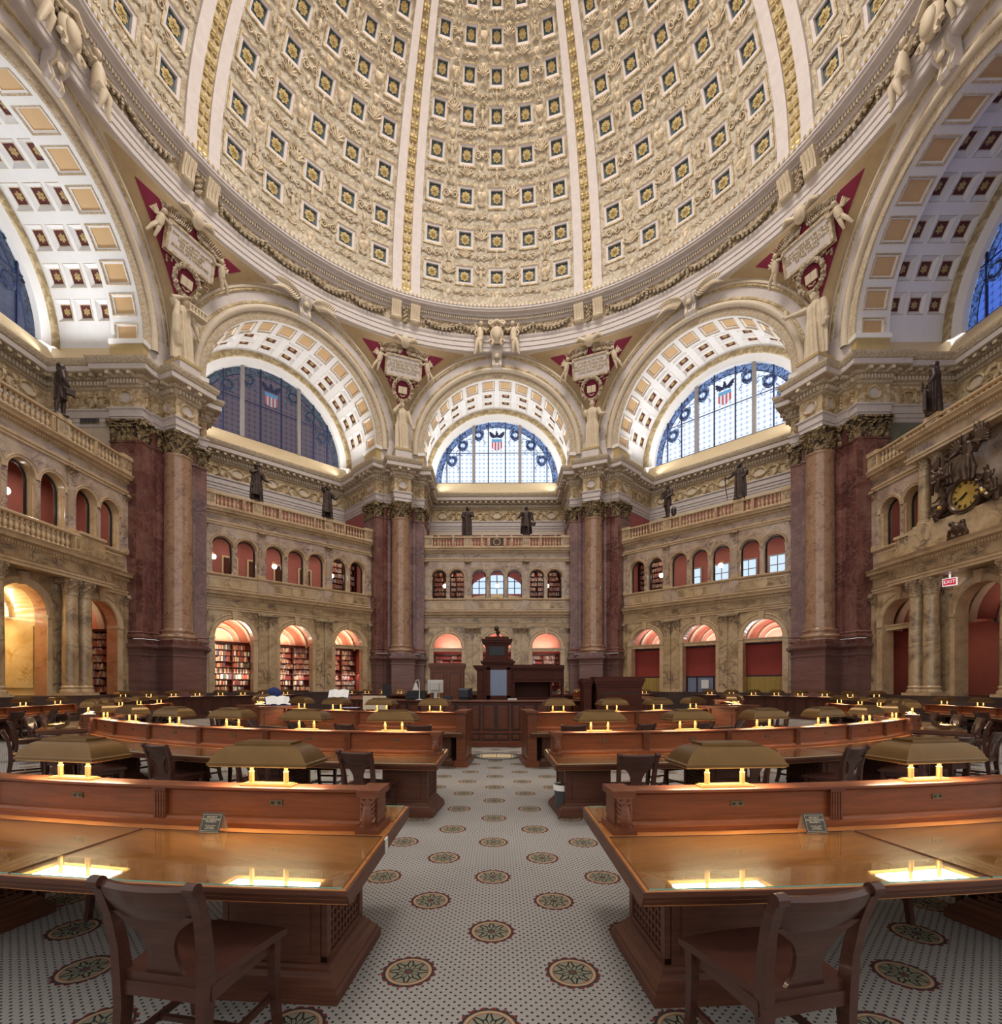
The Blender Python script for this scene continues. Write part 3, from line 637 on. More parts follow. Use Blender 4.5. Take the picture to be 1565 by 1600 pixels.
arch_sweep(arv, [(6.85, 19.14), (6.88, 19.1), (7.0, 19.1), (7.02, 19.14)], 0, ZC, -90, 90, 48, 3)
arch_sweep(arv, [(7.02, 19.14), (7.50, 19.12), (7.52, 19.06)], 0, ZC, -90, 90, 48, 2)
arch_sweep(arv, [(7.52, 19.06), (7.58, 19.0), (7.70, 19.02)], 0, ZC, -87, 87, 48, 3)
arch_sweep(arv, [(7.70, 19.02), (7.72, 18.96), (7.85, 18.96), (7.9, 19.1)], 0, ZC, -86, 86, 48, 1)
def win(base_r=5.70):
    g = MB(); n = 40
    g.poly([(base_r*sin(radians(a)), 25.0, 20.55+base_r*cos(radians(a))) for a in [-90+180*i/n for i in range(n+1)]])
    bd = MB(); bd.rings([[(r*sin(radians(a)), 24.985, 20.55+r*cos(radians(a))) for r in (base_r-0.02, base_r-0.52)] for a in [-90+180*i/n for i in range(n+1)]], False)
    mu = MB(); ld = MB()
    for u in (-2.14, 2.14): mu.box(u-0.13, u+0.13, 24.75, 25.0, 20.5, 20.55+sqrt(base_r**2-u*u))
    for u in (-4.63, -3.43, -0.79, 0.79, 3.43, 4.63): ld.box(u-0.045, u+0.045, 24.9, 24.99, 20.5, 20.55+sqrt(base_r**2-u*u))
    z = 23.35; x = sqrt(base_r**2-2.8**2); ld.box(-x, x, 24.93, 24.99, z-0.025, z+0.025); ld.box(-base_r, base_r, 24.9, 25.0, 20.5, 20.6)
    ld.rings([[(r*sin(radians(a)), 24.97, 20.55+r*cos(radians(a))) for r in (base_r-0.50, base_r-0.56)] for a in [-90+180*i/n for i in range(n+1)]], False)
    seal = MB()
    sh = [(-0.42, 0.36), (-0.30, 0.42), (0.30, 0.42), (0.42, 0.36), (0.42, -0.05), (0.28, -0.30), (0, -0.46), (-0.28, -0.30), (-0.42, -0.05)]
    seal.prism([(x, y) for x, y in sh], 0, 0.03, 0); seal.rings([[(0.34*cos(2*pi*j/14), 0.02+0.30*sin(2*pi*j/14), 0.03), (0.26*cos(2*pi*j/14), 0.02+0.22*sin(2*pi*j/14), 0.05)] for j in range(14)], False, 2, wrap=True); seal.poly([(0.17*cos(2*pi*j/7), 0.02+0.15*sin(2*pi*j/7), 0.045) for j in range(7)], 1)
    for s in (-1, 1):
        seal.tube([(s*0.30, 0.45, 0.02), (s*0.62, 0.52, 0.02), (s*0.74, 0.40, 0.02)], 0.03, 5, 0); seal.tube([(s*0.35, -0.30, 0.02), (s*0.55, -0.55, 0.02), (s*0.40, -0.72, 0.02)], 0.03, 5, 0)
    arms = MB()
    wing = [(0.05, 0.0), (0.30, 0.14), (0.62, 0.42), (0.80, 0.40), (0.70, 0.22), (0.78, 0.10), (0.60, 0.02), (0.66, -0.10), (0.46, -0.12), (0.42, -0.24), (0.22, -0.16), (0.08, -0.20)]
    for s in (-1, 1): arms.prism([(s*x, 0.95+y) for x, y in (wing if s > 0 else wing[::-1])], 0, 0.04, 0)
    arms.ball((0, 1.08, 0.02), (0.16, 0.26, 0.05), 10, 0); arms.ball((-0.03, 1.36, 0.02), (0.10, 0.11, 0.05), 8, 0)
    arms.prism([(-0.52, 0.62), (0.52, 0.62), (0.52, 0.32), (-0.52, 0.32)], 0, 0.05, 1)
    for k in range(7):
        x0, x1 = -0.52+k*1.04/7, -0.52+(k+1)*1.04/7; bt = lambda x: -0.12-0.38*sqrt(max(0, 1-(x/0.54)**2))
        arms.prism([(x0, 0.32), (x0, bt(x0)), (x1, bt(x1)), (x1, 0.32)], 0, 0.045, 2 if k % 2 == 0 else 3)
    return g, bd, mu, ld, seal, arms
WG, WB, WM, WL, WS, WA = win()
WMM, WLM = WM.mesh('mullion', 'window_frame'), WL.mesh('leading', 'lead')
back_me = {}
CASES = {-90: 'plaster_cream', -45: 'rose_wall', 0: 'rose_wall', 45: 'rose_wall', 90: 'marble_green'}
lun_me = lun.mesh('sill', ['plaster_yellow', 'plaster_white', 'relief_gold'], 35); arv_me = arv.mesh('archivolt', ['relief_fine', 'plaster_cream', 'plaster_mauve', 'relief_gold'], 30)
WALLS = {}
for ang, (side, st) in BAYS.items():
    rz = -radians(ang)
    wl = tag(link('wall_'+side, None, None, (0, 0, 0), rz), None, None, None, 'structure'); WALLS[ang] = wl
    o = link('upper_wall', back.mesh('upper_wall', [CASES[ang], 'plaster_mauve', 'relief_frieze', 'relief_fine', 'plaster_cream']), wl)
    tr = tag(link('trim_%d' % (list(BAYS).index(ang)+1), None, None, (0, 0, 0), rz), None, None, None, 'structure')
    link('lunette_surround', lun_me, tr); link('arch_soffit', FRONT_ME, tr); v = link('vault', REAR_ME, tr); link('archivolt', arv_me, tr)
    for a, bb in SPOTS: put_rosette('small_rosette', ROS6, F2, a, bb, 0.19, 0.185, v)
    wn = tag(link('window_%d' % (list(BAYS).index(ang)+1), None, None, (0, 0, 0), rz), None, None, None, 'structure')
    link('glass', WG.mesh('glass', 'pane_'+st), wn); link('border', WB.mesh('border', 'motif_'+st), wn); link('mullion', WMM, wn); link('leading', WLM, wn)
    sm = WS.mesh('seal', ['motif_'+st, 'pane_'+st, 'lead'])
    for a in (-66, -44, -22, 22, 44, 66):
        o = link('seal', sm, wn); o.matrix_local = Matrix.Translation((4.55*sin(radians(a)), 24.96, 20.75+4.55*cos(radians(a)))) @ Matrix.Rotation(radians(90), 4, 'X') @ Matrix.Scale(1.2, 4)
    o = link('eagle_shield', WA.mesh('eagle_shield', ['lead', 'glass_chief', 'glass_red', 'glass_white'] if st == 'bright' else ['lead', 'dusk_chief', 'dusk_red', 'dusk_white'] if st == 'dusk' else ['lead', 'motif_'+st, 'lead', 'pane_'+st]), wn)
    o.matrix_local = Matrix.Translation((0, 24.95, 24.05)) @ Matrix.Rotation(radians(90), 4, 'X') @ Matrix.Scale(0.92, 4)
# ------------------------------------------------------------------ ring cornice and pendentives
RD, HD = 18.06, 31.7
def revolve(mb, prof, m=0, n=128, a0=0.0, a1=360.0):
    full = abs(a1-a0) >= 359.9; k = n if full else n+1
    mb.rings([[(r*sin(radians(a0+(a1-a0)*i/n)), r*cos(radians(a0+(a1-a0)*i/n)), z) for r, z in prof] for i in range(k)], False, m, wrap=full)
rg = MB()
revolve(rg, [(19.7, 28.37), (18.62, 28.36), (18.55, 28.42), (18.55, 28.7), (18.50, 28.72), (18.50, 29.05), (18.45, 29.08), (18.45, 29.3), (18.36, 29.42), (18.34, 29.55), (18.46, 29.62)], 0)
revolve(rg, [(18.46, 29.62), (18.46, 30.45)], 1)
revolve(rg, [(18.46, 30.45), (18.38, 30.48), (18.38, 30.6), (18.30, 30.62), (18.30, 30.86), (18.15, 30.9), (18.12, 31.0), (17.82, 31.06), (17.80, 31.14), (17.72, 31.2), (17.72, 31.30)], 0)
revolve(rg, [(17.72, 31.30), (17.69, 31.34), (17.69, 31.50), (17.72, 31.54), (17.8, 31.55), (17.85, 31.52), (18.2, 31.50)], 0)
for k in range(360):
    a = radians(k); M = Matrix.Rotation(-a, 4, 'Z')
    rg.box(-0.06, 0.06, 17.655, 17.70, 31.34, 31.50, 2, M)
    for q in (0, 0.5):
        M = Matrix.Rotation(-radians(k+q), 4, 'Z'); rg.box(-0.05, 0.05, 18.16, 18.32, 30.64, 30.84, 3, M)
ring = tag(rg.build('trim_6', ['plaster_mauve', 'relief_garland', 'gilding', 'plaster_cream'], smooth=30), None, None, None, 'structure')
gar = MB()      # festoons of fruit along the frieze
for k in range(40):
    a0, a1 = k*9.0, k*9.0+9.0
    if any(abs((a0+4.5-c+180) % 360-180) < 4.6 for c in [22.5+45*i for i in range(8)]): continue
    P = [(18.33*sin(radians(a0+(a1-a0)*i/10)), 18.33*cos(radians(a0+(a1-a0)*i/10)), 30.28-0.42*sin(pi*i/10)) for i in range(11)]
    gar.tube(P, [0.07+0.13*sin(pi*i/10) for i in range(11)], 7)
    for i in range(1, 10):
        for q in (-1, 1): gar.ball(Vector(P[i])*0.994+Vector((0, 0, q*0.06)), 0.10, 6)
    M = Matrix.Rotation(-radians(a0), 4, 'Z')
    for z, r in ((30.3, 0.13), (30.1, 0.11), (29.92, 0.13), (29.76, 0.09)): gar.ball(M @ Vector((0, 18.33, z)), r, 6)
gar.build('garland', 'relief_garland', ring, smooth=50)
def pend_pt(th, z, off=0.0):
    """pendentive at azimuth th from the bay axis and height z; off lifts it towards the room"""
    u = min(19.15*tan(radians(abs(th))), 7.84); z0 = ZC+sqrt(max(0, 7.85**2-u*u)); R0 = sqrt(19.15**2+u*u)
    t = max(0.0, min(1.0, (z-z0)/max(0.05, 28.4-z0))); R = R0+(18.6-R0)*(t**0.85)-off
    return (R*sin(radians(th)), R*cos(radians(th)), z)
def pend_patch(mb, rim, top, off, m):
    zt = 28.4-top
    for s in (-1, 1):
        cols = []
        for i in range(41):
            th = 22.5*i/40; u = min(19.15*tan(radians(th)), 7.90); z0 = ZC+sqrt(max(0, (7.85+rim)**2-u*u))
            if z0 < zt: cols.append([pend_pt(s*th, z0+(zt-z0)*t/8, off) for t in range(9)])
        mb.rings(cols, False, m)
pend = MB(); pend_patch(pend, 0.0, 0.0, 0.0, 0); pend_patch(pend, 0.12, 0.15, 0.03, 1); pend_patch(pend, 0.52, 0.55, 0.06, 2)
pm = pend.mesh('pendentive', ['plaster_cream', 'plaster_tan', 'crimson'], 60)
for k in range(8):
    ang = -90+45*k
    if abs((ang+180) % 360-180) > 140: continue
    link('pendentive', pm, ring, (0, 0, 0), -radians(ang))
def text_mesh(lines, size, mat, depth=0.004, spacing=1.15, align='CENTER'):
    cu = bpy.data.curves.new('lettering', 'FONT'); cu.body = '\n'.join(lines); cu.size = size; cu.align_x = align; cu.align_y = 'CENTER'; cu.extrude = depth; cu.space_line = spacing
    cu.resolution_u = 3
    o = bpy.data.objects.new('lettering', cu); COL.objects.link(o)
    bpy.context.view_layer.update()
    me = bpy.data.meshes.new_from_object(o.evaluated_get(bpy.context.evaluated_depsgraph_get())); bpy.data.objects.remove(o, do_unlink=True)
    me.materials.clear(); me.materials.append(MT[mat]); return me
# ------------------------------------------------------------------ dome
def dome_f(az0):
    def f(a, b, d):
        r = RD+d; return (r*cos(radians(b))*sin(radians(a+az0)), r*cos(radians(b))*cos(radians(a+az0)), HD+r*sin(radians(b)))
    return f
ROWS = [6.83, 14.72, 23.0, 30.22, 36.64, 42.42, 47.82, 52.5, 56.8, 60.6]
COLS = [-16.1, -8.05, 0.0, 8.05, 16.1]
HA = 2.45
f0 = dome_f(0.0); A = [-19.3]
for c in COLS: A += [c-HA, c+HA]
A.append(19.3); Bv = [0.0]
for r in ROWS: h = HA*cos(radians(r)); Bv += [r-h, r+h]
Bv.append(63.6)
dm = MB(); holes = {(2*i+1, 2*j+1) for i in range(5) for j in range(len(ROWS))}
grid_surface(dm, f0, A, Bv, holes, 0, 2.0, 3.0)
for i, j in sorted(holes):
    coffer(dm, f0, A[i], A[i+1], Bv[j], Bv[j+1], [(0.985, -0.06, 1), (0.86, -0.06, 1), (0.845, 0.0, 2), (0.62, 0.02, 2), (0.60, 0.16, 2), (0.58, 0.16, 3)])
rel = MB()      # cast ornaments between the coffers: palmettes, shields, scrolls, tablets
def palmette(M, r):
    for k in range(7):
        a = radians(-66+22*k); P = [M @ Vector((0, 0.02, 0)), M @ Vector((r*0.6*sin(a), 0.10, r*0.6*cos(a))), M @ Vector((r*sin(a), 0.05, r*cos(a)))]
        rel.tube(P, [0.05*r, 0.13*r, 0.05*r], 5)
def shield(M, r):
    rel.ball(M @ Vector((0, 0, 0)), 0.01, 4); pts = [(-0.5, 0.55), (0.5, 0.55), (0.55, 0), (0.25, -0.55), (0, -0.8), (-0.25, -0.55), (-0.55, 0)]
    rel.rings([[tuple(M @ Vector((x*r, 0.0, z*r))) for x, z in pts], [tuple(M @ Vector((x*r*0.85, 0.16*r, z*r*0.85))) for x, z in pts], [tuple(M @ Vector((x*r*0.3, 0.22*r, z*r*0.3))) for x, z in pts]], True, 0, False, True)
def scrolls(M, r):
    for s in (-1, 1):
        P = []
        for i in range(13):
            th = 3.2*pi*i/12; q = r*0.42*(1-0.7*i/12); P.append(M @ Vector((s*(r*0.5+q*cos(th)), 0.06, q*sin(th))))
        rel.tube(P, 0.07*r, 5)
    rel.ball(M @ Vector((0, 0.05, 0)), 0.2*r, 6)
def figure_bit(M, r):
    rel.ball(M @ Vector((0, 0.08, r*0.72)), 0.15*r, 6); rel.tube([M @ Vector((0, 0.06, r*0.55)), M @ Vector((0, 0.08, 0)), M @ Vector((0, 0.04, -r*0.8))], [0.16*r, 0.24*r, 0.10*r], 6)
    for s in (-1, 1): rel.tube([M @ Vector((0, 0.06, r*0.4)), M @ Vector((s*r*0.45, 0.07, r*0.2)), M @ Vector((s*r*0.6, 0.05, r*0.65))], 0.07*r, 5); rel.tube([M @ Vector((s*r*0.1, 0.05, -r*0.5)), M @ Vector((s*r*0.4, 0.05, -r*0.9))], 0.08*r, 5)
def dome_M(a, b):
    p = Vector(f0(a, b, 0)); n = (Vector(f0(a, b, -1))-p).normalized(); up = (Vector(f0(a, b+0.2, 0))-p).normalized(); x = n.cross(up)
    return Matrix.Translation(p) @ Matrix((x, n, up)).transposed().to_4x4()
KINDS_ = [palmette, shield, scrolls, figure_bit]; q = 0
mids_a = [-16.1, -12.1, -8.05, -4.0, 0, 4.0, 8.05, 12.1, 16.1]
for j in range(len(ROWS)):
    lo = 0.0 if j == 0 else ROWS[j-1]; mb_ = (lo+ROWS[j])/2 if j else 2.6; sc = cos(radians(mb_))
    for i, a in enumerate(mids_a): KINDS_[(i+2*j+(i//3)) % 4](dome_M(a, mb_), (0.62 if i % 2 == 0 else 0.52)*sc*(0.8 if j == 0 else 1))
    for i, a in enumerate((-12.1, -4.0, 4.0, 12.1)):
        KINDS_[(i*3+j) % 4](dome_M(a, ROWS[j]), 0.68*cos(radians(ROWS[j])))
        for db in (-1.9, 1.9): KINDS_[(i+j+(db > 0)) % 3](dome_M(a, ROWS[j]+db*cos(radians(ROWS[j]))), 0.36*cos(radians(ROWS[j])))
    for i, a in enumerate((-18.4, -14.1, -10.1, -6.05, -2.0, 2.0, 6.05, 10.1, 14.1, 18.4)): scrolls(dome_M(a, mb_), 0.30*sc)
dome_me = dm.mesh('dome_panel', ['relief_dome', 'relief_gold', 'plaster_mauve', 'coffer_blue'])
rel_me = rel.mesh('cast_ornament', 'relief_cream', 60)
rib = MB()
for a0, a1, d0, m in ((-3.35, -1.15, -0.14, 0), (1.15, 3.35, -0.14, 0)):
    rib.rings([[f0(a0, b, 0.02), f0(a0, b, d0), f0(a1, b, d0), f0(a1, b, 0.02)] for b in [63.6*i/40 for i in range(41)]], False, m)
rib.rings([[f0(a, b, -0.05) for a in (-1.15, 1.15)] for b in [63.6*i/40 for i in range(41)]], False, 1)
for i in range(60):
    b_ = 0.8+i*62.5/60; sc = cos(radians(b_)); M = dome_M(0, b_)
    for s in (-1, 1): rib.ball(M @ Vector((s*0.16*sc, 0.07, 0.09*(-1)**i)), (0.15*sc, 0.09, 0.15), 6, 2)
rib_me = rib.mesh('dome_rib', ['plaster_mauve', 'relief_gold', 'gilding'], 40)
dome = tag(link('ceiling', None), None, None, None, 'structure')
for k in range(8):
    az = 45*k; rz = -radians(az)
    o = link('dome_panel', dome_me, dome, (0, 0, 0), rz); link('cast_ornament', rel_me, o)
    link('dome_rib', rib_me, dome, (0, 0, 0), rz-radians(22.5))
    if az in (0, 45, 315, 90, 270):
        for j, r in enumerate(ROWS):
            if j > 8 - (3 if az in (90, 270) else 0): continue
            for a in COLS: put_rosette('rosette', ROS, f0, a, r, 0.13, 0.36*cos(radians(r))**0.9, o)
ln = MB(); revolve(ln, [(8.06, 47.85), (7.9, 47.8), (7.7, 48.1), (7.6, 48.4), (7.6, 51.5), (0.0, 53.5)], 0, 64); ln.build('lantern_drum', 'plaster_cream', dome, smooth=40)
# ------------------------------------------------------------------ things on ring and pendentives
def blobs(mb, pts, r, n=6, m=0):
    for p in pts: mb.ball(p, r, n, m)
def wreath(mb, c, rx, rz, t, n=26, m=0):
    for i in range(n):
        a = 2*pi*i/n; mb.ball((c[0]+rx*cos(a), c[1]-0.05*(i % 2), c[2]+rz*sin(a)), (t, t*0.8, t), 6, m)
def infant(mb, s, x, z, h, m=0):
    """small winged figure leaning on a tablet; s: side"""
    V = Vector
    mb.tube([(x, -0.18, z+0.50*h), (x+s*0.06*h, -0.22, z+0.28*h), (x+s*0.10*h, -0.2, z+0.10*h)], [0.11*h, 0.14*h, 0.12*h], 8, m)
    mb.ball((x-s*0.02*h, -0.26, z+0.64*h), 0.10*h, 8, m)
    mb.tube([(x-s*0.05*h, -0.25, z+0.46*h), (x-s*0.22*h, -0.3, z+0.38*h), (x-s*0.34*h, -0.25, z+0.46*h)], [0.06*h, 0.05*h, 0.04*h], 6, m)
    mb.tube([(x+s*0.08*h, -0.2, z+0.46*h), (x+s*0.24*h, -0.2, z+0.40*h), (x+s*0.30*h, -0.2, z+0.56*h)], [0.06*h, 0.05*h, 0.04*h], 6, m)
    for k in (-1, 1): mb.tube([(x+s*0.10*h+k*0.04*h, -0.2, z+0.12*h), (x+s*0.22*h+k*0.10*h, -0.28, z-0.10*h), (x+s*0.30*h+k*0.14*h, -0.18, z-0.34*h)], [0.09*h, 0.07*h, 0.04*h], 7, m)
    for k in range(4): mb.tube([(x+s*0.06*h, -0.08, z+0.44*h), (x+s*(0.22+0.06*k)*h, -0.06, z+(0.72-0.08*k)*h)], [0.05*h, 0.03*h], 5, m)
PL = MB(); PLf = MB()
PL.box(-1.42, 1.42, -0.10, 0.1, -0.78, 0.78); PL.box(-1.28, 1.28, -0.14, -0.1, -0.64, 0.64, 1)
for s in (-1, 1): PL.box(min(s*1.28, s*1.42), max(s*1.28, s*1.42), -0.2, -0.1, -0.78, 0.78); PL.box(-1.42, 1.42, -0.2, -0.1, min(s*0.64, s*0.78), max(s*0.64, s*0.78))
fests = []
for s in (-1, 1):
    fest = MB(); fests.append(fest)
    for k in range(16):
        x = s*(0.15+k*0.105); z = 1.28-0.02*k-0.012*(k-8)**2/8
        for q in (-1, 1): fest.tube([(x, -0.14, z), (x+s*0.12, -0.2, z+q*0.24), (x+s*0.28, -0.14, z+q*0.33)], [0.03, 0.055, 0.015], 5)
    P = [(s*(0.3+0.5*sin(t*1.1)+t*0.06), -0.14, 0.98-0.10*cos(t*2.2)) for t in (0, 0.5, 1, 1.5, 2, 2.5)]; fest.tube(P, 0.05, 5)
cart = MB(); cart.ball((0, -0.3, 1.72), (0.36, 0.2, 0.48), 12); cart.ball((0, -0.40, 1.72), (0.24, 0.16, 0.34), 12)
for s in (-1, 1): cart.tube([(s*0.3, -0.3, 1.75), (s*0.7, -0.35, 1.95), (s*1.05, -0.28, 1.8)], [0.12, 0.17, 0.08], 7)
infs = [MB(), MB()]
for s, mb in zip((-1, 1), infs): infant(mb, s, s*1.75, -0.15, 1.5)
wre = MB(); wreath(wre, (0, -0.14, -1.62), 0.72, 0.80, 0.17)
for s in (-1, 1): wre.tube([(s*0.6, -0.1, -1.0), (s*0.95, -0.14, -0.9), (s*0.95, -0.14, -1.15), (s*1.25, -0.14, -1.05), (s*1.2, -0.14, -1.35)], 0.05, 6)
bok = MB(); bok.box(-0.33, -0.01, -0.16, -0.04, -1.86, -1.38); bok.box(0.01, 0.33, -0.16, -0.04, -1.86, -1.38); bok.tube([(-0.2, -0.12, -1.98), (0, -0.14, -2.08), (0.2, -0.12, -1.98)], 0.04, 5)
SM = lambda mb, n, mt='statue_plaster': mb.mesh(n, mt, 50)
plq = PL.mesh('tablet', ['relief_cream', 'plaster_mauve']); carm, wrm, bkm = SM(cart, 'shield'), SM(wre, 'wreath', 'relief_garland'), SM(bok, 'open_book')
infm = [SM(m, 'winged_child') for m in infs]; fesm = [SM(m, 'palm_branch', 'relief_garland') for m in fests]
TX = {-22.5: ['THE INQUIRY KNOWLEDGE', 'AND BELIEF OF TRUTH', 'IS THE SOVEREIGN GOOD', 'OF HUMAN NATURE'], 22.5: ['HITHER AS TO THEIR', 'FOUNTAIN OTHER STARS', 'REPAIRING IN THEIR GOLDEN', 'URNS DRAW LIGHT']}
WHERE = {-67.5: 'above the statue carrying a temple', -22.5: 'left of the centre window', 22.5: 'right of the centre window', 67.5: 'above the law statue beside the bright window'}
for ax, wh in WHERE.items():
    P0 = Vector((0, 19.02, 26.55)); tilt = radians(13)
    g = thing('inscription_tablet', 'cream inscribed tablet '+wh, 'tablet', BM(ax) @ P0, -radians(ax), 'inscription tablets')
    g.rotation_euler = (tilt, 0, -radians(ax)); link('tablet', plq, g)
    link('palm_branch', fesm[0], g); link('palm_branch', fesm[1], g); link('shield', carm, g); link('winged_child', infm[0], g); link('winged_child', infm[1], g)
    w = link('wreath', wrm, g); link('open_book', bkm, w)
    tx = text_mesh(TX.get(ax, ['AS ONE LAMP LIGHTS ANOTHER', 'NOR GROWS LESS', 'SO NOBLENESS', 'ENKINDLETH NOBLENESS'] if ax < 0 else ['OF LAW THERE CAN BE NO LESS', 'ACKNOWLEDGED THAN THAT', 'HER VOICE IS THE HARMONY', 'OF THE WORLD']), 0.215 if abs(ax) < 30 else 0.19, 'gilding', 0.01, 1.05)
    o = link('lettering', tx, g); o.location = (0, -0.155, 0); o.rotation_euler = (pi/2, 0, 0)
    c = thing('bracket_pair', 'scrolled plaster brackets over the tablet '+wh, 'bracket', (0, 0, 0), -radians(ax), 'ring brackets')
    for s in (-1, 1):
        mb = MB(); x = s*0.72
        mb.rings([[(x+dx, y, z) for y, z in ((18.5, 29.55), (18.28, 29.6), (18.12, 29.75), (18.10, 30.0), (18.02, 30.35), (17.90, 30.6), (17.86, 30.86), (18.5, 30.88))] for dx in (-0.36, 0.36)], True, 0, True, True)
        for d in (-0.2, 0, 0.2): mb.tube([(x+d, 18.08, 29.8), (x+d, 18.06, 30.1), (x+d, 17.94, 30.5), (x+d, 17.84, 30.8)], 0.06, 6)
        mb.ball((x, 18.1, 29.72), (0.34, 0.14, 0.14), 8); mb.build('bracket', 'statue_plaster', c, smooth=35)
    mb = MB(); blobs(mb, [(0.1*((i % 3)-1), 18.25, 29.6+0.11*i) for i in range(11)], 0.14); mb.build('fruit_drop', 'relief_garland', c, smooth=50)
def ring_group(ang, lb):
    """oval cartouche between two seated figures at the crown of an arch, with the keystone under it"""
    g = thing('crown_cartouche', lb, 'sculpture', (0, 0, 0), -radians(ang), 'crown cartouches')
    mb = MB(); mb.ball((0, 18.15, 29.5), (0.55, 0.25, 0.72), 14); mb.ball((0, 17.98, 29.5), (0.38, 0.2, 0.54), 14)
    for s in (-1, 1):
        for zc, r in ((30.25, 0.26), (28.85, 0.2)):
            mb.tube([(s*(0.45+r*0.8*cos(t)), 18.05, zc+r*sin(t)) for t in (0, 0.9, 1.8, 2.7, 3.6, 4.5)], 0.10, 6)
    mb.tube([(-0.6, 18.0, 30.15), (0, 17.9, 30.42), (0.6, 18.0, 30.15)], 0.14, 7); mb.build('cartouche', 'statue_plaster', g, smooth=45)
    for s in (-1, 1):
        f = MB(); x = s*1.25
        f.tube([(x+s*0.1, 18.05, 29.85), (x+s*0.05, 17.95, 29.5), (x+s*0.05, 18.0, 29.1), (x+s*0.15, 18.05, 28.8)], [0.20, 0.26, 0.25, 0.30], 10)
        f.ball((x-s*0.02, 17.95, 30.22), (0.16, 0.17, 0.2), 10); f.ball((x, 18.02, 30.3), (0.18, 0.17, 0.15), 8)
        f.tube([(x-s*0.15, 17.95, 29.85), (x-s*0.42, 17.85, 29.6), (x-s*0.62, 17.9, 29.8)], [0.09, 0.075, 0.055], 7)
        f.tube([(x+s*0.22, 18.0, 29.85), (x+s*0.48, 18.0, 29.55), (x+s*0.34, 17.9, 29.25)], [0.09, 0.075, 0.055], 7)
        f.tube([(x+s*0.0, 17.9, 28.95), (x+s*0.28, 17.7, 28.6), (x+s*0.42, 17.85, 27.95), (x+s*0.5, 17.8, 27.75)], [0.2, 0.17, 0.11, 0.06], 8)
        f.tube([(x+s*0.28, 17.9, 28.9), (x+s*0.05, 17.72, 28.5), (x+s*0.02, 17.9, 27.95)], [0.2, 0.16, 0.08], 8)
        for k in range(5): f.tube([(x+s*0.22, 18.15, 29.9), (x+s*(0.50+0.05*k), 18.2, 30.5-0.16*k)], [0.07, 0.03], 5)
        f.build('seated_figure', 'statue_plaster', g, smooth=50)
    return g
def keystone(ang, lb):
    k = MB(); pr = [(18.9, 28.65), (18.62, 28.62), (18.45, 28.5), (18.50, 28.2), (18.78, 27.95), (18.72, 27.7), (18.66, 27.45), (18.78, 27.25), (19.2, 27.2)]
    k.rings([[(x*(1-0.10*(28.65-z)), w, z) for w, z in pr] for x in (-0.42, 0.42)], True, 0, True, True)
    for d in (-0.2, 0.2): k.tube([(d, w-0.02, z) for w, z in pr[1:8]], 0.06, 6, 1)
    k.ball((0, 18.5, 28.05), (0.2, 0.1, 0.2), 8, 1)
    tag(k.build('keystone', ['plaster_mauve', 'statue_plaster'], None, (0, 0, 0), -radians(ang), 40), lb, 'keystone', 'arch keystones')
for ang, wh in ((0, 'over the centre window'), (-90, 'over the left arch, cut by the frame'), (90, 'over the right arch, cut by the frame')):
    ring_group(ang, 'plaster oval cartouche between two seated winged figures '+wh)
for ang, wh in ((0, 'centre arch'), (-90, 'left arch at the edge of the photo'), (90, 'right arch at the edge of the photo'), (-45, 'arch over the dark purple window'), (45, 'arch of the bright window right of centre')):
    keystone(ang, 'scrolled plaster keystone at the crown of the '+wh)
for ang in (-45, 45):
    g = thing('palm_spray', 'plaster palm sprays beside the keystone over the '+('dark purple window' if ang < 0 else 'bright window right of centre'), 'ornament', (0, 0, 0), -radians(ang), 'palm sprays')
    for s in (-1, 1):
        mb = MB()
        for k in range(12):
            x = s*(0.45+0.13*k); z = 28.35+0.25*sin(k/4)
            for q_ in (-1, 1): mb.tube([(x, 18.5, z), (x+s*0.2, 18.4, z+q_*0.28), (x+s*0.45, 18.45, z+q_*0.36)], [0.03, 0.07, 0.02], 5)
        mb.build('palm_frond', 'statue_plaster', g, smooth=50)
# ------------------------------------------------------------------ two-storey marble screens of the bays
W0, W1 = 20.2, 20.75
G_ARCH = [(-4.1, 1.17, 1.35, 4.98), (0.0, 1.17, 1.35, 4.98), (4.1, 1.17, 1.35, 4.98)]
U_ARCH = [(u, 0.62, 9.04, 10.84) for u in (-4.8, -3.33, -1.49, 0.0, 1.49, 3.33, 4.8)]
UX = 6.4
line = [(UX, W0), (-UX, W0)]
scr = MB()      # mats: lower marble, upper marble, trim, capital, dark
wall_arches(scr, -UX, UX, 1.3, 6.75, G_ARCH, W0, W1, 0, 5)
wall_arches(scr, -UX, UX, 7.8, 12.25, U_ARCH, W0, W1, 1, 2)
scr.box(-UX, UX, 20.0, 20.8, 0.0, 1.35, 4)
scr.sweep(line, [(0, 6.68), (0.06, 6.7), (0.06, 6.82), (0.10, 6.84), (0.10, 6.94), (0.14, 6.98), (0.03, 7.0)], 2)
scr.sweep(line, [(0.03, 7.0), (0.03, 7.42)], 0)
scr.sweep(line, [(0.03, 7.42), (0.08, 7.46), (0.16, 7.62), (0.34, 7.66), (0.36, 7.78), (0.44, 7.88), (0.10, 7.92), (0.0, 7.94)], 2)
dentils(scr, line, 0.06, 0.12, 7.47, 7.61, 0.13, 0.55, 2)
scr.sweep(line, [(0.0, 7.94), (0.06, 7.96), (0.06, 8.04), (0.0, 8.06)], 2); scr.sweep(line, [(0.0, 8.86), (0.07, 8.90), (0.12, 8.96), (0.12, 9.04), (-0.5, 9.05)], 2)
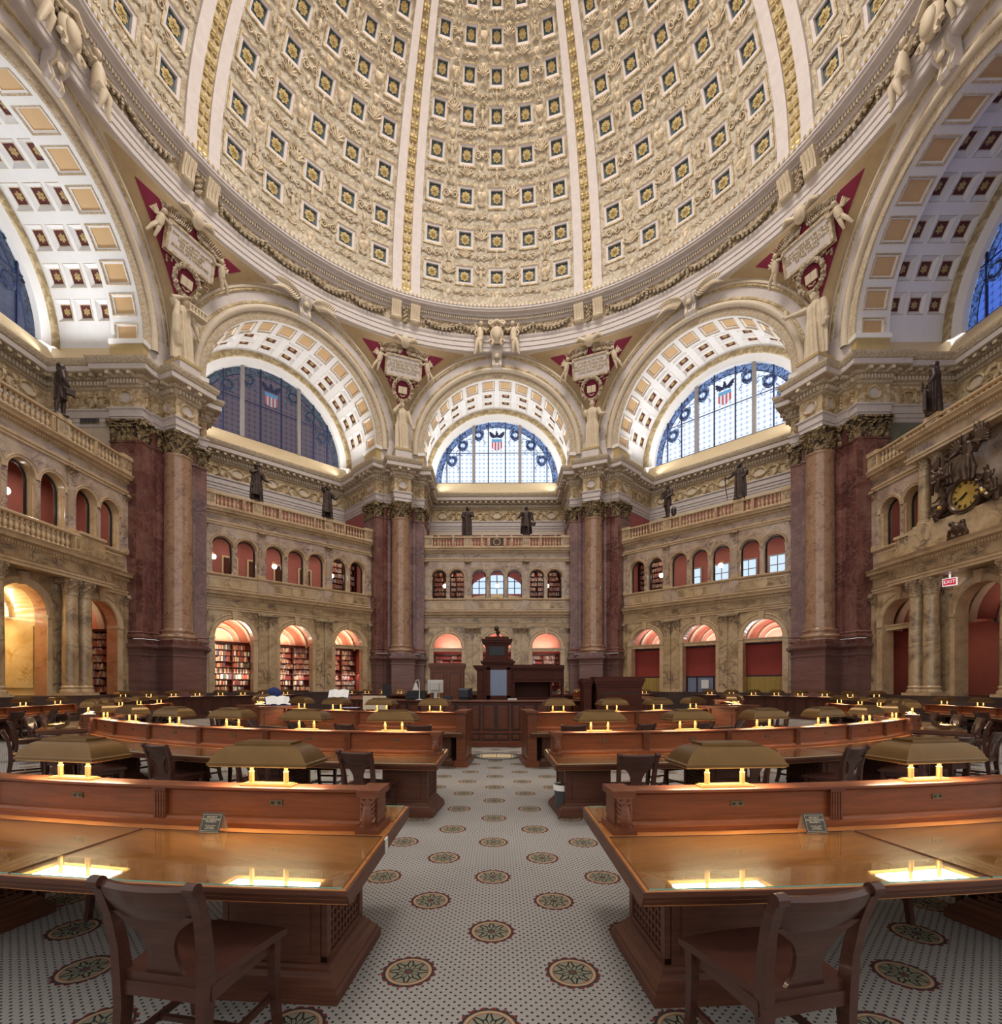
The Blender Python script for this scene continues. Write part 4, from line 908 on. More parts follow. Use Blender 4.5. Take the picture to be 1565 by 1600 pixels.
scr.sweep(line, [(0, 12.14), (0.06, 12.16), (0.06, 12.26), (0.11, 12.3), (0.11, 12.38), (0.03, 12.4)], 2); scr.sweep(line, [(0.03, 12.4), (0.03, 12.76)], 1)
scr.sweep(line, [(0.03, 12.76), (0.08, 12.8), (0.16, 12.94), (0.32, 12.97), (0.34, 13.06), (0.42, 13.16), (0.42, 13.2), (-0.5, 13.2)], 2)
dentils(scr, line, 0.06, 0.11, 12.81, 12.93, 0.12, 0.55, 2)
for uc, hw, zb, zs in G_ARCH:
    arch_sweep(scr, [(hw, W0-0.02), (hw+0.06, W0-0.06), (hw+0.26, W0-0.06), (hw+0.30, W0-0.10), (hw+0.36, W0-0.02)], uc, zs, -90, 90, 20, 2)
    scr.prism([(uc-0.13, zs+hw-0.05), (uc+0.13, zs+hw-0.05), (uc+0.19, 6.66), (uc-0.19, 6.66)], -20.22, -20.02, 2, Matrix(((1, 0, 0, 0), (0, 0, -1, 0), (0, 1, 0, 0), (0, 0, 0, 1))))
    for s in (-1, 1):
        scr.box(uc+s*hw-0.02 if s > 0 else uc-hw-0.36, uc+hw+0.36 if s > 0 else uc-hw+0.02, W0-0.09, W1, zs-0.14, zs, 2)
        scr.box(uc+s*(hw+0.17)-0.17, uc+s*(hw+0.17)+0.17, W0-0.05, W0, 1.35, zs-0.14, 2)
for uc, hw, zb, zs in U_ARCH:
    arch_sweep(scr, [(hw, W0-0.01), (hw+0.03, W0-0.05), (hw+0.10, W0-0.05), (hw+0.13, W0-0.08), (hw+0.16, W0)], uc, zs, -90, 90, 16, 2)
    for s in (-1, 1): scr.lathe([(0.10, 0), (0.10, 0.08), (0.072, 0.12), (0.068, 1.55), (0.09, 1.6), (0.12, 1.74), (0.13, 1.8)], (uc+s*(hw+0.03), W0+0.12, 9.04), 8, 2, False, False)
def pilaster(u, w, z0, z1, cap, m=0, d=0.10):
    scr.box(u-w/2, u+w/2, W0-d, W0, z0, z1-cap, m); scr.box(u-w/2-0.05, u+w/2+0.05, W0-d-0.05, W0, z0, z0+0.12, 2); scr.box(u-w/2-0.03, u+w/2+0.03, W0-d-0.03, W0, z0+0.12, z0+0.22, 2)
    pilaster_capital(scr, (u+w/2, W0-d), (u-w/2, W0-d), z1-cap, z1, 0.06, 3, 0.2)
for s in (-1, 1):
    for u in (1.67, 2.35): pilaster(s*u, 0.56, 1.35, 6.68, 0.55, 0)
    pilaster(s*5.98, 0.5, 1.35, 6.68, 0.5, 0); pilaster(s*2.41, 0.42, 9.04, 12.14, 0.32, 1, 0.08); pilaster(s*5.92, 0.42, 9.04, 12.14, 0.32, 1, 0.08)
for c, hw in ((-4.1, 1.5), (0, 1.5), (4.1, 1.5)):      # framed parapet panels with a roundel
    for x0, x1 in ((c-hw, c-0.36), (c+0.36, c+hw)): scr.box(x0, x1, W0-0.035, W0, 8.2, 8.72, 0)
    for x0, x1, z0, z1 in ((c-hw-0.08, c+hw+0.08, 8.12, 8.2), (c-hw-0.08, c+hw+0.08, 8.72, 8.80)): scr.box(x0, x1, W0-0.05, W0, z0, z1, 2)
    scr.rings([[(c+r*cos(2*pi*j/20), w, 8.46+r*sin(2*pi*j/20)) for j in range(20)] for r, w in ((0.34, W0), (0.34, W0-0.06), (0.26, W0-0.06), (0.25, W0-0.03), (0.0, W0-0.03))], True, 2)
for s in (-1, 1): scr.box(s*2.35-0.3, s*2.35+0.3, W0-0.07, W0, 8.04, 8.88, 1)
scr_me = scr.mesh('marble_screen', ['marble_siena', 'marble_upper', 'marble_trim', 'capital_marble', 'marble_dark', 'marble_rust'])
scr_me2 = scr_me.copy(); scr_me2.materials[5] = MT['marble_trim']
frm = MB()      # dark metal frames of the upper windows
for uc, hw, zb, zs in U_ARCH:
    arch_sweep(frm, [(hw-0.02, 20.58), (hw-0.09, 20.58), (hw-0.09, 20.66), (hw-0.02, 20.66)], uc, zs, -90, 90, 16, 0)
    for s in (-1, 1): frm.box(uc+s*(hw-0.05)-0.04, uc+s*(hw-0.05)+0.04, 20.58, 20.66, 9.04, zs)
    frm.box(uc-hw, uc+hw, 20.58, 20.66, 9.04, 9.12)
frm_me = frm.mesh('window_frame', 'black_metal')
BAL = MB(); BAL.lathe([(0.085, 0), (0.085, 0.05), (0.05, 0.08), (0.06, 0.12), (0.10, 0.22), (0.085, 0.32), (0.045, 0.44), (0.055, 0.47), (0.045, 0.50), (0.075, 0.56), (0.085, 0.60), (0.085, 0.64)], (0, 0, 0), 10)
bal_me = BAL.mesh('baluster', 'marble_trim', 50)
def balustrade(ang, lb, pl, U=6.2, w=20.1, z=13.2, posts=(), gaps=()):
    """rail, plinth, pedestals and turned balusters along a bay"""
    g = thing('balustrade', lb, 'balustrade', (0, 0, 0), -radians(ang), 'gallery balustrades')
    mb = MB(); mb.sweep([(U, w), (-U, w)], [(-0.16, z), (0.16, z), (0.16, z+0.10), (0.12, z+0.14), (-0.12, z+0.14), (-0.16, z+0.10), (-0.16, z)], 0, caps=True); mb.build('plinth', 'marble_trim', g)
    mb = MB(); mb.sweep([(U, w), (-U, w)], [(-0.15, z+0.78), (0.15, z+0.78), (0.19, z+0.82), (0.19, z+0.88), (0.14, z+0.92), (-0.14, z+0.92), (-0.19, z+0.88), (-0.15, z+0.78)], 0, caps=True); mb.build('rail', 'marble_trim', g)
    for u, hw in posts:
        mb = MB(); mb.box(u-hw, u+hw, w-0.17, w+0.17, z+0.14, z+0.78); mb.box(u-hw+0.07, u+hw-0.07, w-0.20, w-0.17, z+0.24, z+0.70, 1)
        if hw > 0.2: mb.box(u-hw-0.06, u+hw+0.06, w-0.25, w+0.25, z+0.78, z+0.99); mb.box(u-hw-0.02, u+hw+0.02, w-0.19, w+0.19, z, z+0.78)
        mb.build('pedestal', ['marble_trim', 'marble_siena'], g)
    n = int(2*U/0.235)
    for i in range(n):
        u = -U+(i+0.5)*2*U/n
        if all(abs(u-p) > h+0.06 for p, h in posts): link('baluster', bal_me, g, (u, w, z+0.14))
    return g
BALW = {-90: 'below the night window on the left wall', -45: 'below the dark purple window', 0: 'below the centre window', 45: 'below the bright window right of centre', 90: 'above the clock'}
for ang in BAYS:
    wl = WALLS[ang]; link('marble_screen', scr_me if ang == -90 else scr_me2, wl); link('window_frame', frm_me, wl)
    pos = {0: (-2.40, 2.43), -45: (-2.74, 2.30), 45: (-2.26, 2.74), -90: (1.72, -1.72), 90: (-2.05, 2.05)}[ang]
    posts = [(p, 0.30) for p in pos]+[(-5.75, 0.45), (5.75, 0.45), (-1.25, 0.08), (1.25, 0.08), (-3.6, 0.08), (3.6, 0.08)]
    if ang == 0: posts += [(-0.72, 0.06), (0.72, 0.06)]
    balustrade(ang, 'marble balustrade with turned balusters on the gallery '+BALW[ang], None, posts=posts)
clk = thing('gallery_grille', 'dark round-patterned grille in the middle of the centre balustrade', 'grille', (0, 20.02, 13.36))
mb = MB(); mb.box(-0.62, 0.62, -0.04, 0.0, 0, 0.62); mb.rings([[(r*cos(2*pi*j/24), y, 0.31+r*sin(2*pi*j/24)) for j in range(24)] for r, y in ((0.30, -0.04), (0.30, -0.08), (0.24, -0.08), (0.24, -0.04))], True, 1)
for s in (-1, 1): mb.box(s*0.62-0.06, s*0.62+0.06, -0.08, 0.0, 0, 0.62, 1)
mb.build('grille', ['clock_bronze', 'marble_trim'], clk)
# ------------------------------------------------------------------ alcoves and galleries behind the screens
def alcove(ang, gwall, uwall, vault, glow, power, upper):
    r = MB(); X = 6.3; Wb = 23.9
    r.quad((-X, 20.75, 1.34), (X, 20.75, 1.34), (X, Wb, 1.34), (-X, Wb, 1.34), 3)
    for z0, z1, m in ((1.34, 4.85, 0), (4.85, 6.85, 2)):
        r.quad((-X, Wb, z0), (X, Wb, z0), (X, Wb, z1), (-X, Wb, z1), m)
        for s in (-1, 1): r.quad((s*X, 20.75, z0), (s*X, Wb, z0), (s*X, Wb, z1), (s*X, 20.75, z1), m)
    # groined ceiling: a barrel over each arch with pale ribs
    for c in (-4.1, 0.0, 4.1):
        for k in range(6):
            w0, w1 = 20.75+k*3.15/6, 20.75+(k+1)*3.15/6
            r.rings([[(c+2.0*sin(radians(a)), w, 4.85+1.75*cos(radians(a))) for a in range(-90, 91, 10)] for w in (w0, w1)], False, 2)
        for w in ((21.6, 23.0) if ang else ()): arch_sweep(r, [(1.98, w-0.18), (1.86, w-0.18), (1.86, w+0.18), (1.98, w+0.18)], c, 4.85-0.12, -90, 90, 16, 4)
        for rr in ((0.95, 1.35) if ang else ()): arch_sweep(r, [(rr, Wb-0.01), (rr, Wb-0.07), (rr+0.10, Wb-0.07), (rr+0.10, Wb-0.01)], c, 4.85, -90, 90, 16, 4)
    r.quad((-X, 20.75, 7.95), (X, 20.75, 7.95), (X, Wb, 7.95), (-X, Wb, 7.95), 3); r.quad((-X, 20.75, 12.6), (X, 20.75, 12.6), (X, Wb+1, 12.6), (-X, Wb+1, 12.6), 1)
    r.quad((-X, Wb, 7.95), (X, Wb, 7.95), (X, Wb, 12.6), (-X, Wb, 12.6), 1); r.quad((-X, 20.7, 6.85), (X, 20.7, 6.85), (X, Wb, 6.85), (-X, Wb, 6.85), 3)
    for s in (-1, 1): r.quad((s*X, 20.75, 7.95), (s*X, Wb, 7.95), (s*X, Wb, 12.6), (s*X, 20.75, 12.6), 1)
    r.quad((-X, 20.2, 13.19), (X, 20.2, 13.19), (X, 24.9, 13.19), (-X, 24.9, 13.19), 3)
    r.build('alcove', [gwall, uwall, vault, 'marble_dark', 'plaster_cream'], WALLS[ang])
    for c in (-4.1, 0.0, 4.1):
        area_light('alcove_strip_lamp', bw(ang, c, 23.2, 4.95), (pi, 0, -radians(ang)), 1.9, 0.25, power, glow)
        area_light('reading_lamp', bw(ang, c, 21.5, 4.7), (radians(38), 0, -radians(ang)), 1.6, 0.2, power*0.6, glow, None, 130)
    if ang == -45:
        for c in (-3.3, 1.0, 5.2): area_light('shelf_lamp', bw(ang, c, 22.65, 2.75), (radians(42), 0, -radians(ang)), 2.2, 0.12, 16, (1, 0.93, 0.82), None, 120)
    for c in (-3.6, 0, 3.6): area_light('gallery_lamp', bw(ang, c, 22.0, 12.4), (0, 0, -radians(ang)), 2.0, 0.6, upper, (1, 0.86, 0.70))
alcove(-90, 'red_wall', 'red_wall', 'peach_wall', (1, 0.80, 0.52), 55, 60)
alcove(-45, 'maroon_wall', 'red_wall', 'peach_wall', (1, 0.85, 0.62), 95, 60)
alcove(0, 'maroon_wall', 'rose_wall', 'peach_wall', (1, 0.88, 0.78), 60, 45)
alcove(45, 'red_wall', 'red_wall', 'peach_wall', (1, 0.92, 0.86), 55, 50)
alcove(90, 'red_wall', 'red_wall', 'red_wall', (1, 0.75, 0.55), 22, 30)
def beam(ang, u, wh):
    mb = MB(); mb.box(-1.2, 1.2, -0.15, 0.15, 0, 0.27); mb.box(-1.24, 1.24, -0.19, 0.19, 0.21, 0.27)
    tag(mb.build('transom', 'marble_trim', None, bw(ang, u, 20.5, 4.67), -radians(ang)), 'yellow marble transom across the '+wh, 'transom', 'arch transoms')
for ang, u, wh in ((-45, 4.1, 'third ground arch under the dark purple window'), (0, -4.1, 'ground arch left of the tall bookless tower desk'), (0, 4.1, 'ground arch above the low counter right of the tower desk'), (0, 0.0, 'middle ground arch behind the tower desk'),
                   (45, -4.1, 'red-panelled arch next to the far right pier'), (45, 0.0, 'middle arch with red panel and notice'), (45, 4.1, 'third red-panelled arch with yellow curtain'), (90, -4.1, 'arch below the exit sign, beside the pier')): beam(ang, u, wh)
# bookcases: a frame of shelves against the back wall, books as things of their own in the nearest alcoves
books_left = [300]; BKS = []
bk_shapes = []
for w, d, h in ((0.05, 0.2, 0.30), (0.07, 0.2, 0.34), (0.04, 0.18, 0.26), (0.09, 0.22, 0.36), (0.06, 0.2, 0.28)):
    mb = MB(); mb.box(-w/2, w/2, 0, d, 0, h); bk_shapes.append((w, h, mb.mesh('book', 'book_cloth')))
bulk = MB()
def bookcase(ang, u0, u1, w, z0, z1, n, mode, lb, fill=0.7, base_bright=False, up=1.15):
    """mode 'each': books are objects; 'bulk': they go into the shared mass"""
    g = thing('bookcase', lb, 'bookcase', bw(ang, 0, 0, 0), -radians(ang), 'alcove bookcases')
    mb = MB(); mb.box(u0, u1, w, w+0.04, z0, z1, 1)
    k = max(1, round((u1-u0)/up)); ux = [u0+(u1-u0)*i/k for i in range(k+1)]
    for x in ux: mb.box(x-0.04, x+0.04, w-0.36, w, z0, z1)
    dz = (z1-z0)/n
    for i in range(n+1): mb.box(u0, u1, w-0.36, w, z0+i*dz-0.02, z0+i*dz+0.02)
    mb.box(u0-0.05, u1+0.05, w-0.42, w, z1, z1+0.14); mb.build('case', ['dark_wood', 'maroon_wall'], g)
    for i in range(n):
        for xa, xb in zip(ux, ux[1:]):
            x = xa+0.06; stop = xa+(xb-xa)*(fill+random.uniform(-0.25, 0.3)); stop = min(stop, xb-0.06)
            while x < stop:
                wd, h, me = random.choice(bk_shapes); h2 = min(1.0, (dz-0.06)/h)
                if isinstance(mode, tuple) and mode[0] < x and x+wd < mode[1] and books_left[0] > 0:
                    o = link('book', me, None, bw(ang, x+wd/2, w-0.32, z0+i*dz+0.02), -radians(ang)); o.scale = (1, 1, h2); books_left[0] -= 1; BKS.append((o, lb, i, ang))
                else: bulk.add(MBbox(x, x+wd, w-0.32, w-0.1, z0+i*dz+0.02, z0+i*dz+0.02+h*h2), BM(ang))
                x += wd+0.004
def MBbox(*a):
    m = MB(); m.box(*a); return m
DESC = {0: 'first', 1: 'middle', 2: 'third'}
for i, (u0, u1, win_) in enumerate(((-6.0, -2.05, (-4.75, -2.1)), (-2.0, 2.4, (-0.35, 2.3)), (2.45, 6.2, None))):
    bookcase(-45, u0, u1, 23.4, 1.42, 4.75, 8, win_, 'dark bookcase seen through the %s ground arch under the dark purple window' % DESC[i], 0.78, up=1.3)
ORD = ['bottom shelf', 'second shelf up', 'third shelf up', 'fourth shelf up', 'fifth shelf up', 'sixth shelf up', 'seventh shelf up', 'top shelf']
BKN = {}
for o, lb, i, ang in BKS:
    wh = 'first arch' if ' first ' in lb else 'middle arch'
    tag(o, 'book standing on the %s seen through the %s of the bay under the dark purple window' % (ORD[i], wh), 'book', 'books on the %s behind the %s' % (ORD[i], wh))
    cnt = BKN.setdefault((wh, i), 0)+1; BKN[(wh, i)] = cnt
    o['label'] = '%d%s book from the left on the %s, %s' % (cnt, {1: 'st', 2: 'nd', 3: 'rd'}.get(cnt % 10 if cnt not in (11, 12, 13) else 0, 'th'), ORD[i], wh+' below dark purple window')
bookcase(0, -5.5, -2.7, 23.4, 1.42, 4.5, 8, 'bulk', 'mostly empty maroon bookcase in the alcove left of the tower desk', 0.15)
bookcase(0, 2.7, 5.5, 23.4, 1.42, 4.5, 8, 'bulk', 'bookcase with pale volumes in the alcove right of the tower desk', 0.6)
bookcase(0, -1.4, 1.4, 23.4, 1.42, 4.5, 8, 'bulk', 'maroon bookcase behind the tower desk', 0.15)
bookcase(0, -23.7, -21.0, 6.28, 1.42, 4.75, 8, 'bulk', 'bookcase seen through the narrow rust-coloured arch beside the left pier', 0.8)
bookcase(0, -5.6, -2.6, 23.3, 8.0, 11.9, 9, 'bulk', 'upper gallery bookcase behind the left pair of arches of the centre bay', 0.95)
bookcase(0, 2.6, 5.6, 23.3, 8.0, 11.9, 9, 'bulk', 'upper gallery bookcase behind the right pair of arches of the centre bay', 0.95)
bookcase(-45, 4.0, 6.1, 23.3, 8.0, 11.9, 9, 'bulk', 'upper gallery bookcase behind the last arches of the dark purple bay', 0.95)
bookcase(45, -6.1, -4.0, 23.3, 8.0, 11.9, 9, 'bulk', 'upper gallery bookcase behind the first arches of the right bay', 0.95)
tag(bulk.build('books', 'book_row'), 'books filling the other alcove and gallery shelves', 'books', None, 'stuff')
# upper galleries
def framed(ang, u, z, w, h, lb, inner, glow=False):
    mb = MB(); mb.box(-w/2, w/2, -0.05, 0, 0, h); mb.box(-w/2+0.12, w/2-0.12, -0.06, -0.05, 0.12, h-0.12, 1)
    if glow: mb.box(-0.03, 0.03, -0.09, -0.05, 0.12, h-0.12); mb.box(-w/2+0.1, w/2-0.1, -0.09, -0.05, h*0.5-0.03, h*0.5+0.03)
    tag(mb.build('gallery_window' if glow else 'picture', ['plaster_tan' if not glow else 'window_frame', inner], None, bw(ang, u, 23.86, z), -radians(ang)), lb, 'window' if glow else 'picture', 'gallery windows' if glow else 'gallery pictures')
for u, d in ((-5.2, 'first arch'), (-3.3, 'second arch'), (-1.6, 'third arch'), (0.3, 'fourth arch'), (2.2, 'fifth arch')):
    framed(-45, u, 9.55, 1.1, 1.55, 'dark panel in pale frame, red gallery wall, %s of dark purple bay' % d, 'dark_wood')
for u, d in ((-1.9, 'third arch'), (0.2, 'fourth arch'), (2.1, 'fifth arch'), (4.0, 'sixth arch'), (5.6, 'seventh arch')):
    framed(45, u, 9.55, 1.2, 1.5, 'bright daylight window, red gallery wall, %s of right bay' % d, 'day_pane', True)
mb = MB(); n = 16      # big round-headed window at the back of the centre gallery
mb.poly([(2.5*sin(radians(a)), 23.85, 10.1+1.7*cos(radians(a))) for a in [-90+180*i/n for i in range(n+1)]], 0)
for u in (-1.6, -0.8, 0, 0.8, 1.6): mb.box(u-0.04, u+0.04, 23.78, 23.84, 10.1, 10.1+1.7*sqrt(1-(u/2.5)**2), 1)
for z in (10.6, 11.2): x = 2.5*sqrt(1-((z-10.1)/1.7)**2); mb.box(-x, x, 23.78, 23.84, z-0.025, z+0.025, 1)
for s in (-1, 1): mb.quad((0, 23.75, 10.1), (s*2.6, 23.6, 9.75), (s*2.6, 23.6, 9.35), (0, 23.75, 9.75), 2)
tag(mb.build('gallery_window', ['day_pane', 'lead', 'plaster_yellow']), 'arched leaded window with yellow sill behind the three middle gallery arches', 'window')
LMP = MB(); LMP.ball((0, 0, 0), 0.17, 12); LST = MB(); LST.tube([(0, 0.3, 0.25), (0, 0.12, 0.3), (0, 0, 0.14)], 0.02, 6); LST.box(-0.06, 0.06, 0.28, 0.32, 0.1, 0.4); LST.lathe([(0.06, -0.16), (0.08, -0.1), (0.06, 0.16)], (0, 0, 0), 8)
lg, ls = LMP.mesh('globe', 'globe_glow', True), LST.mesh('lamp_arm', 'brass')
for ang, u, d in ((-45, -5.0, 'first arch of the dark purple bay'), (-45, -1.05, 'third arch of the dark purple bay'), (-45, 3.3, 'sixth arch of the dark purple bay'), (0, -4.45, 'first arch of the centre bay'), (0, 4.3, 'last arch of the centre bay'), (0, 0.02, 'middle arch of the centre bay'),
                  (45, -3.45, 'second arch of the right bay'), (45, 5.3, 'last arch of the right bay'), (-90, 0.6, 'left wall gallery'), (45, 1.0, 'fifth arch of the right bay')):
    g = thing('gallery_lamp', 'glowing globe lamp in the gallery behind the '+d, 'lamp', bw(ang, u, 21.5, 10.35), -radians(ang), 'gallery globe lamps'); link('globe', lg, g); link('lamp_arm', ls, g)
# right bay: red panels, yellow curtains, notice
for u, d in ((-4.1, 'first'), (4.1, 'third')):
    mb = MB(); n = 40
    mb.rings([[(-1.25+2.5*i/n, 0.03*sin(i*1.9), z) for i in range(n+1)] for z in (0, 1.05)], False)
    tag(mb.build('curtain', 'curtain_yellow', None, bw(45, u, 20.95, 1.36), -radians(45), 60), 'yellow pleated half curtain in the %s arch of the right bay' % d, 'curtain', 'yellow half curtains')
for u, d in ((-4.1, 'first'), (0.0, 'middle'), (4.1, 'third')):
    mb = MB(); mb.box(-1.3, 1.3, -0.03, 0.03, 0, 2.05); mb.box(-1.3, 1.3, -0.05, 0.05, 2.05, 2.18, 1); mb.box(-1.3, 1.3, -0.05, 0.05, -0.12, 0.0, 1)
    tag(mb.build('red_blind', ['maroon_wall', 'plastic_dark'], None, bw(45, u, 21.05, 2.5), -radians(45)), 'plain red blind filling the %s arch of the right bay' % d, 'panel', 'red arch blinds')
tag(MBbox(-0.26, 0.26, -0.03, 0, 0, 0.62).build('notice', 'paper_white', None, bw(45, 0.15, 20.9, 1.6), -radians(45)), 'white notice on the glazed door in the middle arch of the right bay', 'notice')
mb = MB()
for x0, x1 in ((-1.2, -0.5), (-0.42, 0.7), (0.78, 1.2)): mb.box(x0, x1, 0, 0.03, 0, 1.02, 1)
for x in (-1.2, -0.46, 0.74, 1.2): mb.box(x-0.05, x+0.05, -0.05, 0.05, 0, 1.1)
tag(mb.build('door_1', ['dark_wood', 'screen_blue'], None, bw(45, 0.0, 21.0, 1.36), -radians(45)), None, None, None, 'structure')
# ------------------------------------------------------------------ side bays: coupled columns, balconies, lining
def side_bay(ang):
    wl = WALLS[ang]; s_ = 'left' if ang < 0 else 'right'
    pr = [(3.75, 20.3), (3.75, 19.35), (-3.75, 19.35), (-3.75, 20.3)]
    e = MB(); e.sweep(pr, [(-0.3, 6.68), (0.0, 6.68), (0.06, 6.7), (0.06, 6.82), (0.10, 6.84), (0.10, 6.94), (0.14, 6.98), (0.03, 7.0)], 1); e.sweep(pr, [(0.03, 7.0), (0.03, 7.42)], 0)
    e.sweep(pr, [(0.03, 7.42), (0.08, 7.46), (0.16, 7.62), (0.34, 7.66), (0.36, 7.78), (0.44, 7.88), (0.10, 7.92), (0.0, 7.94), (-0.9, 7.95)], 1); dentils(e, pr, 0.06, 0.12, 7.47, 7.61, 0.13, 0.55, 1)
    e.quad((-3.75, 19.35, 6.69), (3.75, 19.35, 6.69), (3.75, 20.2, 6.69), (-3.75, 20.2, 6.69), 0)
    e.box(-3.8, 3.8, 19.2, 20.1, 0.0, 1.35, 2)
    for s in (-1, 1):
        e.box(min(s*2.15, s*3.6), max(s*2.15, s*3.6), 19.5, 20.2, 7.94, 8.92, 0); e.box(min(s*2.1, s*3.65), max(s*2.1, s*3.65), 19.44, 20.2, 8.92, 9.05, 1)
    e.build('projecting_entablature', ['marble_siena', 'marble_trim', 'marble_dark'], wl)
    for s in (-1, 1):
        for k, u in enumerate((1.72, 2.50)):
            if s*u*(1 if ang < 0 else -1) < -1.8 and k == 1: pass
            c = thing('marble_column', 'yellow marble column, %s of the pair %s the middle ground arch, %s wall' % ('inner' if k == 0 else 'outer', 'beyond' if s*(-ang) > 0 else 'before', s_), 'column', bw(ang, s*u, 19.62, 1.35), -radians(ang), 'coupled marble columns of the '+s_+' wall')
            m = MB(); m.box(-0.40, 0.40, -0.40, 0.40, 0, 0.12); m.lathe([(0.38, 0.12), (0.40, 0.18), (0.38, 0.25), (0.33, 0.28), (0.33, 0.33), (0.36, 0.38), (0.34, 0.43), (0.31, 0.46)], n=24); m.build('base', 'marble_trim', c, smooth=35)
            m = MB(); m.lathe([(0.315, 0.44), (0.31, 2.0), (0.275, 4.5), (0.28, 4.58), (0.31, 4.62), (0.28, 4.66)], n=28); m.build('shaft', 'marble_siena', c, smooth=35)
            m = MB(); corinthian(m, 0.275, 0.70, 4.64, (0, 0), 8); m.build('capital', 'capital_marble', c, smooth=35)
side_bay(-90); side_bay(90)
balcony = balustrade(-90, 'marble balcony balustrade in front of the middle arches of the left wall', None, U=2.15, w=19.62, z=7.95, posts=[(-1.95, 0.18), (1.95, 0.14)]); balcony['group'] = 'balcony'
pas = MB()      # lit passage lined with golden marble behind the middle ground arch of the left wall
for s in (-1, 1): pas.quad((s*1.3, 20.75, 1.36), (s*1.3, 22.6, 1.36), (s*1.3, 22.6, 4.9), (s*1.3, 20.75, 4.9)); pas.box(min(s*1.24, s*1.3), max(s*1.24, s*1.3), 20.9, 22.3, 1.7, 4.5)
pas.quad((-2, 22.6, 1.36), (2, 22.6, 1.36), (2, 22.6, 4.9), (-2, 22.6, 4.9)); pas.box(-1.3, 1.3, 22.5, 22.6, 4.6, 4.9, 1)
arch_sweep(pas, [(1.3, 20.75), (1.3, 21.9)], 0, 4.9, -90, 90, 20, 0); arch_sweep(pas, [(1.3, 21.9), (1.15, 21.9), (1.15, 22.1), (1.3, 22.1)], 0, 4.9, -90, 90, 20, 1); arch_sweep(pas, [(1.3, 22.1), (1.3, 22.6), (0.0, 22.6)], 0, 4.9, -90, 90, 20, 2)
pas.build('passage_lining', ['marble_gold', 'marble_trim', 'plaster_cream'], WALLS[-90])
area_light('passage_lamp', bw(-90, 0, 22.45, 4.95), (radians(200), 0, radians(90)), 2.2, 0.15, 40, (1, 0.86, 0.6)); area_light('passage_ceiling_lamp', bw(-90, 0, 21.4, 6.1), (0, 0, radians(90)), 0.9, 0.6, 45, (1, 0.85, 0.6))
mb = MB(); mb.box(1.6, 6.2, 21.05, 21.12, 14.9, 15.35); 
vt = MB(); vt.box(-0.55, 0.55, -0.05, 0, 0, 0.34)
for k in range(16): vt.box(-0.52+k*0.066, -0.49+k*0.066, -0.07, -0.05, 0.02, 0.32, 1)
tag(vt.build('air_vent', ['plaster_tan', 'plastic_dark'], None, bw(-90, 6.2, 22.4, 16.22), radians(0), 0), 'dark slatted air vent high beside the bronze statue on the left wall', 'vent')
# ------------------------------------------------------------------ figures
def hand(mb, p, d, h, up=(0, 0, 1)):
    """palm, four bent fingers of unequal length and a thumb from the side of the palm; h: body height"""
    p, d = Vector(p), Vector(d).normalized(); s = d.cross(Vector(up)); s = s.normalized() if s.length > 0.1 else Vector((1, 0, 0)); n = s.cross(d)
    c = p+d*0.022*h; mb.tube([p, c, p+d*0.045*h], [0.013*h, 0.019*h, 0.017*h], 8, 0, True, 0.6)
    for k, L in enumerate((0.040, 0.046, 0.043, 0.034)):
        a = p+d*0.042*h+s*(k-1.5)*0.010*h; mb.tube([a, a+d*L*0.55*h-n*0.004*h, a+d*L*0.9*h-n*0.02*h], [0.0062*h, 0.0055*h, 0.0045*h], 6)
    mb.tube([p+d*0.015*h+s*-0.016*h, p+d*0.035*h-s*0.032*h, p+d*0.055*h-s*0.034*h], [0.007*h, 0.0065*h, 0.005*h], 6)
def head(mb, c, h, yaw=0.0, pitch=0.0, hair=0.3, beard=0.0, hat=False):
    R = Matrix.Rotation(yaw, 3, 'Z') @ Matrix.Rotation(pitch, 3, 'X'); C = Vector(c); V = lambda x, y, z: C+R @ Vector((x*h, y*h, z*h))
    mb.ball(C, (0.050*h, 0.058*h, 0.068*h), 14, 0, R)
    mb.ball(V(0, -0.030, -0.035), (0.034*h, 0.030*h, 0.034*h), 10, 0, R)
    mb.tube([V(0, -0.052, 0.018), V(0, -0.068, -0.010), V(0, -0.055, -0.016)], [0.006*h, 0.009*h, 0.007*h], 6)
    for s in (-1, 1):
        mb.ball(V(s*0.021, -0.050, 0.010), (0.011*h, 0.007*h, 0.007*h), 6, 0, R); mb.tube([V(s*0.008, -0.056, 0.022), V(s*0.034, -0.046, 0.022)], 0.006*h, 5); mb.ball(V(s*0.050, 0.0, 0.0), (0.008*h, 0.014*h, 0.020*h), 6, 0, R)
    mb.tube([V(-0.016, -0.056, -0.032), V(0.016, -0.056, -0.032)], 0.006*h, 5)
    if hair: mb.ball(V(0, 0.014, 0.022), (0.056*h, 0.056*h, 0.058*h), 12, 0, R); mb.ball(V(0, 0.035, -0.02-hair*0.06), (0.045*h, 0.035*h, (0.03+hair*0.06)*h), 10, 0, R)
    if beard: mb.tube([V(0, -0.045, -0.045), V(0, -0.05, -0.075), V(0, -0.04, -0.06-beard*0.10)], [0.032*h, 0.028*h, 0.010*h], 8)
    if hat: mb.lathe([(0.085*h, 0.035*h), (0.085*h, 0.045*h), (0.052*h, 0.05*h), (0.048*h, 0.085*h), (0.02*h, 0.095*h)], tuple(C), 12)
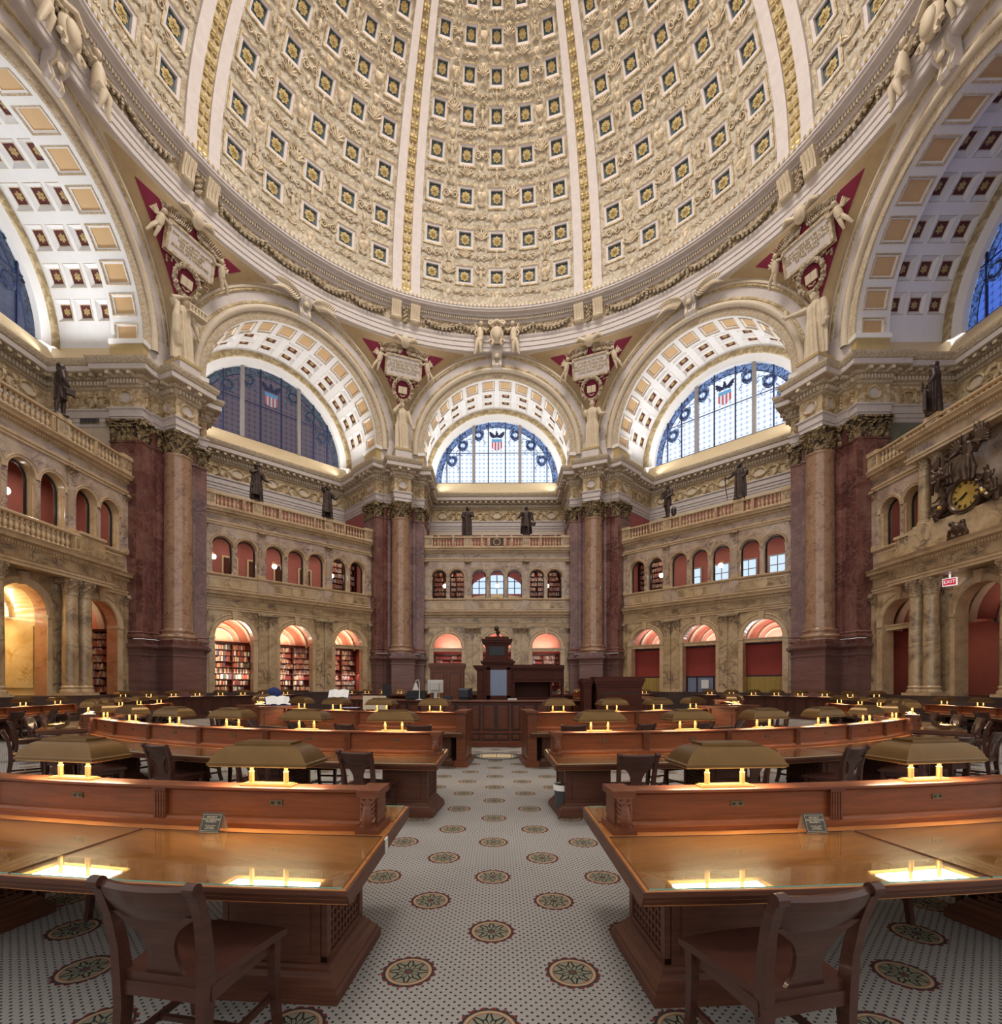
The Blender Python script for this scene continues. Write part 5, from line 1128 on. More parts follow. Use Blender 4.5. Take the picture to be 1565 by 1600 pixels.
def torso(mb, h, lean=0.0, wide=1.0, z0=0.5):
    sec = [(z0, 0.090, 0.066), (0.58, 0.083, 0.062), (0.66, 0.092, 0.068), (0.74, 0.108, 0.070), (0.80, 0.112, 0.060), (0.835, 0.075, 0.048), (0.86, 0.030, 0.030), (0.90, 0.028, 0.028)]
    mb.rings([[(wide*a*h*cos(2*pi*j/16)+lean*(z-z0)*h, b*h*sin(2*pi*j/16), z*h) for j in range(16)] for z, a, b in sec], True, 0, True, True)
def drape(mb, h, prof, folds=9, amp=0.012, ph=0.0, dx=0.0, seg=40):
    """closed garment from [(z, half width, half depth, x shift)] with vertical folds deepening downward"""
    z1 = max(p[0] for p in prof); R = []
    for z, a, b, sx in prof:
        k = amp*min(1.0, (z1-z)/0.3+0.1)
        R.append([((a+k*sin(folds*2*pi*j/seg+ph+z*3))*h*cos(2*pi*j/seg)+sx*h, (b+k*sin(folds*2*pi*j/seg+ph+z*3))*h*sin(2*pi*j/seg), z*h) for j in range(seg)])
    mb.rings(R, True, 0, True, True)
def limb(mb, pts, rads, h): mb.tube([Vector(p)*h for p in pts], [r*h for r in rads], 10)
def arm(mb, h, s, elbow, wrist, sleeve=1.0, with_hand=True):
    sh = (s*0.112, 0.0, 0.805); limb(mb, [sh, tuple((a+b)/2 for a, b in zip(sh, elbow)), elbow], [0.042*sleeve, 0.038*sleeve, 0.032*sleeve], h); limb(mb, [elbow, tuple((a+b)/2 for a, b in zip(elbow, wrist)), wrist], [0.032*sleeve, 0.028*sleeve, 0.018], h)
    if with_hand: w, e = Vector(wrist), Vector(elbow); hand(mb, w*h, w-e, h)
def legs(mb, h, spread=0.055, stride=0.05, boots=False):
    for s in (-1, 1):
        y = -s*stride; limb(mb, [(s*0.05, 0, 0.52), (s*0.058, y*0.4-0.01, 0.38), (s*spread, y*0.7-0.012, 0.27)], [0.062, 0.052, 0.040], h); limb(mb, [(s*spread, y*0.7-0.012, 0.27), (s*(spread+0.005), y*0.9+0.008, 0.18), (s*(spread+0.01), y, 0.03)], [0.040, 0.038, 0.024], h)
        limb(mb, [(s*(spread+0.01), y+0.02, 0.018), (s*(spread+0.015), y-0.04, 0.018), (s*(spread+0.02), y-0.085, 0.012)], [0.022, 0.022, 0.013], h)
def finish(mb, name, mt, vox, label, cat, loc, rz, group):
    o = mb.build(name, mt, None, loc, rz); md = o.modifiers.new('remesh', 'REMESH'); md.mode = 'VOXEL'; md.voxel_size = vox; md.use_smooth_shade = True
    sm = o.modifiers.new('smooth', 'SMOOTH'); sm.factor = 0.4; sm.iterations = 1
    return tag(o, label, cat, group)
ROBE = [(0.0, 0.125, 0.10, 0), (0.12, 0.115, 0.095, 0), (0.3, 0.108, 0.09, 0), (0.48, 0.105, 0.08, 0), (0.6, 0.092, 0.07, 0), (0.72, 0.115, 0.078, 0), (0.81, 0.118, 0.066, 0), (0.84, 0.06, 0.045, 0)]
def robed(h, armL, armR, hd=(0, 0), hair=0.4, beard=0.0, cloak=0.0, folds=9, hat=False, prof=None, amp=0.012, skip=()):
    mb = MB(); drape(mb, h, prof or ROBE, folds, amp); torso(mb, h)
    if cloak: drape(mb, h, [(0.03, 0.10, 0.035, cloak*0.08), (0.3, 0.12, 0.045, cloak*0.06), (0.55, 0.11, 0.05, cloak*0.05), (0.8, 0.12, 0.05, 0), (0.84, 0.07, 0.04, 0)], 7, 0.014, 1.0); 
    if 0 not in skip: arm(mb, h, -1, *armL, 1.25)
    if 1 not in skip: arm(mb, h, 1, *armR, 1.25)
    for s in (-1, 1): limb(mb, [(s*0.05, -0.05, 0.02), (s*0.055, -0.13, 0.014)], [0.03, 0.018], h)
    head(mb, (0, -0.01*h, 0.935*h), h, hd[0], hd[1], hair, beard, hat); return mb
def coated(h, armL, armR, hd=(0, 0), hair=0.4, beard=0.0, coat=0.28, cloak=0.0, hat=False, stride=0.05):
    mb = MB(); legs(mb, h, 0.06, stride); torso(mb, h, 0, 1.06)
    drape(mb, h, [(coat, 0.125, 0.085, 0), (0.42, 0.108, 0.08, 0), (0.56, 0.092, 0.07, 0), (0.64, 0.098, 0.073, 0), (0.74, 0.118, 0.08, 0), (0.81, 0.12, 0.068, 0), (0.84, 0.06, 0.045, 0)], 6, 0.009)
    if cloak:
        R = []
        for z, a in ((coat*0.2+0.02, 0.17), (0.35, 0.155), (0.6, 0.135), (0.8, 0.125), (0.84, 0.08)):
            R.append([((a+0.012*sin(9*t))*h*cos(t), (a*0.75+0.012*sin(9*t))*h*sin(t)+0.0, z*h) for t in [pi*(-0.05+1.1*j/16) for j in range(17)]]+[(a*0.9*h*cos(t), (a*0.55)*h*sin(t), z*h) for t in [pi*(1.05-1.1*j/16) for j in range(17)]])
        mb.rings(R, True, 0, True, True)
    arm(mb, h, -1, *armL, 1.3); arm(mb, h, 1, *armR, 1.3); head(mb, (0, -0.01*h, 0.935*h), h, hd[0], hd[1], hair, beard, hat); return mb
def plinth_block(mb, h): mb.box(-0.13*h, 0.13*h, -0.12*h, 0.12*h, -0.012*h, 0.012*h)
def bronze(ang, u, mb, lb, turn=0.0, h=2.3, w=20.08, z=14.21):
    mb.v = [(x*1.22, y*1.15, z*1.03) for x, y, z in mb.v]; plinth_block(mb, h); finish(mb, 'bronze_statue', 'statue_bronze', 0.028, lb, 'statue', bw(ang, u, w, z), -radians(ang)+turn, 'bronze gallery statues')
H = 2.35
m = coated(H, ((-0.16, -0.02, 0.64), (-0.13, -0.10, 0.52)), ((0.17, 0.03, 0.64), (0.13, -0.08, 0.56)), (-0.4, 0), 0.3, 0.5, 0.30, 0.0, stride=0.06)
m.box(-0.42, -0.28, -0.40, -0.10, 0.88, 1.16); bronze(-90, 1.72, m, 'dark bronze statue in a long coat holding a book, on the left wall balustrade', radians(50), H)
m = coated(H, ((-0.17, -0.05, 0.72), (-0.04, -0.11, 0.82)), ((0.19, -0.02, 0.66), (0.25, -0.12, 0.60)), (0.2, 0), 0.4, 0.4, 0.16, 1.0, True); bronze(-45, -2.74, m, 'bronze statue in hat and cloak, hand at mouth, below dark purple window', 0.25, H)
m = coated(H, ((-0.20, -0.02, 0.86), (-0.10, -0.08, 0.97)), ((0.20, -0.05, 0.66), (0.27, -0.10, 0.78)), (0.25, 0), 0.5, 0.0, 0.18, 1.0); m.tube([(0.62, -0.25, 1.75), (0.70, -0.27, 1.95)], 0.03, 6); bronze(-45, 2.30, m, 'bronze statue shading its eyes, below dark purple window', 0.25, H)
m = robed(H, ((-0.16, 0, 0.66), (-0.10, -0.09, 0.60)), ((0.16, -0.02, 0.66), (0.06, -0.11, 0.68)), (0.5, 0), 0.5, 0.3, -1.0); bronze(0, -2.40, m, 'slim bronze robed statue, left one below the centre window', 0, H)
m = coated(H, ((-0.20, 0, 0.66), (-0.27, -0.08, 0.56)), ((0.17, 0.02, 0.64), (0.20, -0.02, 0.50)), (0.1, 0), 0.9, 0.0, 0.30, 1.0); m.ball((0.50, -0.05, 0.95), (0.16, 0.10, 0.2), 8); bronze(0, 2.43, m, 'bronze statue with spread cloak, right one below the centre window', 0, H)
m = coated(H, ((-0.15, -0.03, 0.64), (-0.10, -0.13, 0.58)), ((0.15, -0.02, 0.64), (0.06, -0.12, 0.57)), (0.1, 0.1), 0.3, 0.0, 0.36); m.tube([(-0.32, -0.32, 1.36), (0.28, -0.32, 1.30)], 0.035, 6)
m.ball((0.36, 0.12, 0.35), (0.17, 0.17, 0.36), 10); bronze(45, -2.26, m, 'slim bronze statue looking down at its hands, below bright right window', -0.25, H)
m = robed(H, ((-0.18, -0.03, 0.70), (-0.25, -0.12, 0.64)), ((0.16, 0.02, 0.66), (0.13, -0.05, 0.58)), (-0.2, 0), 0.1, 0.6, 1.0, 8); m.tube([(-0.60, -0.36, 1.66), (-0.60, -0.34, 0.9), (-0.50, -0.3, 0.05)], [0.035, 0.03, 0.025], 6)
m.ball((0.30, 0.02, 1.62), (0.22, 0.16, 0.24), 10); bronze(45, 2.74, m, 'bronze bearded statue leaning on a staff, below bright right window', -0.25, H)
m = robed(H, ((-0.17, -0.05, 0.66), (-0.24, -0.16, 0.70)), ((0.16, 0.02, 0.66), (0.17, -0.06, 0.54)), (0.4, 0), 0.8, 0.5, 1.0); m.box(-0.78, -0.45, -0.52, -0.46, 1.55, 1.95); m.box(0.18, 0.62, -0.28, -0.16, 0.05, 1.0); bronze(90, -2.05, m, 'dark bronze robed statue holding a tablet, on the balustrade above the clock', radians(-50), H)
# plaster figures standing on the pier cornices
def plaster(ax, mb, lb, h=3.95, extra=()):
    finish(mb, 'plaster_statue', 'statue_plaster', 0.034, lb, 'statue', BM(ax) @ Vector((0, 19.55, 20.27)), -radians(ax), 'plaster statues on the piers')
HP = 3.95
FEM = [(0.0, 0.135, 0.115, 0), (0.12, 0.12, 0.10, 0), (0.3, 0.115, 0.095, 0), (0.48, 0.112, 0.085, 0), (0.6, 0.085, 0.068, 0), (0.72, 0.105, 0.08, 0), (0.81, 0.108, 0.064, 0), (0.84, 0.05, 0.045, 0)]
m = robed(HP, ((-0.18, -0.02, 0.86), (-0.05, -0.08, 0.93)), ((0.16, -0.03, 0.66), (0.20, -0.04, 0.52)), (-0.3, 0), 0.4, 0, -1.0, 6, False, FEM, 0.03)
tm = MB(); tm.box(0.0, 1.15, -0.55, -0.02, 3.02, 3.10); tm.box(0.0, 1.15, -0.55, -0.02, 3.42, 3.5)
for k in range(6): tm.tube([(0.08+k*0.2, -0.5, 3.1), (0.08+k*0.2, -0.5, 3.42)], 0.045, 6)
tm.box(0.1, 1.05, -0.42, -0.1, 3.1, 3.42); tm.rings([[(x, -0.55, 3.5), (x, -0.28, 3.72), (x, -0.02, 3.5)] for x in (0.0, 1.15)], True, 0, True, True); m.add(tm)
m.tube([(-0.45, -0.2, 3.3), (-0.6, -0.25, 2.4), (-0.55, -0.2, 1.5), (-0.40, -0.15, 0.9)], [0.12, 0.2, 0.24, 0.15], 8)
plaster(-67.5, m, 'cream statue carrying a small temple model, on the left pier')
m = robed(HP, ((-0.17, -0.06, 0.72), (-0.06, -0.10, 0.88)), ((0.16, -0.02, 0.64), (0.20, -0.05, 0.50)), (-0.3, 0.1), 0.5, 0, 0, 6, False, FEM, 0.03); m.box(0.72, 0.98, -0.36, -0.2, 1.75, 2.05)
plaster(-22.5, m, 'cream statue with hand raised to the chin, on the pier left of the centre window')
m = robed(HP, ((-0.15, -0.04, 0.68), (-0.17, -0.12, 0.78)), ((0.17, -0.03, 0.68), (0.27, -0.10, 0.64)), (0.1, 0), 0.4, 0, 0, 9, False, FEM, 0.022); m.tube([(-0.66, -0.48, 3.05), (-0.68, -0.5, 3.6)], [0.10, 0.02], 8)
plaster(22.5, m, 'cream statue with one arm held out, on the pier right of the centre window')
m = robed(HP, ((-0.22, -0.06, 0.80), (-0.36, -0.10, 0.84)), ((0.16, 0, 0.64), (0.19, -0.03, 0.52)), (-0.4, 0.1), 0.5, 0, 1.0, 6, False, FEM, 0.03); m.tube([(-1.45, -0.4, 3.2), (-1.47, -0.4, 3.75)], [0.12, 0.10], 8)
m.tube([(0.45, 0.0, 3.15), (0.62, -0.1, 2.4), (0.60, -0.1, 1.6)], [0.16, 0.2, 0.14], 8)
plaster(67.5, m, 'cream statue stretching out one arm, on the right pier')
# ------------------------------------------------------------------ clock and its bronze group on the right wall
CU, CW, CZ = 0.20, 19.40, 9.70
g = thing('wall_clock', 'gold-faced clock with Roman hour bars and bronze rim on the right wall', 'clock', bw(90, CU, CW, CZ), -radians(90))
mb = MB(); mb.rings([[(r*cos(2*pi*j/40), y, r*sin(2*pi*j/40)) for j in range(40)] for r, y in ((0.80, 0.35), (0.80, -0.10), (0.76, -0.16), (0.70, -0.14), (0.66, -0.18), (0.60, -0.12), (0.60, -0.04))], True); mb.build('rim', 'clock_bronze', g, smooth=40)
mb = MB(); mb.poly([(0.60*cos(2*pi*j/40), -0.06, 0.60*sin(2*pi*j/40)) for j in range(40)]); mb.build('dial', 'clock_gold', g)
num = ['XII', 'I', 'II', 'III', 'IIII', 'V', 'VI', 'VII', 'VIII', 'IX', 'X', 'XI']; mb = MB()
for k in range(12):
    a = radians(30*k); R_ = Matrix.Rotation(a, 4, 'Y'); x = 0.0; st = num[k]; wd = {'I': 0.035, 'V': 0.075, 'X': 0.075}; tot = sum(wd[c] for c in st); x = -tot/2
    for c in st:
        w_ = wd[c]; xc = x+w_/2
        if c == 'I': mb.box(xc-0.011, xc+0.011, -0.075, -0.06, 0.41, 0.56, 0, R_)
        else:
            for s in (-1, 1):
                p0_, p1_ = ((xc, 0.41), (xc+s*0.026, 0.56)) if c == 'V' else ((xc-s*0.026, 0.41), (xc+s*0.026, 0.56))
                t_ = 0.010; mb.rings([[tuple(R_ @ Vector((p[0]-t_, y, p[1]))), tuple(R_ @ Vector((p[0]+t_, y, p[1])))] for p in (p0_, p1_) for y in (-0.075,)], False)
        x += w_
mb.build('numerals', 'black_metal', g)
for ang_, L, w_ in ((radians(232), 0.30, 0.035), (radians(243), 0.50, 0.022)):
    mb = MB(); R_ = Matrix.Rotation(ang_, 4, 'Y'); mb.prism([(-w_, -0.1), (w_, -0.1), (w_*0.9, L*0.6), (0, L), (-w_*0.9, L*0.6)], 0.085, 0.095, 0, R_ @ Matrix.Rotation(radians(90), 4, 'X')); mb.build('hand', 'black_metal', g)
def bronze_part(name, lb, mb, vox=0.03): finish(mb, name, 'clock_bronze', vox, lb, 'sculpture', bw(90, CU, CW, 0), -radians(90), 'bronze figures round the clock')
def wing(mb, root, s, L, rise):
    root = Vector(root)
    for k in range(9):
        a = radians(100-k*15); d = Vector((s*cos(a), -0.10, sin(a)*1.0)); l = L*(1.1-0.05*k); mid = root+Vector((s*0.28*L, -0.05, 0.30*L)); e = mid+d*l*0.75
        mb.tube([root, mid, (mid+e)/2, e], [0.13, 0.12, 0.10, 0.03], 6, 0, True, 0.45)
m = MB(); h = 2.0; f = MB(); drape(f, h, [(0.05, 0.10, 0.09, 0), (0.3, 0.14, 0.12, 0), (0.5, 0.10, 0.08, 0), (0.56, 0.09, 0.07, 0)], 7, 0.02); torso(f, h, 0.0); arm(f, h, -1, (-0.22, -0.02, 0.72), (-0.30, -0.12, 0.62)); arm(f, h, 1, (0.22, -0.02, 0.74), (0.32, -0.10, 0.66)); head(f, (0, -0.01*h, 0.935*h), h, 0, 0, 0.6, 0.9)
m.add(f, Matrix.Translation((0.30, -0.25, 10.05))); wing(m, (0.15, -0.15, 11.25), -1, 0.85, 0.5); wing(m, (0.45, -0.15, 11.25), 1, 1.0, 0.5)
m.tube([(-0.35, -0.4, 11.25), (-1.05, -0.3, 11.75), (-1.2, -0.25, 10.9)], [0.03, 0.03, 0.02], 6)
bronze_part('winged_figure', 'dark bronze winged bearded figure rising above the clock', m)
m = MB(); h = 1.7; f = MB(); torso(f, h); head(f, (0, -0.01*h, 0.935*h), h, 0.5, 0, 0.5); arm(f, h, -1, (-0.2, -0.1, 0.68), (-0.30, -0.12, 0.78)); arm(f, h, 1, (0.2, -0.1, 0.66), (0.26, -0.16, 0.52)); limb(f, [(-0.05, 0, 0.5), (-0.18, -0.2, 0.42), (-0.30, -0.1, 0.16)], [0.075, 0.06, 0.035], h); limb(f, [(0.05, 0, 0.5), (0.02, -0.24, 0.44), (-0.06, -0.2, 0.14)], [0.075, 0.06, 0.035], h); drape(f, h, [(0.3, 0.14, 0.12, 0), (0.45, 0.13, 0.10, 0), (0.55, 0.09, 0.07, 0)], 7, 0.02)
m.add(f, Matrix.Translation((-0.75, -0.15, 9.85))); wing(m, (-0.85, -0.15, 11.0), -1, 0.75, 0.4); m.tube([(-0.9, -0.2, 11.0), (-1.2, -0.2, 10.75), (-1.45, -0.15, 10.95)], [0.16, 0.2, 0.08], 8)
bronze_part('flying_figure', 'dark bronze winged figure with thin scythe at the upper left of the clock', m)
def seated(s, x, z, h, lb):
    m = MB(); f = MB(); torso(f, h, -0.12*s); head(f, (-0.055*s*h, -0.02*h, 0.935*h), h, -0.5*s, 0.2, 0.4); arm(f, h, -1, (-0.2, -0.06, 0.66), (-0.24, -0.20, 0.60)); arm(f, h, 1, (0.18, -0.08, 0.66), (0.20, -0.22, 0.58))
    for k in (-0.05, 0.05): limb(f, [(k, 0, 0.5), (k+s*0.22, -0.1, 0.50), (k+s*0.26, -0.12, 0.22)], [0.07, 0.056, 0.034], h); limb(f, [(k+s*0.26, -0.12, 0.24), (k+s*0.27, -0.20, 0.2)], [0.03, 0.016], h)
    m.add(f, Matrix.Translation((x, -0.1, z-0.5*h)));  m.tube([(x-s*0.1, -0.05, z-0.1), (x+s*0.35, -0.08, z-0.35), (x+s*0.28, -0.05, 9.0)], [0.2, 0.2, 0.14], 8)
    bronze_part('seated_figure', lb, m, 0.026)
seated(-1, -0.98, 9.62, 1.35, 'dark bronze seated reader bent over at the lower left of the clock'); seated(1, 1.0, 9.75, 1.5, 'dark bronze seated reader to the right of the clock')
mb = MB(); mb.box(-1.55, 1.55, 0.05, 0.3, -0.12, 0.06)
for s in (-1, 1):
    mb.tube([(s*0.75, -0.15, 0.5), (s*1.1, -0.2, 0.1), (s*1.35, -0.2, 0.25), (s*1.3, -0.2, 0.45), (s*1.15, -0.2, 0.42)], [0.12, 0.12, 0.1, 0.07, 0.04], 8); mb.ball((s*0.95, -0.28, 0.35), 0.10, 8, 1)
tag(mb.build('clock_base', ['clock_bronze', 'clock_gold'], None, bw(90, CU, CW, 9.12), -radians(90), 40), 'scrolled bronze base with gilt knobs under the clock', 'clock base')
m = MB(); m.box(-0.5, 0.5, -0.1, 0.1, 0, 0.08); m.ball((-0.05, -0.1, 0.38), (0.2, 0.16, 0.28), 10); m.ball((-0.22, -0.14, 0.62), 0.12, 8); m.ball((0.22, -0.1, 0.34), (0.18, 0.14, 0.24), 10); m.ball((0.26, -0.12, 0.58), 0.11, 8); m.tube([(-0.4, -0.1, 0.1), (-0.3, -0.15, 0.35), (-0.1, -0.2, 0.3)], 0.07, 6); m.tube([(0.45, -0.1, 0.1), (0.35, -0.12, 0.3), (0.1, -0.2, 0.25)], 0.07, 6)
o = finish(m, 'bronze_relief', 'clock_bronze', 0.025, 'small dark bronze group of crouching figures on the parapet under the clock', 'sculpture', bw(90, -0.10, 19.38, 8.02), -radians(90), None)
for k, u in enumerate((-2.09, -1.38)):
    c = thing('upper_column', 'slim veined marble column, %s, beside the clock on the right wall' % ('outer left of the coupled pair', 'inner left of the coupled pair', 'inner right beyond the clock', 'outer right beyond the clock')[k], 'column', bw(90, u, 19.62, 9.05), -radians(90), 'slim columns beside the clock')
    m = MB(); m.box(-0.3, 0.3, -0.3, 0.3, 0, 0.1); m.lathe([(0.29, 0.1), (0.30, 0.15), (0.26, 0.2), (0.27, 0.26), (0.24, 0.3)], n=20); m.build('base', 'marble_trim', c, smooth=35)
    m = MB(); m.lathe([(0.235, 0.28), (0.23, 1.5), (0.205, 2.62)], n=24); m.build('shaft', 'marble_siena', c, smooth=35)
    m = MB(); corinthian(m, 0.205, 0.48, 2.62, (0, 0), 8); m.build('capital', 'capital_marble', c, smooth=35)
pr = [(2.6, 20.2), (2.6, 19.3), (-2.6, 19.3), (-2.6, 20.2)]; e = MB()
e.sweep(pr, [(-0.4, 12.14), (0, 12.14), (0.06, 12.16), (0.06, 12.26), (0.11, 12.3), (0.11, 12.38), (0.03, 12.4)], 1); e.sweep(pr, [(0.03, 12.4), (0.03, 12.76)], 0)
e.sweep(pr, [(0.03, 12.76), (0.08, 12.8), (0.16, 12.94), (0.32, 12.97), (0.34, 13.06), (0.42, 13.16), (0.42, 13.2), (-0.9, 13.2)], 1); dentils(e, pr, 0.06, 0.11, 12.81, 12.93, 0.12, 0.55, 1); e.quad((-2.6, 19.3, 12.15), (2.6, 19.3, 12.15), (2.6, 20.2, 12.15), (-2.6, 20.2, 12.15), 0)
e.box(-2.55, 2.55, 20.0, 20.2, 9.05, 12.15, 2); e.box(-0.95, 1.2, 19.42, 20.2, 7.95, 8.92, 0); e.box(-1.0, 1.25, 19.36, 20.2, 8.92, 9.02, 1); e.box(-2.6, 2.6, 19.3, 20.2, 7.95, 9.04, 0)
e.build('upper_projection', ['marble_siena', 'marble_trim', 'marble_upper'], WALLS[90])
s = thing('exit_sign', 'small red lit sign reading EXIT under the right wall entablature', 'sign', bw(90, -1.12, 19.9, 6.36), radians(-62))
mb = MB(); mb.box(-0.25, 0.25, -0.04, 0.04, -0.17, 0.17); mb.box(-0.22, 0.22, -0.045, -0.04, -0.14, 0.14, 1); mb.box(-0.03, 0.03, -0.02, 0.02, 0.17, 0.33); mb.build('housing', ['exit_white', 'exit_red'], s)
o = link('lettering', text_mesh(['EXIT'], 0.20, 'exit_white', 0.004), s); o.location = (0, -0.05, 0); o.rotation_euler = (pi/2, 0, 0)
mb = MB(); mb.box(-0.3, 0.3, -0.04, 0.04, -0.10, 0.10); tag(mb.build('red_box', 'exit_red', None, bw(90, -3.15, 20.6, 5.1), radians(-60)), 'small red box glowing in the arch beneath the exit sign', 'box')
ih = thing('inner_doorway', 'inner red hall doorway with pale round arch behind the right middle arch', 'doorway', bw(90, 0.75, 22.3, 1.36), -radians(90))
mb = MB(); arch_sweep(mb, [(0.85, 0), (0.85, -0.08), (1.08, -0.08), (1.08, 0)], 0, 2.95, -90, 90, 20); mb.build('arch', 'plaster_tan', ih)
for s_ in (-1, 1):
    mb = MB(); mb.lathe([(0.22, 0), (0.2, 0.1), (0.18, 0.2), (0.16, 2.3), (0.18, 2.4)], (s_*0.98, -0.12, 0), 14); mb.box(s_*0.98-0.3, s_*0.98+0.3, -0.4, 0.1, 2.55, 2.95); 
    for q in (-1, 1): mb.tube([(s_*0.98+q*(0.2+0.08*cos(t)), -0.32, 2.45+0.08*sin(t)) for t in (0, 1, 2, 3, 4, 5)], 0.035, 6)
    mb.build('column', 'marble_plinth', ih, smooth=40)
# ------------------------------------------------------------------ reading desks
def proj(P):
    x, z = P[0]-0.01, P[1]+20.788; c, s = cos(-0.0108), sin(-0.0108); x, z = x*c-z*s, x*s+z*c
    return (767.9+771.4*x/z, 1071.5-771.4*(P[2]-1.8)/z) if z > 0.2 else (-9999, 0)
def in_view(x, y, z=0.8, m=90): p = proj((x, y, z)); return -m < p[0] < 1565+m and p[1] < 1600+170
def pol(R, a, z=0.0): a = radians(a); return (R*sin(a), R*cos(a), z)
def ring_strip(mb, prof, a0, a1, n, m=0, caps=True, xe=None):
    """closed cross-section [(R, z)] carried along an arc; xe: ends cut parallel to the aisles at this distance from their middle"""
    h = lambda r: 22.5-degrees(math.asin(xe/r))
    secs = [[pol(r, (a0+(a1-a0)*i/n) if xe is None else h(r)*(2*i/n-1), z) for r, z in prof] for i in range(n+1)]
    mb.rings(secs, True, m, caps, caps)
def acanthus_console(mb, m=0):
    """scrolled bracket with a long leaf, facing +y (outward), base at z 0, height 0.33"""
    P = [(0, 0.035+0.030*sin(pi*t*0.95)**2+0.03*(1-t)**2, 0.03+0.27*t) for t in [i/10 for i in range(11)]]
    mb.tube(P, [0.040, 0.046, 0.050, 0.050, 0.046, 0.042, 0.040, 0.040, 0.042, 0.045, 0.046], 10, m)
    for k in range(5):
        z = 0.06+0.045*k
        for s in (-1, 1): mb.tube([(s*0.008, 0.085, z), (s*0.04, 0.092-0.004*k, z+0.035), (s*0.052, 0.072, z+0.07)], [0.010, 0.014, 0.004], 6, m)
    mb.tube([(0, 0.09, 0.04), (0, 0.10, 0.12), (0, 0.09, 0.2), (0, 0.085, 0.27)], 0.010, 6, m)
    for z in (0.03, 0.30): mb.tube([(-0.055, 0.05, z), (0.055, 0.05, z)], 0.032, 10, m)
def pedestal_mesh(w=0.64, d=0.60):
    body = MB(); body.box(-w/2+0.035, w/2-0.035, -d/2, d/2, 0.10, 0.68)
    for y in (-1, 1): body.box(-w/2+0.10, w/2-0.10, y*d/2-0.012, y*d/2+0.012, 0.24, 0.60, 1); 
    for x in (-1, 1):
        for yy in (-1, 1): body.box(min(x*(w/2-0.04), x*w/2), max(x*(w/2-0.04), x*w/2), yy*(d/2-0.03)-0.03, yy*(d/2-0.03)+0.03, 0.16, 0.68)
        body.box(min(x*(w/2-0.04), x*w/2), max(x*(w/2-0.04), x*w/2), -d/2, d/2, 0.16, 0.22); body.box(min(x*(w/2-0.04), x*w/2), max(x*(w/2-0.04), x*w/2), -d/2, d/2, 0.63, 0.68)
    pl = MB(); pr = [(0.10, 0), (0.10, 0.06), (0.085, 0.07), (0.085, 0.09), (0.05, 0.12), (0.035, 0.15), (0.02, 0.16), (0.015, 0.18), (0, 0.185)]
    pl.sweep([(-w/2, -d/2), (-w/2, d/2), (w/2, d/2), (w/2, -d/2)], pr, 0, True)
    las = []; n = 9
    for x in (-1, 1):
        la = MB(); las.append(la)
        for i in range(n+1):
            y = -d/2+0.06+(d-0.12)*i/n; la.box(min(x*(w/2-0.03), x*(w/2-0.008)), max(x*(w/2-0.03), x*(w/2-0.008)), y-0.008, y+0.008, 0.22, 0.63)
        for i in range(8):
            z = 0.24+0.052*i; la.box(min(x*(w/2-0.032), x*(w/2-0.01)), max(x*(w/2-0.032), x*(w/2-0.01)), -d/2+0.06, d/2-0.06, z-0.008, z+0.008)
    return body.mesh('pedestal', ['desk_base', 'desk_base']), pl.mesh('plinth', 'desk_base'), [la.mesh('lattice', 'desk_base') for la in las]
PED, PLI, LAT = pedestal_mesh()
OUT = MB(); OUT.box(-0.048, 0.048, -0.004, 0.004, -0.02, 0.02)
for x in (-0.026, 0.026): OUT.box(x-0.012, x+0.012, -0.006, 0.006, -0.010, 0.010, 1)
outm = OUT.mesh('outlet_plate', ['brass_plate', 'black_metal'])
CON = MB(); acanthus_console(CON); conm = CON.mesh('console', 'mahogany', 45)
PST = MB(); PST.box(-0.055, 0.055, -0.075, 0.075, 0, 0.045); PST.box(-0.05, 0.05, -0.062, 0.062, 0.0, 0.325); PST.box(-0.058, 0.058, -0.072, 0.072, 0.285, 0.325)
for s in (-1, 1):
    for k in range(4): PST.box(-0.038+k*0.022, -0.028+k*0.022, s*0.063-0.005, s*0.063+0.005, 0.06, 0.28)
pstm = PST.mesh('division_post', 'mahogany')
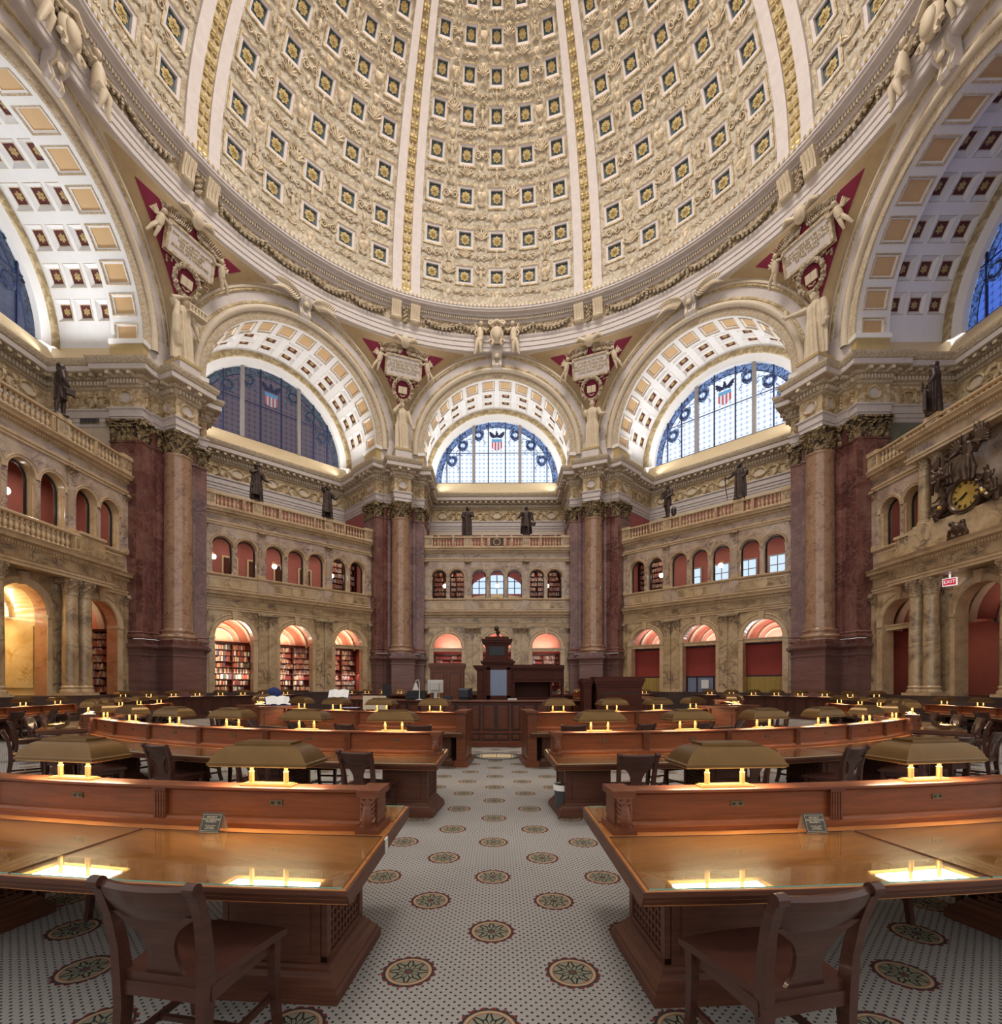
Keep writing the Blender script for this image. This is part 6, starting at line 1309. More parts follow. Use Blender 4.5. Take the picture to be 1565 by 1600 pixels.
def desk(name_lb, Rp, Rf, Rb, half, n, top, peds, endcab=False, xe=0.76):
    """curved double reading desk; the panel stands at radius Rp, seats outside and inside it"""
    g = thing('reading_desk', name_lb, 'desk', (0, 0, 0), 0, 'curved reading desks')
    ns = n*4; da = 2*half/n; t0 = 0.76
    ef = degrees(0.10/Rf)
    mb = MB(); ring_strip(mb, [(Rb, t0-0.004), (Rb+0.004, t0), (Rf-0.004, t0), (Rf, t0-0.004), (Rf, t0-0.026), (Rf-0.018, t0-0.034), (Rf-0.010, t0-0.055), (Rf-0.035, t0-0.078), (Rf-0.035, t0-0.092), (Rb+0.035, t0-0.092), (Rb+0.035, t0-0.078), (Rb+0.01, t0-0.055), (Rb+0.018, t0-0.034), (Rb, t0-0.026)], -half, half, ns, xe=xe)
    mb.build('table_top', 'table_wood', g, smooth=30)
    mb = MB(); ring_strip(mb, [(Rb-0.006, t0-0.005), (Rb-0.006, t0-0.03), (Rb+0.03, t0-0.085), (Rb+0.06, t0-0.095), (Rf-0.06, t0-0.095), (Rf-0.03, t0-0.085), (Rf+0.006, t0-0.03), (Rf+0.006, t0-0.005)], 0, 0, ns, xe=xe-0.012); mb.build('edge_moulding', 'desk_base', g, smooth=30)
    for i in range(n):
        a0, a1 = -half+i*da, -half+(i+1)*da; e = degrees(0.008/Rp); e0 = degrees(0.02/Rp) if i == 0 else e; e1 = degrees(0.02/Rp) if i == n-1 else e
        for r0, r1 in ((Rp+0.20, Rf-0.012), (Rb+0.012, Rp-0.17)):
            if r1-r0 < 0.15: continue
            mb = MB(); L0 = lambda r: (-22.5+degrees(math.asin((xe+0.02)/r))) if i == 0 else a0+e0
            L1 = lambda r: (22.5-degrees(math.asin((xe+0.02)/r))) if i == n-1 else a1-e1
            secs = [[pol(r, L0(r)+(L1(r)-L0(r))*k/4, z) for r, z in ((r0, t0+0.001), (r1, t0+0.001), (r1, t0+0.008), (r0, t0+0.008))] for k in range(5)]
            mb.rings(secs, True, 0); mb.poly(secs[0][::-1], 2); mb.poly(secs[-1], 2)
            for k in range(4): mb.m[k*4+1] = 1 if r0 > Rp else 2; mb.m[k*4+3] = 2 if r0 > Rp else 1
            mb.build('glass_top', ['desk_glass', 'glass_edge', 'desk_base'], g)
        mid = (a0+a1)/2
        for s in (-1, 1):
            o = link('outlet_plate', outm, g, pol(Rp+s*0.031, mid-0.25*s, t0+(top-t0)*0.60), -radians(mid))
        for rr in (Rp+0.14, Rp-0.12):     # pencil trays
            pass
    mb = MB(); ring_strip(mb, [(Rp-0.028, t0), (Rp+0.028, t0), (Rp+0.028, top-0.03), (Rp-0.028, top-0.03)], -half, half, ns); mb.build('privacy_panel', 'mahogany_panel', g, smooth=30)
    mb = MB(); ring_strip(mb, [(Rp-0.085, t0), (Rp+0.085, t0), (Rp+0.085, t0+0.035), (Rp+0.06, t0+0.045), (Rp+0.05, t0+0.065), (Rp+0.03, t0+0.075), (Rp-0.03, t0+0.075), (Rp-0.05, t0+0.065), (Rp-0.06, t0+0.045), (Rp-0.085, t0+0.035)], -half, half, ns); mb.build('panel_base', 'mahogany_panel', g, smooth=30)
    mb = MB(); ring_strip(mb, [(Rp-0.04, top-0.045), (Rp+0.04, top-0.045), (Rp+0.055, top-0.03), (Rp+0.085, top-0.022), (Rp+0.085, top-0.004), (Rp+0.075, top), (Rp-0.075, top), (Rp-0.085, top-0.004), (Rp-0.085, top-0.022), (Rp-0.055, top-0.03)], -half-degrees(0.03/Rp), half+degrees(0.03/Rp), ns); mb.build('cap_rail', 'mahogany', g, smooth=30)
    for i in range(1, n):
        a = -half+i*da; o = link('division_post', pstm, g, pol(Rp, a, t0), -radians(a)); o.scale.z = (top-t0-0.012)/0.325
    for s in (-1, 1):
        a = s*(half-degrees(0.05/Rp)); e = link('end_console', None, g, pol(Rp, a, t0), -radians(a)); mb = MB()
        mb.box(-0.06, 0.06, -0.10, 0.10, 0, top-t0-0.03); mb.box(-0.085, 0.085, -0.15, 0.15, 0, 0.05); mb.box(-0.08, 0.08, -0.14, 0.14, top-t0-0.045, top-t0+0.004); mb.build('end_post', 'mahogany', e)
        for q in (0, pi): o = link('console', conm, e, (0, 0.06 if q == 0 else -0.06, 0.02), q); o.scale.z = (top-t0-0.05)/0.33
        if endcab:
            mb = MB(); b0 = s*(half+degrees(0.05/Rp)); x = 0.10
            mb.box(-x, x, -0.28, 0.80, 0.10, top+0.02); mb.box(-x-0.04, x+0.04, -0.33, 0.85, top+0.02, top+0.07); mb.box(-x-0.05, x+0.05, -0.33, 0.85, 0, 0.14)
            mb.box(-x-0.012, x+0.012, -0.18, 0.70, 0.25, top-0.12, 0); mb.build('end_cabinet', 'mahogany', g, pol(Rp, b0, 0), -radians(b0))
    for a in peds:
        p = link('pedestal', PED, g, pol((Rf+Rb)/2+0.22, a, 0), -radians(a)); link('plinth', PLI, p); link('lattice', LAT[0], p); link('lattice', LAT[1], p)
    return g
RING = {1: dict(Rp=17.22, Rf=18.30, Rb=16.55, half=19.7, n=7, top=1.06, peds=(-18.35, -9.4, 0, 9.4, 18.35), xe=0.76),
        2: dict(Rp=13.32, Rf=14.27, Rb=12.70, half=18.85, n=6, top=1.10, peds=(-17.3, -8.6, 0, 8.6, 17.3), xe=0.80),
        3: dict(Rp=9.10, Rf=10.02, Rb=8.45, half=17.6, n=4, top=1.17, peds=(-14.6, 0, 14.6), endcab=True, xe=0.76)}
ROWN = {1: 'front', 2: 'second', 3: 'third'}
BANK = {157.5: 'right of centre aisle', -157.5: 'left of centre aisle', 112.5: 'in right flank bank', -112.5: 'in left flank bank', 67.5: 'in far right bank', -67.5: 'in far left bank'}
DESKS = []
for r, P in RING.items():
    proto = None
    for az in BANK:
        if r == 3 and abs(az) < 100: continue
        if r < 3 and abs(az) < 100: continue
        lb = 'curved mahogany reading desk with glass top, %s row %s' % (ROWN[r], BANK[az])
        if proto is None: proto = desk(lb, **P); proto.rotation_euler.z = -radians(az); o = proto
        else: o = copy_tree(proto, None, None, -radians(az), lb)
        if r == 1 and az == -157.5:
            P_ = Matrix.Rotation(radians(az), 4, 'Z') @ Vector((-0.748, -17.42, 0.715)); mb = MB(); mb.box(-0.006, 0.006, -0.035, 0.035, -0.045, 0.045); link('switch_plate', mb.mesh('switch_plate', 'switch_plate'), o, P_, radians(az))
        DESKS.append((r, az))
# panelled screens along the outer ring on the far side, with a reading shelf behind
def wood_screen(az, half, wh):
    g = thing('panelled_screen', 'dark panelled wooden screen with reading shelf behind, '+wh, 'screen', (0, 0, 0), -radians(az), 'panelled outer screens'); R = 17.4; n = 32
    mb = MB(); ring_strip(mb, [(R-0.05, 0), (R+0.05, 0), (R+0.05, 1.19), (R-0.05, 1.19)], -half, half, n); mb.build('screen_wall', 'screen_wood', g, smooth=30)
    mb = MB(); ring_strip(mb, [(R-0.14, 1.19), (R+0.16, 1.19), (R+0.18, 1.215), (R+0.16, 1.235), (R-0.14, 1.235), (R-0.16, 1.215)], -half-0.15, half+0.15, n); mb.build('cap_rail', 'screen_wood', g)
    mb = MB(); ring_strip(mb, [(R-0.10, 0), (R, 0), (R, 0.2), (R-0.07, 0.2)], -half, half, n); mb.build('baseboard', 'screen_wood', g)
    mb = MB(); ring_strip(mb, [(R+0.05, 0.70), (R+0.95, 0.70), (R+0.95, 0.76), (R+0.05, 0.76)], -half, half, n); mb.build('reading_shelf', 'table_wood', g)
    k = int(half*2/1.9); w = 2*half/k
    for i in range(k):
        a = -half+(i+0.5)*w; wide = i % 3 != 1; x = R*radians(w)*(0.42 if wide else 0.22); mb = MB()
        mb.box(-x, x, -0.072, -0.05, 0.30, 1.08); mb.box(-x+0.07, x-0.07, -0.09, -0.072, 0.37, 1.01); mb.box(-x+0.10, x-0.10, -0.098, -0.09, 0.42, 0.96)
        mb.build('raised_panel', 'screen_wood', g, pol(R, a, 0), -radians(a))
for az, half, wh in ((-67.5, 19.5, 'in front of the left purple pier'), (67.5, 19.5, 'in front of the right purple pier'), (-22.5, 17, 'behind the tower desk, left'), (22.5, 17, 'behind the tower desk, right')): wood_screen(az, half, wh)
# ------------------------------------------------------------------ desk lamps
def lamp_proto():
    g = thing('desk_lamp', 'x', 'lamp', (0, 0, 0), 0, 'bronze desk lamps')
    mb = MB(); mb.box(-0.20, 0.20, -0.05, 0.05, 0, 0.012); mb.box(-0.185, 0.185, -0.04, 0.04, 0.012, 0.02); mb.build('base', 'brass', g)
    for s in (-1, 1):
        mb = MB(); mb.lathe([(0.019, 0.02), (0.019, 0.10), (0.021, 0.104), (0.014, 0.108), (0.013, 0.20)], (s*0.135, 0, 0), 8); mb.build('post', 'brass', g)
    lv = [(0.375, 0.165, 0.165), (0.378, 0.168, 0.167), (0.378, 0.168, 0.185), (0.366, 0.160, 0.192), (0.355, 0.156, 0.215), (0.335, 0.146, 0.245), (0.305, 0.13, 0.275), (0.265, 0.108, 0.298), (0.225, 0.088, 0.310), (0.215, 0.080, 0.312), (0.215, 0.080, 0.328), (0.19, 0.065, 0.332)]
    mb = MB(); mb.rings([[(x, y, z), (-x, y, z), (-x, -y, z), (x, -y, z)] for x, y, z in lv], True, 0, False, True); mb.rings([[(x-0.01, y-0.01, z-0.008), (-x+0.01, y-0.01, z-0.008), (-x+0.01, -y+0.01, z-0.008), (x-0.01, -y+0.01, z-0.008)] for x, y, z in lv], True, 1, False, True); mb.build('shade', ['lamp_bronze', 'brass'], g, smooth=32)
    mb = MB(); mb.box(-0.345, 0.345, -0.14, 0.14, 0.180, 0.186); mb.build('diffuser', 'lamp_glow', g)
    return g
LAMP = lamp_proto(); lamp_used = [False]
def lamp(x, y, z, rz, lb):
    if not lamp_used[0]: o = LAMP; o.location = (x, y, z); o.rotation_euler.z = rz; o['label'] = lb; lamp_used[0] = True; return o
    return copy_tree(LAMP, None, (x, y, z), rz, lb)
NTH = ['first', 'second', 'third', 'fourth', 'fifth', 'sixth', 'seventh', 'eighth']
def nth(az, i, n):
    """place along the desk counted from its end nearest the centre aisle"""
    return NTH[i if az < 0 else n-1-i] if abs(az) > 90 else NTH[i if az < 0 else n-1-i]
for r, az in DESKS:
    P = RING[r]; n = P['n']; da = 2*P['half']/n
    for i in range(n):
        a = az-P['half']+(i+0.5)*da; x, y, _ = pol(P['Rp'], a)
        if not in_view(x, y, 1.2): continue
        k = NTH[i] if az < 0 else NTH[n-1-i]
        lamp(x, y, P['top'], -radians(a), 'bronze desk lamp, %s from aisle end, %s row %s' % (k, ROWN[r], BANK[az]))
for az, half, wh in ((-67.5, 18.5, 'left'), (67.5, 18.5, 'right'), (-22.5, 16, 'far left'), (22.5, 16, 'far right')):
    for i in range(8):
        a = az-half+(i+0.5)*half/4; x, y, _ = pol(17.42, a)
        if in_view(x, y, 1.2, 20): lamp(x, y, 1.235, -radians(a), 'small-looking bronze lamp on the %s panelled screen, %s along it' % (wh, NTH[i]))
# ------------------------------------------------------------------ chairs
def chair_proto():
    g = thing('reading_chair', 'x', 'chair', (0, 0, 0), 0, 'dark wooden reading chairs')
    def rect(pts, wx, wy, mb):
        mb.rings([[(x-a/2, y-b/2, z), (x+a/2, y-b/2, z), (x+a/2, y+b/2, z), (x-a/2, y+b/2, z)] for (x, y, z), a, b in zip(pts, wx, wy)], True, 0, True, True)
    for s in (-1, 1):
        mb = MB(); rect([(s*0.185, -0.255, 0), (s*0.188, -0.215, 0.15), (s*0.192, -0.195, 0.32), (s*0.196, -0.195, 0.44), (s*0.202, -0.205, 0.58), (s*0.210, -0.232, 0.72), (s*0.214, -0.262, 0.81), (s*0.215, -0.285, 0.862)], [0.036, 0.038, 0.04, 0.042, 0.040, 0.040, 0.042, 0.044], [0.050, 0.050, 0.056, 0.060, 0.050, 0.044, 0.042, 0.04], mb)
        mb.tube([(s*0.192, -0.288, 0.862), (s*0.240, -0.288, 0.862)], 0.026, 12); mb.build('rear_leg', 'chair_wood', g, smooth=30)
        mb = MB(); rect([(s*0.222, 0.235, 0), (s*0.222, 0.215, 0.14), (s*0.222, 0.205, 0.30), (s*0.222, 0.205, 0.43)], [0.034, 0.036, 0.040, 0.044], [0.036, 0.038, 0.042, 0.048], mb); mb.build('front_leg', 'chair_wood', g, smooth=30)
    def seat_pt(u, v, top):
        hw = 0.205+0.055*v; x = u*hw; y = -0.20+0.455*v; e = max(abs(u), 0.0)
        dish = -0.018*(1-u*u)*(1-(2*v-1.0)**2)-0.010*max(0, v-0.85)*6
        return (x, y+0.02*(1-u*u)*v, (0.468+dish) if top else 0.432)
    mb = MB(); U = [-1+2*i/10 for i in range(11)]; V_ = [i/10 for i in range(11)]
    mb.rings([[seat_pt(u, v, True) for u in U] for v in V_], False); mb.rings([[seat_pt(u, v, False) for u in U] for v in V_], False)
    rim = [(u, 0) for u in U]+[(1, v) for v in V_[1:]]+[(u, 1) for u in U[::-1][1:]]+[(-1, v) for v in V_[::-1][1:-1]]
    mb.rings([[seat_pt(u, v, True) for u, v in rim], [seat_pt(u, v, False) for u, v in rim]], True); mb.build('seat', 'chair_wood', g, smooth=40)
    mb = MB()
    for s in (-1, 1): mb.box(s*0.208-0.012, s*0.208+0.012, -0.19, 0.21, 0.375, 0.434)
    mb.box(-0.2, 0.2, 0.20, 0.225, 0.375, 0.434); mb.box(-0.18, 0.18, -0.21, -0.185, 0.375, 0.434); mb.build('seat_rail', 'chair_wood', g)
    mb = MB(); R = []
    for i in range(13):
        x = -0.20+0.40*i/12; b = -0.035*(1-(x/0.2)**2); R.append([(x, -0.225+b, 0.715), (x, -0.205+b, 0.715), (x, -0.235+b, 0.80), (x, -0.255+b, 0.845), (x, -0.262+b*0.9, 0.868), (x, -0.285+b*0.9, 0.872), (x, -0.298+b*0.9, 0.855), (x, -0.275+b, 0.80)])
    mb.rings(R, True, 0, True, True); mb.build('top_rail', 'chair_wood', g, smooth=40)
    mb = MB(); R = []
    for z, hw, y in ((0.45, 0.098, -0.188), (0.475, 0.085, -0.191), (0.50, 0.072, -0.196), (0.55, 0.064, -0.206), (0.60, 0.070, -0.218), (0.64, 0.088, -0.228), (0.67, 0.110, -0.236), (0.69, 0.135, -0.241), (0.71, 0.165, -0.246), (0.725, 0.188, -0.25), (0.735, 0.195, -0.253)):
        R.append([(-hw, y+0.004*(hw > 0.15), z), (hw, y, z), (hw, y+0.018, z), (-hw, y+0.018, z)])
    mb.rings(R, True, 0, True, True); mb.build('back_splat', 'chair_wood', g, smooth=30)
    mb = MB()
    for s in (-1, 1): mb.box(s*0.205-0.010, s*0.205+0.010, -0.21, 0.215, 0.135, 0.165)
    mb.box(-0.205, 0.205, -0.02, 0.0, 0.14, 0.162); mb.box(-0.185, 0.185, -0.225, -0.205, 0.20, 0.225); mb.build('stretcher', 'chair_wood', g)
    return g
CH = chair_proto(); chair_used = [False]
def chair(x, y, head_, lb):
    """head_: direction the sitter faces, degrees clockwise from +y"""
    rz = -radians(head_)
    if not chair_used[0]: o = CH; o.location = (x, y, 0); o.rotation_euler.z = rz; o['label'] = lb; chair_used[0] = True; return o
    return copy_tree(CH, None, (x, y, 0), rz, lb)
CH.scale = (1.1, 1.1, 1.1)
rnd = random.Random(11)
NEAR = {(1, -157.5): {0: None}, (1, 157.5): {0: None}}
for r, az in DESKS:
    P = RING[r]; n = P['n']; da = 2*P['half']/n
    for i in range(n):
        a = az-P['half']+(i+0.5)*da; q = i if az < 0 else n-1-i; k = NTH[q]
        for side, R, hd in (('outer', P['Rf']+0.14, a+180), ('inner', P['Rb']+0.10, a)):
            turn = rnd.uniform(-16, 16); dr = rnd.uniform(-0.12, 0.15)
            if r == 1 and abs(az) > 150 and side == 'outer':
                if q == 0: continue      # the two nearest chairs are placed one by one
            if r == 1 and side == 'inner' and abs(az) > 150: R, dr, turn = 17.05, 0, 0
            x, y, _ = pol(R+dr, a)
            if not in_view(x, y, 0.5, 40): continue
            chair(x, y, hd+turn, 'dark wooden chair, %s place from aisle, %s side, %s row %s' % (k, side, ROWN[r], BANK[az]))
chair(-1.44, -18.39, 10, 'nearest dark wooden chair left of the centre aisle, cut by the bottom edge'); chair(1.285, -18.45, -14, 'nearest dark wooden chair right of the centre aisle, cut by the bottom edge')
# ------------------------------------------------------------------ tent signs
def tent(x, y, z, rz, lb, w=0.155, h=0.125, txt=True):
    g = thing('tent_sign', lb, 'sign', (x, y, z), rz, 'folded desk signs'); t = 0.05
    mb = MB(); mb.quad((-w/2, -t, 0), (w/2, -t, 0), (w/2, 0, h), (-w/2, 0, h)); mb.quad((-w/2, -t+0.003, 0), (w/2, -t+0.003, 0), (w/2, 0.003, h), (-w/2, 0.003, h)); mb.build('face', 'sign_face', g)
    mb = MB(); mb.quad((-w/2, t, 0), (w/2, t, 0), (w/2, 0.004, h), (-w/2, 0.004, h)); mb.box(-w/2, w/2, -t, -t+0.002, 0, 0.002); mb.build('back', 'card', g)
    if txt:
        e = link('border', MBbox(-w/2+0.01, w/2-0.01, -0.0006, 0, 0.012, 0.0135).mesh('border', 'sign_ink'), g)
        mb = MB()
        for z0, z1, x0, x1 in ((0.010, 0.0115, -w/2+0.01, w/2-0.01), (h-0.012, h-0.0105, -w/2+0.01, w/2-0.01), (0.01, h-0.0105, -w/2+0.01, -w/2+0.0115), (0.01, h-0.0105, w/2-0.0115, w/2-0.01)):
            mb.poly([(x, -t+t*zz/h-0.0008, zz) for x, zz in ((x0, z0), (x1, z0), (x1, z1), (x0, z1))])
        e.data = mb.mesh('border', 'sign_ink')
        for body, sz, zc in ((['PROTECT', 'YOUR PERSONAL', 'PROPERTY'], 0.0175, h*0.66), (['DO NOT LEAVE', 'VALUABLES', 'UNATTENDED'], 0.0115, h*0.27)):
            key = body[0]
            if key not in TXC: TXC[key] = text_mesh(body, sz, 'sign_ink', 0.0002, 0.9)
            o = link('lettering', TXC[key], g); o.location = (0, -t+t*zc/h-0.0012, zc); o.rotation_euler = (pi/2-atan2(t, h), 0, 0)
    return g
TXC = {}
def sign_at(px, py, lb, turn=0.0, z=0.772, big=True):
    k = (1.8-z)/((py-1071.5)/771.4); a = (px-767.9)/771.4; c, s = cos(-0.0108), sin(-0.0108); x, y = k*(a*c+s), k*(-a*s+c)
    return tent(x+0.01, y-20.788+0.04, z, turn, lb, txt=big)
sign_at(328, 1300, 'small dark folded sign about personal property on the front row desk left of the aisle', radians(-6)); sign_at(1275, 1301, 'small dark folded sign about personal property on the front row desk right of the aisle', radians(5))
for px, py, t, lb in ((516, 1170, -5, 'dark folded sign on the second row desk left of the aisle, nearest the aisle'), (309, 1162, -35, 'dark folded sign on the second row desk left, middle one'), (180, 1149, -60, 'dark folded sign on the second row desk left, farthest from the aisle'),
                     (1035, 1170, 6, 'dark folded sign on the second row desk right of the aisle, nearest the aisle'), (1246, 1161, 30, 'dark folded sign on the second row desk right, second from the aisle'), (1335, 1153, 45, 'dark folded sign on the second row desk right, third from the aisle'), (1381, 1148, 60, 'dark folded sign on the second row desk right, farthest from the aisle'),
                     (484, 1131, -12, 'folded sign on the third row desk left, farther from the aisle'), (558, 1133, -10, 'folded sign on the third row desk left, nearer the aisle'), (1010, 1133, 10, 'folded sign on the third row desk right of the aisle')): sign_at(px, py, lb, radians(t))
# ------------------------------------------------------------------ centre counter, tower desk, cabinets
def at(px, z): a = (px-767.9)/771.4; c, s = cos(-0.0108), sin(-0.0108); return (z*(a*c+s)+0.01, z*(-a*s+c)-20.788)
g = thing('counter', 'round panelled wooden issue counter at the middle of the room', 'counter', (0, 0, 0)); R = 6.25
mb = MB(); ring_strip(mb, [(R-0.06, 0), (R, 0), (R, 1.30), (R-0.06, 1.30)], 0, 360, 96, 0, False); mb.build('counter_front', 'counter_wood', g, smooth=30)
mb = MB(); ring_strip(mb, [(R-0.75, 1.30), (R+0.06, 1.30), (R+0.10, 1.325), (R+0.10, 1.35), (R+0.06, 1.365), (R-0.75, 1.365)], 0, 360, 96, 0, False); mb.build('counter_top', 'counter_wood', g, smooth=30)
mb = MB(); ring_strip(mb, [(R, 0), (R+0.09, 0), (R+0.09, 0.14), (R+0.04, 0.18), (R, 0.18)], 0, 360, 96, 0, False); ring_strip(mb, [(R, 0.40), (R+0.03, 0.40), (R+0.03, 0.46), (R, 0.46)], 0, 360, 96, 0, False); mb.build('plinth', 'counter_wood', g, smooth=30)
for i in range(40):
    a = 110+i*3.6; wide = i % 3 != 0; x = R*radians(3.6)*(0.44 if wide else 0.30); mb = MB()
    for z0, z1 in ((0.50, 1.24), (0.20, 0.38)):
        mb.box(-x-0.012, x+0.012, 0, 0.012, z0-0.012, z1+0.012, 1); mb.box(-x+0.02, x-0.02, 0, 0.03, z0+0.02, z1-0.02); mb.box(-x+0.06, x-0.06, 0.03, 0.055, z0+0.06, z1-0.06)  # black backing paints the shade into the grooves round each panel
    mb.build('raised_panel', ['counter_wood', 'black_metal'], g, pol(R, a, 0), -radians(a))
def cornice_box(mb, x0, x1, y0, y1, z, steps):
    for (o, h) in steps: mb.box(x0-o, x1+o, y0-o, y1+o, z, z+h); z += h
    return z
tx, ty = at(777, 19.6)
g = thing('tower_desk', 'tall dark wooden tower desk with glazed door in the middle of the counter', 'tower desk', (tx, ty, 0), 0)
mb = MB(); mb.box(-0.52, 0.55, -0.52, 0.52, 0, 2.60); cornice_box(mb, -0.52, 0.55, -0.52, 0.52, 2.60, ((0.02, 0.05), (0.08, 0.05), (0.13, 0.06), (0.05, 0.06))); mb.box(-0.80, -0.52, -0.45, 0.45, 0, 2.40); cornice_box(mb, -0.80, -0.52, -0.45, 0.45, 2.40, ((0.03, 0.06), (0.10, 0.07), (0.14, 0.06))); mb.build('body', 'dark_wood', g)
mb = MB(); mb.box(-0.46, 0.42, -0.45, 0.45, 2.80, 3.38); mb.box(-0.50, 0.46, -0.48, 0.48, 2.80, 2.92); cornice_box(mb, -0.46, 0.42, -0.45, 0.45, 3.38, ((0.03, 0.06), (0.08, 0.05), (0.13, 0.07), (0.16, 0.05), (0.02, 0.10))); mb.box(-0.32, 0.28, -0.47, -0.45, 2.98, 3.32, 1); mb.build('upper_stage', ['dark_wood', 'plastic_dark'], g)
mb = MB(); mb.box(-0.42, -0.28, -0.56, -0.52, 1.3, 2.5); mb.box(0.36, 0.5, -0.56, -0.52, 1.3, 2.5); mb.box(-0.42, 0.5, -0.56, -0.52, 2.42, 2.5); mb.box(-0.42, 0.5, -0.56, -0.52, 1.3, 1.42); mb.box(-0.28, 0.36, -0.54, -0.525, 1.42, 2.42, 1); mb.build('glazed_door', ['dark_wood', 'screen_blue'], g)
mb = MB(); x0, x1 = 0.55, 2.62
for i in range(12):
    a0, a1 = x0+(x1-x0)*i/12, x0+(x1-x0)*(i+1)/12; y0, y1 = [-0.42+0.30*((q-x0)/(x1-x0))**2 for q in (a0, a1)]
    for z0, z1, o in ((1.98, 2.42, 0), (2.42, 2.48, 0.06), (2.48, 2.56, 0.12), (2.56, 2.62, 0.08), (1.30, 1.36, 0.04), (1.94, 1.98, 0.05)):
        mb.rings([[(a0, y0-o, z0), (a0, 0.4, z0), (a0, 0.4, z1), (a0, y0-o, z1)], [(a1, y1-o, z0), (a1, 0.4, z0), (a1, 0.4, z1), (a1, y1-o, z1)]], True, 0, True, True)
    if i % 3 == 1: mb.rings([[(a0-0.1, y0-0.02, 2.05), (a0-0.1, y0, 2.05), (a0-0.1, y0, 2.2), (a0-0.1, y0-0.02, 2.2)], [(a1+0.15, y1-0.02, 2.05), (a1+0.15, y1, 2.05), (a1+0.15, y1, 2.2), (a1+0.15, y1-0.02, 2.2)]], True, 0, True, True)
mb.box(x0, x0+0.12, -0.42, 0.4, 0, 2.0); mb.box(x1-0.55, x1-0.47, -0.15, 0.4, 0, 2.0); mb.box(x1-0.08, x1, -0.12, 0.4, 0, 2.0); mb.box(x0, x1-0.5, 0.36, 0.4, 0, 2.0); mb.box(x0, x1, -0.1, 0.4, 0, 1.3); mb.build('wing', 'dark_wood', g)
mb = MB(); mb.lathe([(0.11, 0), (0.11, 0.05), (0.05, 0.08), (0.06, 0.14), (0.10, 0.2), (0.06, 0.28)], (0, 0, 0), 10); mb.ball((-0.06, -0.06, 0.36), (0.10, 0.12, 0.12), 8); tag(mb.build('bust', 'clock_bronze', None, (tx+0.02, ty, 3.71), 0, 45), 'small dark bust on top of the tower desk', 'bust')
def cabinet(x, y, w, d, h, lb, doors, rz=0.0):
    g = thing('cabinet', lb, 'cabinet', (x, y, 0), rz); mb = MB(); mb.box(-w/2, w/2, -d/2, d/2, 0, h-0.3); cornice_box(mb, -w/2, w/2, -d/2, d/2, h-0.3, ((0.02, 0.08), (0.05, 0.08), (0.075, 0.09), (0.04, 0.05))); mb.build('body', 'mahogany' if doors else 'dark_wood', g)
    k = 2 if doors else 1
    for i in range(k):
        x0, x1 = -w/2+i*w/k+0.03, -w/2+(i+1)*w/k-0.03; mb = MB(); mb.box(x0, x1, -d/2-0.03, -d/2, 0.2, h-0.36); mb.box(x0+0.10, x1-0.10, -d/2-0.036, -d/2-0.03, 0.33 if doors else h-1.0, h-0.46, 1); mb.box(x0+0.13, x1-0.13, -d/2-0.06, -d/2-0.03, 0.36 if doors else h-0.97, h-0.49); mb.build('door' if doors else 'panel', ['mahogany' if doors else 'dark_wood', 'black_metal'], g)  # dark sheet behind the raised field stands in for recess shade
    return g
cx_, cy_ = at(699, 24.0); cabinet(cx_, cy_, 1.62, 0.7, 2.88, 'wooden two-door cabinet left of the tower desk', True)
cx_, cy_ = at(962, 14.6); g = cabinet(cx_, cy_, 1.30, 0.8, 2.06, 'dark wooden kiosk with cornice right of the counter', False)
mb = MB(); mb.box(-1.0, -0.78, -0.3, 0.4, 0, 1.75); cornice_box(mb, -1.0, -0.80, -0.3, 0.4, 1.75, ((0.02, 0.06), (0.04, 0.07), (0.06, 0.08), (0.03, 0.05))); mb.build('side_pier', 'dark_wood', g)
# things on the counter
CT = 1.365
def on_counter(px, z=15.3): return at(px, z)
x, y = on_counter(680); g = thing('monitor', 'white monitor seen from behind on the counter', 'monitor', (x, y, CT), radians(14)); mb = MB(); mb.box(-0.24, 0.24, -0.05, 0.0, 0.22, 0.62); mb.box(-0.16, 0.16, -0.10, -0.05, 0.30, 0.55); mb.build('housing', 'plastic_grey', g); mb = MB(); mb.box(-0.225, 0.225, 0.0, 0.012, 0.24, 0.60); mb.build('screen', 'plastic_dark', g)
mb = MB(); mb.box(-0.05, 0.05, -0.06, -0.02, 0.02, 0.4); mb.box(-0.16, 0.16, -0.12, 0.10, 0, 0.03); mb.build('stand', 'plastic_grey', g)
x, y = on_counter(650); mb = MB(); mb.box(-0.30, 0.30, -0.2, 0.2, 0, 0.22); mb.box(-0.25, 0.25, -0.15, 0.18, 0.22, 0.28); mb.box(-0.2, 0.2, -0.24, -0.2, 0.05, 0.1); tag(mb.build('printer', 'black_metal', None, (x, y, CT)), 'black printer on the counter left of the white monitor', 'printer')
x, y = on_counter(604); mb = MB(); mb.box(-0.13, 0.13, -0.03, 0.03, 0.1, 0.48); mb.box(-0.04, 0.04, -0.03, 0.03, 0, 0.12); mb.box(-0.14, 0.14, -0.1, 0.1, 0, 0.02); tag(mb.build('flat_screen', 'black_metal', None, (x, y, CT), radians(35)), 'slim black screen at the left end of the counter', 'monitor')
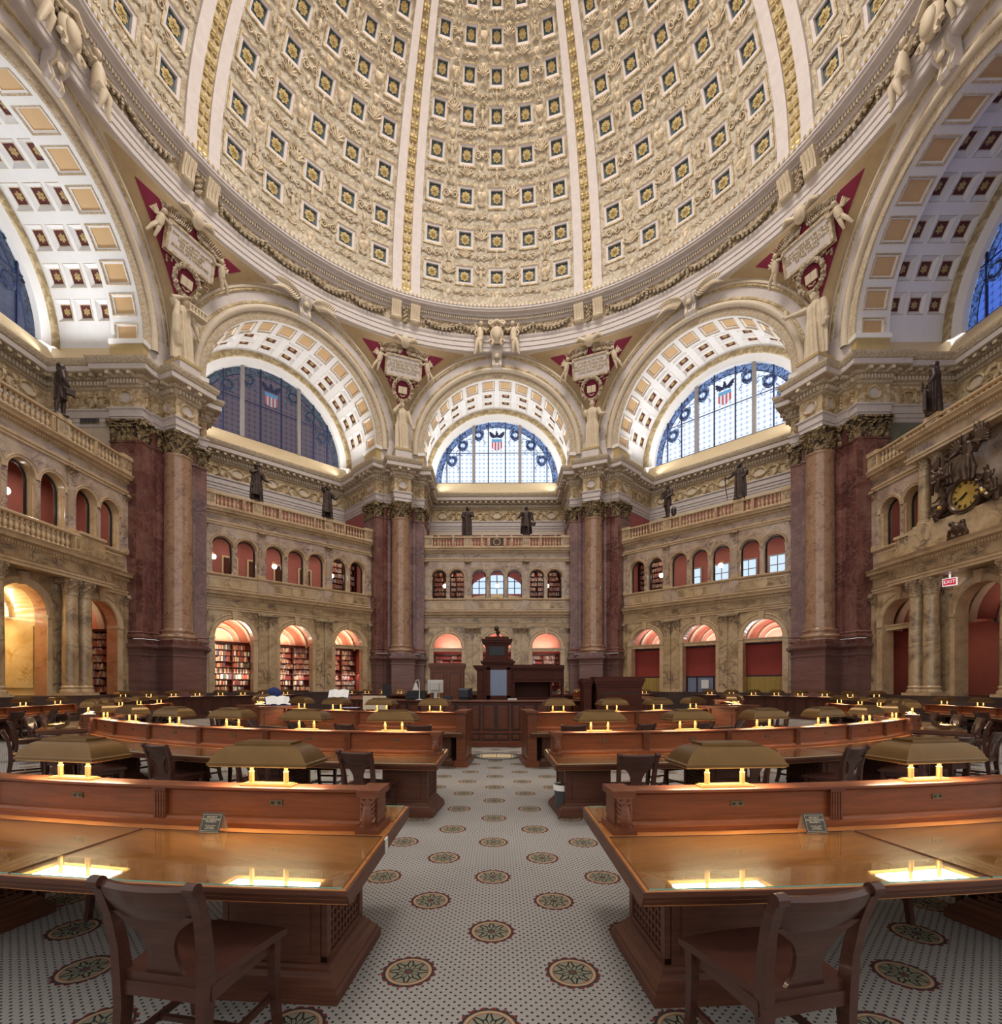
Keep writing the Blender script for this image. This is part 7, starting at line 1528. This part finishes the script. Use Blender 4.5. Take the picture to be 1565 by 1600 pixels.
x, y = on_counter(726); g = thing('terminal', 'bulky dark computer terminal on the counter in front of the tower desk', 'computer', (x, y, CT), radians(-8)); mb = MB(); mb.rings([[(-0.2, y_, 0.04), (0.2, y_, 0.04), (0.2, y_, 0.36), (-0.2, y_, 0.36)] if i < 2 else [(-0.14, y_, 0.08), (0.14, y_, 0.08), (0.14, y_, 0.30), (-0.14, y_, 0.30)] for i, y_ in enumerate((0.18, -0.05, -0.22))], True, 0, True, True); mb.box(-0.15, 0.15, -0.1, 0.12, 0, 0.05); mb.build('housing', 'plastic_dark', g)
x, y = on_counter(700); mb = MB(); mb.box(-0.12, 0.12, -0.12, 0.12, 0, 0.12); tag(mb.build('card_reader', 'plastic_dark', None, (x, y, CT)), 'low dark box beside the terminal on the counter', 'device')
x, y = on_counter(655, 15.0); mb = MB(); mb.lathe([(0.12, 0), (0.12, 0.02), (0.02, 0.04), (0.014, 0.5)], (0, 0, 0), 10); mb.tube([(0, 0, 0.5), (-0.03, 0, 0.62), (-0.10, 0, 0.60), (-0.11, 0, 0.52)], 0.014, 6); mb.lathe([(0.03, 0.52), (0.09, 0.34), (0.10, 0.30)], (-0.11, 0, 0), 10, 0, True, False); tag(mb.build('bell_lamp', 'plastic_grey', None, (x, y, CT), 0, 40), 'pale gooseneck lamp with bell shade on the counter', 'lamp')
x, y = on_counter(686, 15.05); mb = MB(); mb.lathe([(0.09, 0), (0.06, 0.05), (0.015, 0.08), (0.012, 0.45), (0.02, 0.5)], (0, 0, 0), 10); tag(mb.build('brass_stand', 'brass', None, (x, y, CT), 0, 40), 'thin brass stand beside the white monitor', 'stand')
x, y = on_counter(918, 15.2); mb = MB(); mb.rings([[(-0.42, 0.1, 0.0), (0.12, 0.1, 0.0), (0.34, 0.1, 0.30), (-0.45, 0.1, 0.26)], [(-0.42, 0.16, 0.0), (0.12, 0.16, 0.0), (0.34, 0.22, 0.30), (-0.45, 0.22, 0.26)]], True, 0, True, True); mb.lathe([(0.1, 0), (0.13, 0.06), (0.06, 0.09)], (-0.25, 0.0, 0), 10); tag(mb.build('tilted_board', 'mahogany_panel', None, (x, y, CT-0.02)), 'tilted brown wooden board on the right side of the counter', 'board')
x, y = on_counter(800, 15.0); tag(MBbox(-0.14, 0.14, -0.1, 0.1, 0, 0.05).build('tray', 'plastic_grey', None, (x, y, CT)), 'grey paper tray at the foot of the tower desk', 'tray')
# reference counter left of the issue counter: books on stands, white board, red paper
x, y = at(425, 15.2); g = thing('reference_table', 'dark reference table with open volumes left of the counter', 'table', (x, y, 0), radians(15)); mb = MB(); mb.box(-1.1, 1.1, -0.35, 0.35, 1.02, 1.08); mb.build('table_top', 'dark_wood', g); mb = MB(); mb.box(-1.0, 1.0, -0.28, 0.28, 0, 1.02); mb.box(-1.04, 1.04, -0.32, 0.32, 0, 0.12); mb.build('body', 'dark_wood', g)
def open_book(px, z, h, tilt, rz, lb, w=0.34):
    x, y = at(px, z); g = thing('open_book', lb, 'book', (x, y, h), rz, 'open volumes on stands'); M = Matrix.Rotation(tilt, 4, 'X'); mb = MB()
    for s in (-1, 1): mb.rings([[tuple(M @ Vector((s*w*t, y_, 0.02+0.05*sin(pi*min(t*1.2, 1))))) for t in (0, 0.25, 0.5, 0.75, 1)] for y_ in (0, 0.42)], False, 0)
    mb.build('pages', 'paper_white', g); mb = MB(); mb.box(-w-0.02, w+0.02, -0.02, 0.44, -0.02, 0.02, 0, M); mb.box(-0.1, 0.1, 0.1, 0.2, -0.16, 0.0); mb.build('cover', 'cloth_blue', g)
open_book(435, 15.0, 1.20, radians(35), radians(30), 'open pale volume propped on the reference table, left one'); open_book(528, 17.4, 1.36, radians(40), radians(10), 'open volume with blue pages propped up behind the third row desk')
x, y = at(585, 14.6); mb = MB(); mb.box(-0.34, 0.34, -0.02, 0.02, 1.10, 1.50); mb.box(-0.3, -0.26, -0.02, 0.02, 0, 1.1); mb.box(0.26, 0.3, -0.02, 0.02, 0, 1.1); mb.box(0.12, 0.14, -0.025, -0.02, 1.10, 1.5, 1); tag(mb.build('display_board', ['card', 'plaster_tan'], None, (x, y, 0)), 'blank pale upright board behind the third row desk left', 'board')
x, y = at(583, 15.4); mb = MB(); mb.rings([[(-0.2, 0, 1.365), (0.2, 0.1, 1.365), (0.14, 0.1, 1.46), (-0.24, 0.0, 1.44)], [(-0.2, 0.2, 1.365), (0.2, 0.3, 1.365), (0.14, 0.3, 1.46), (-0.24, 0.2, 1.44)]], True, 0, True, True); mb.box(-0.05, 0.05, 0.0, 0.05, 1.42, 1.66, 0, Matrix.Rotation(0.25, 4, 'Y')); tag(mb.build('folders', 'cloth_red', None, (x, y, 0)), 'red folders on the counter behind the blank board', 'folders')
x, y = at(428, 19.5); mb = MB(); mb.ball((0, 0, 1.45), (0.32, 0.12, 0.30), 10); mb.box(-0.25, 0.25, -0.1, 0.1, 0, 1.3); tag(mb.build('covered_chair', 'cloth_blue', None, (x, y, 0), 0, 50), 'high chair back draped in dark blue cloth beyond the reference table', 'chair')
x, y = at(548, 13.9); tag(MBbox(-0.22, 0.22, -0.15, 0.15, 0, 0.012).build('papers', 'paper_blue', None, (x, y, 1.18)), 'pale blue papers beside the blank board', 'papers')
# waste bin beside the second row desk, floor emblem
x, y = at(880, 7.0); g = thing('waste_bin', 'dark grey waste bin with clear liner by the second row desk right of the aisle', 'bin', (x, y, 0)); mb = MB(); mb.lathe([(0.10, 0), (0.105, 0.01), (0.13, 0.38), (0.135, 0.385), (0.125, 0.385), (0.10, 0.02)], n=20, cap1=False); mb.build('body', 'bin_grey', g, smooth=40); mb = MB(); mb.lathe([(0.132, 0.34), (0.145, 0.33), (0.146, 0.37), (0.137, 0.41), (0.126, 0.40)], n=20, cap0=False, cap1=False); mb.build('liner', 'paper_white', g, smooth=40)
g = thing('floor_emblem', 'round wreath and open book woven into the carpet before the counter', 'emblem', (0, -8.15, 0.003)); mb = MB()
for i in range(30):
    a = 2*pi*i/30
    for rr, s in ((0.60, 0.5), (0.60, -0.5)):
        d = Vector((cos(a+s*0.18), sin(a+s*0.18), 0)); c = Vector((rr*cos(a), rr*sin(a), 0)); t = Vector((-sin(a), cos(a), 0))*0.07+d*0.10*s*2; n_ = Vector((-t.y, t.x, 0))*0.32
        mb.poly([tuple(c), tuple(c+t*0.5+n_), tuple(c+t), tuple(c+t*0.5-n_)])
mb.rings([[(r*cos(2*pi*j/48), r*sin(2*pi*j/48), 0.001) for j in range(48)] for r in (0.585, 0.615)], True); mb.build('wreath', 'plastic_dark', g)
mb = MB()
for s in (-1, 1): mb.poly([(s*0.01, -0.24, 0.002), (s*0.36, -0.28, 0.002), (s*0.36, 0.24, 0.002), (s*0.01, 0.28, 0.002)]); 
mb.build('woven_book', 'plaster_yellow', g); mb = MB()
for s in (-1, 1):
    for k in range(4): z = -0.16+k*0.1; mb.box(min(s*0.06, s*0.31), max(s*0.06, s*0.31), z-0.012, z+0.012, 0.0025, 0.003)
mb.rings([[(x, y, 0.0015) for x, y in ((-0.42, -0.33), (0.42, -0.33), (0.42, 0.33), (-0.42, 0.33))], [(x, y, 0.0015) for x, y in ((-0.39, -0.30), (0.39, -0.30), (0.39, 0.30), (-0.39, 0.30))]], True); mb.build('woven_lines', 'plaster_gold', g)
SC.cycles.max_bounces = 6; SC.cycles.diffuse_bounces = 3; SC.cycles.glossy_bounces = 3; SC.cycles.transmission_bounces = 4; SC.cycles.transparent_max_bounces = 8
SC.cycles.sample_clamp_indirect = 4.0; SC.cycles.caustics_reflective = False; SC.cycles.caustics_refractive = False; SC.cycles.blur_glossy = 0.5
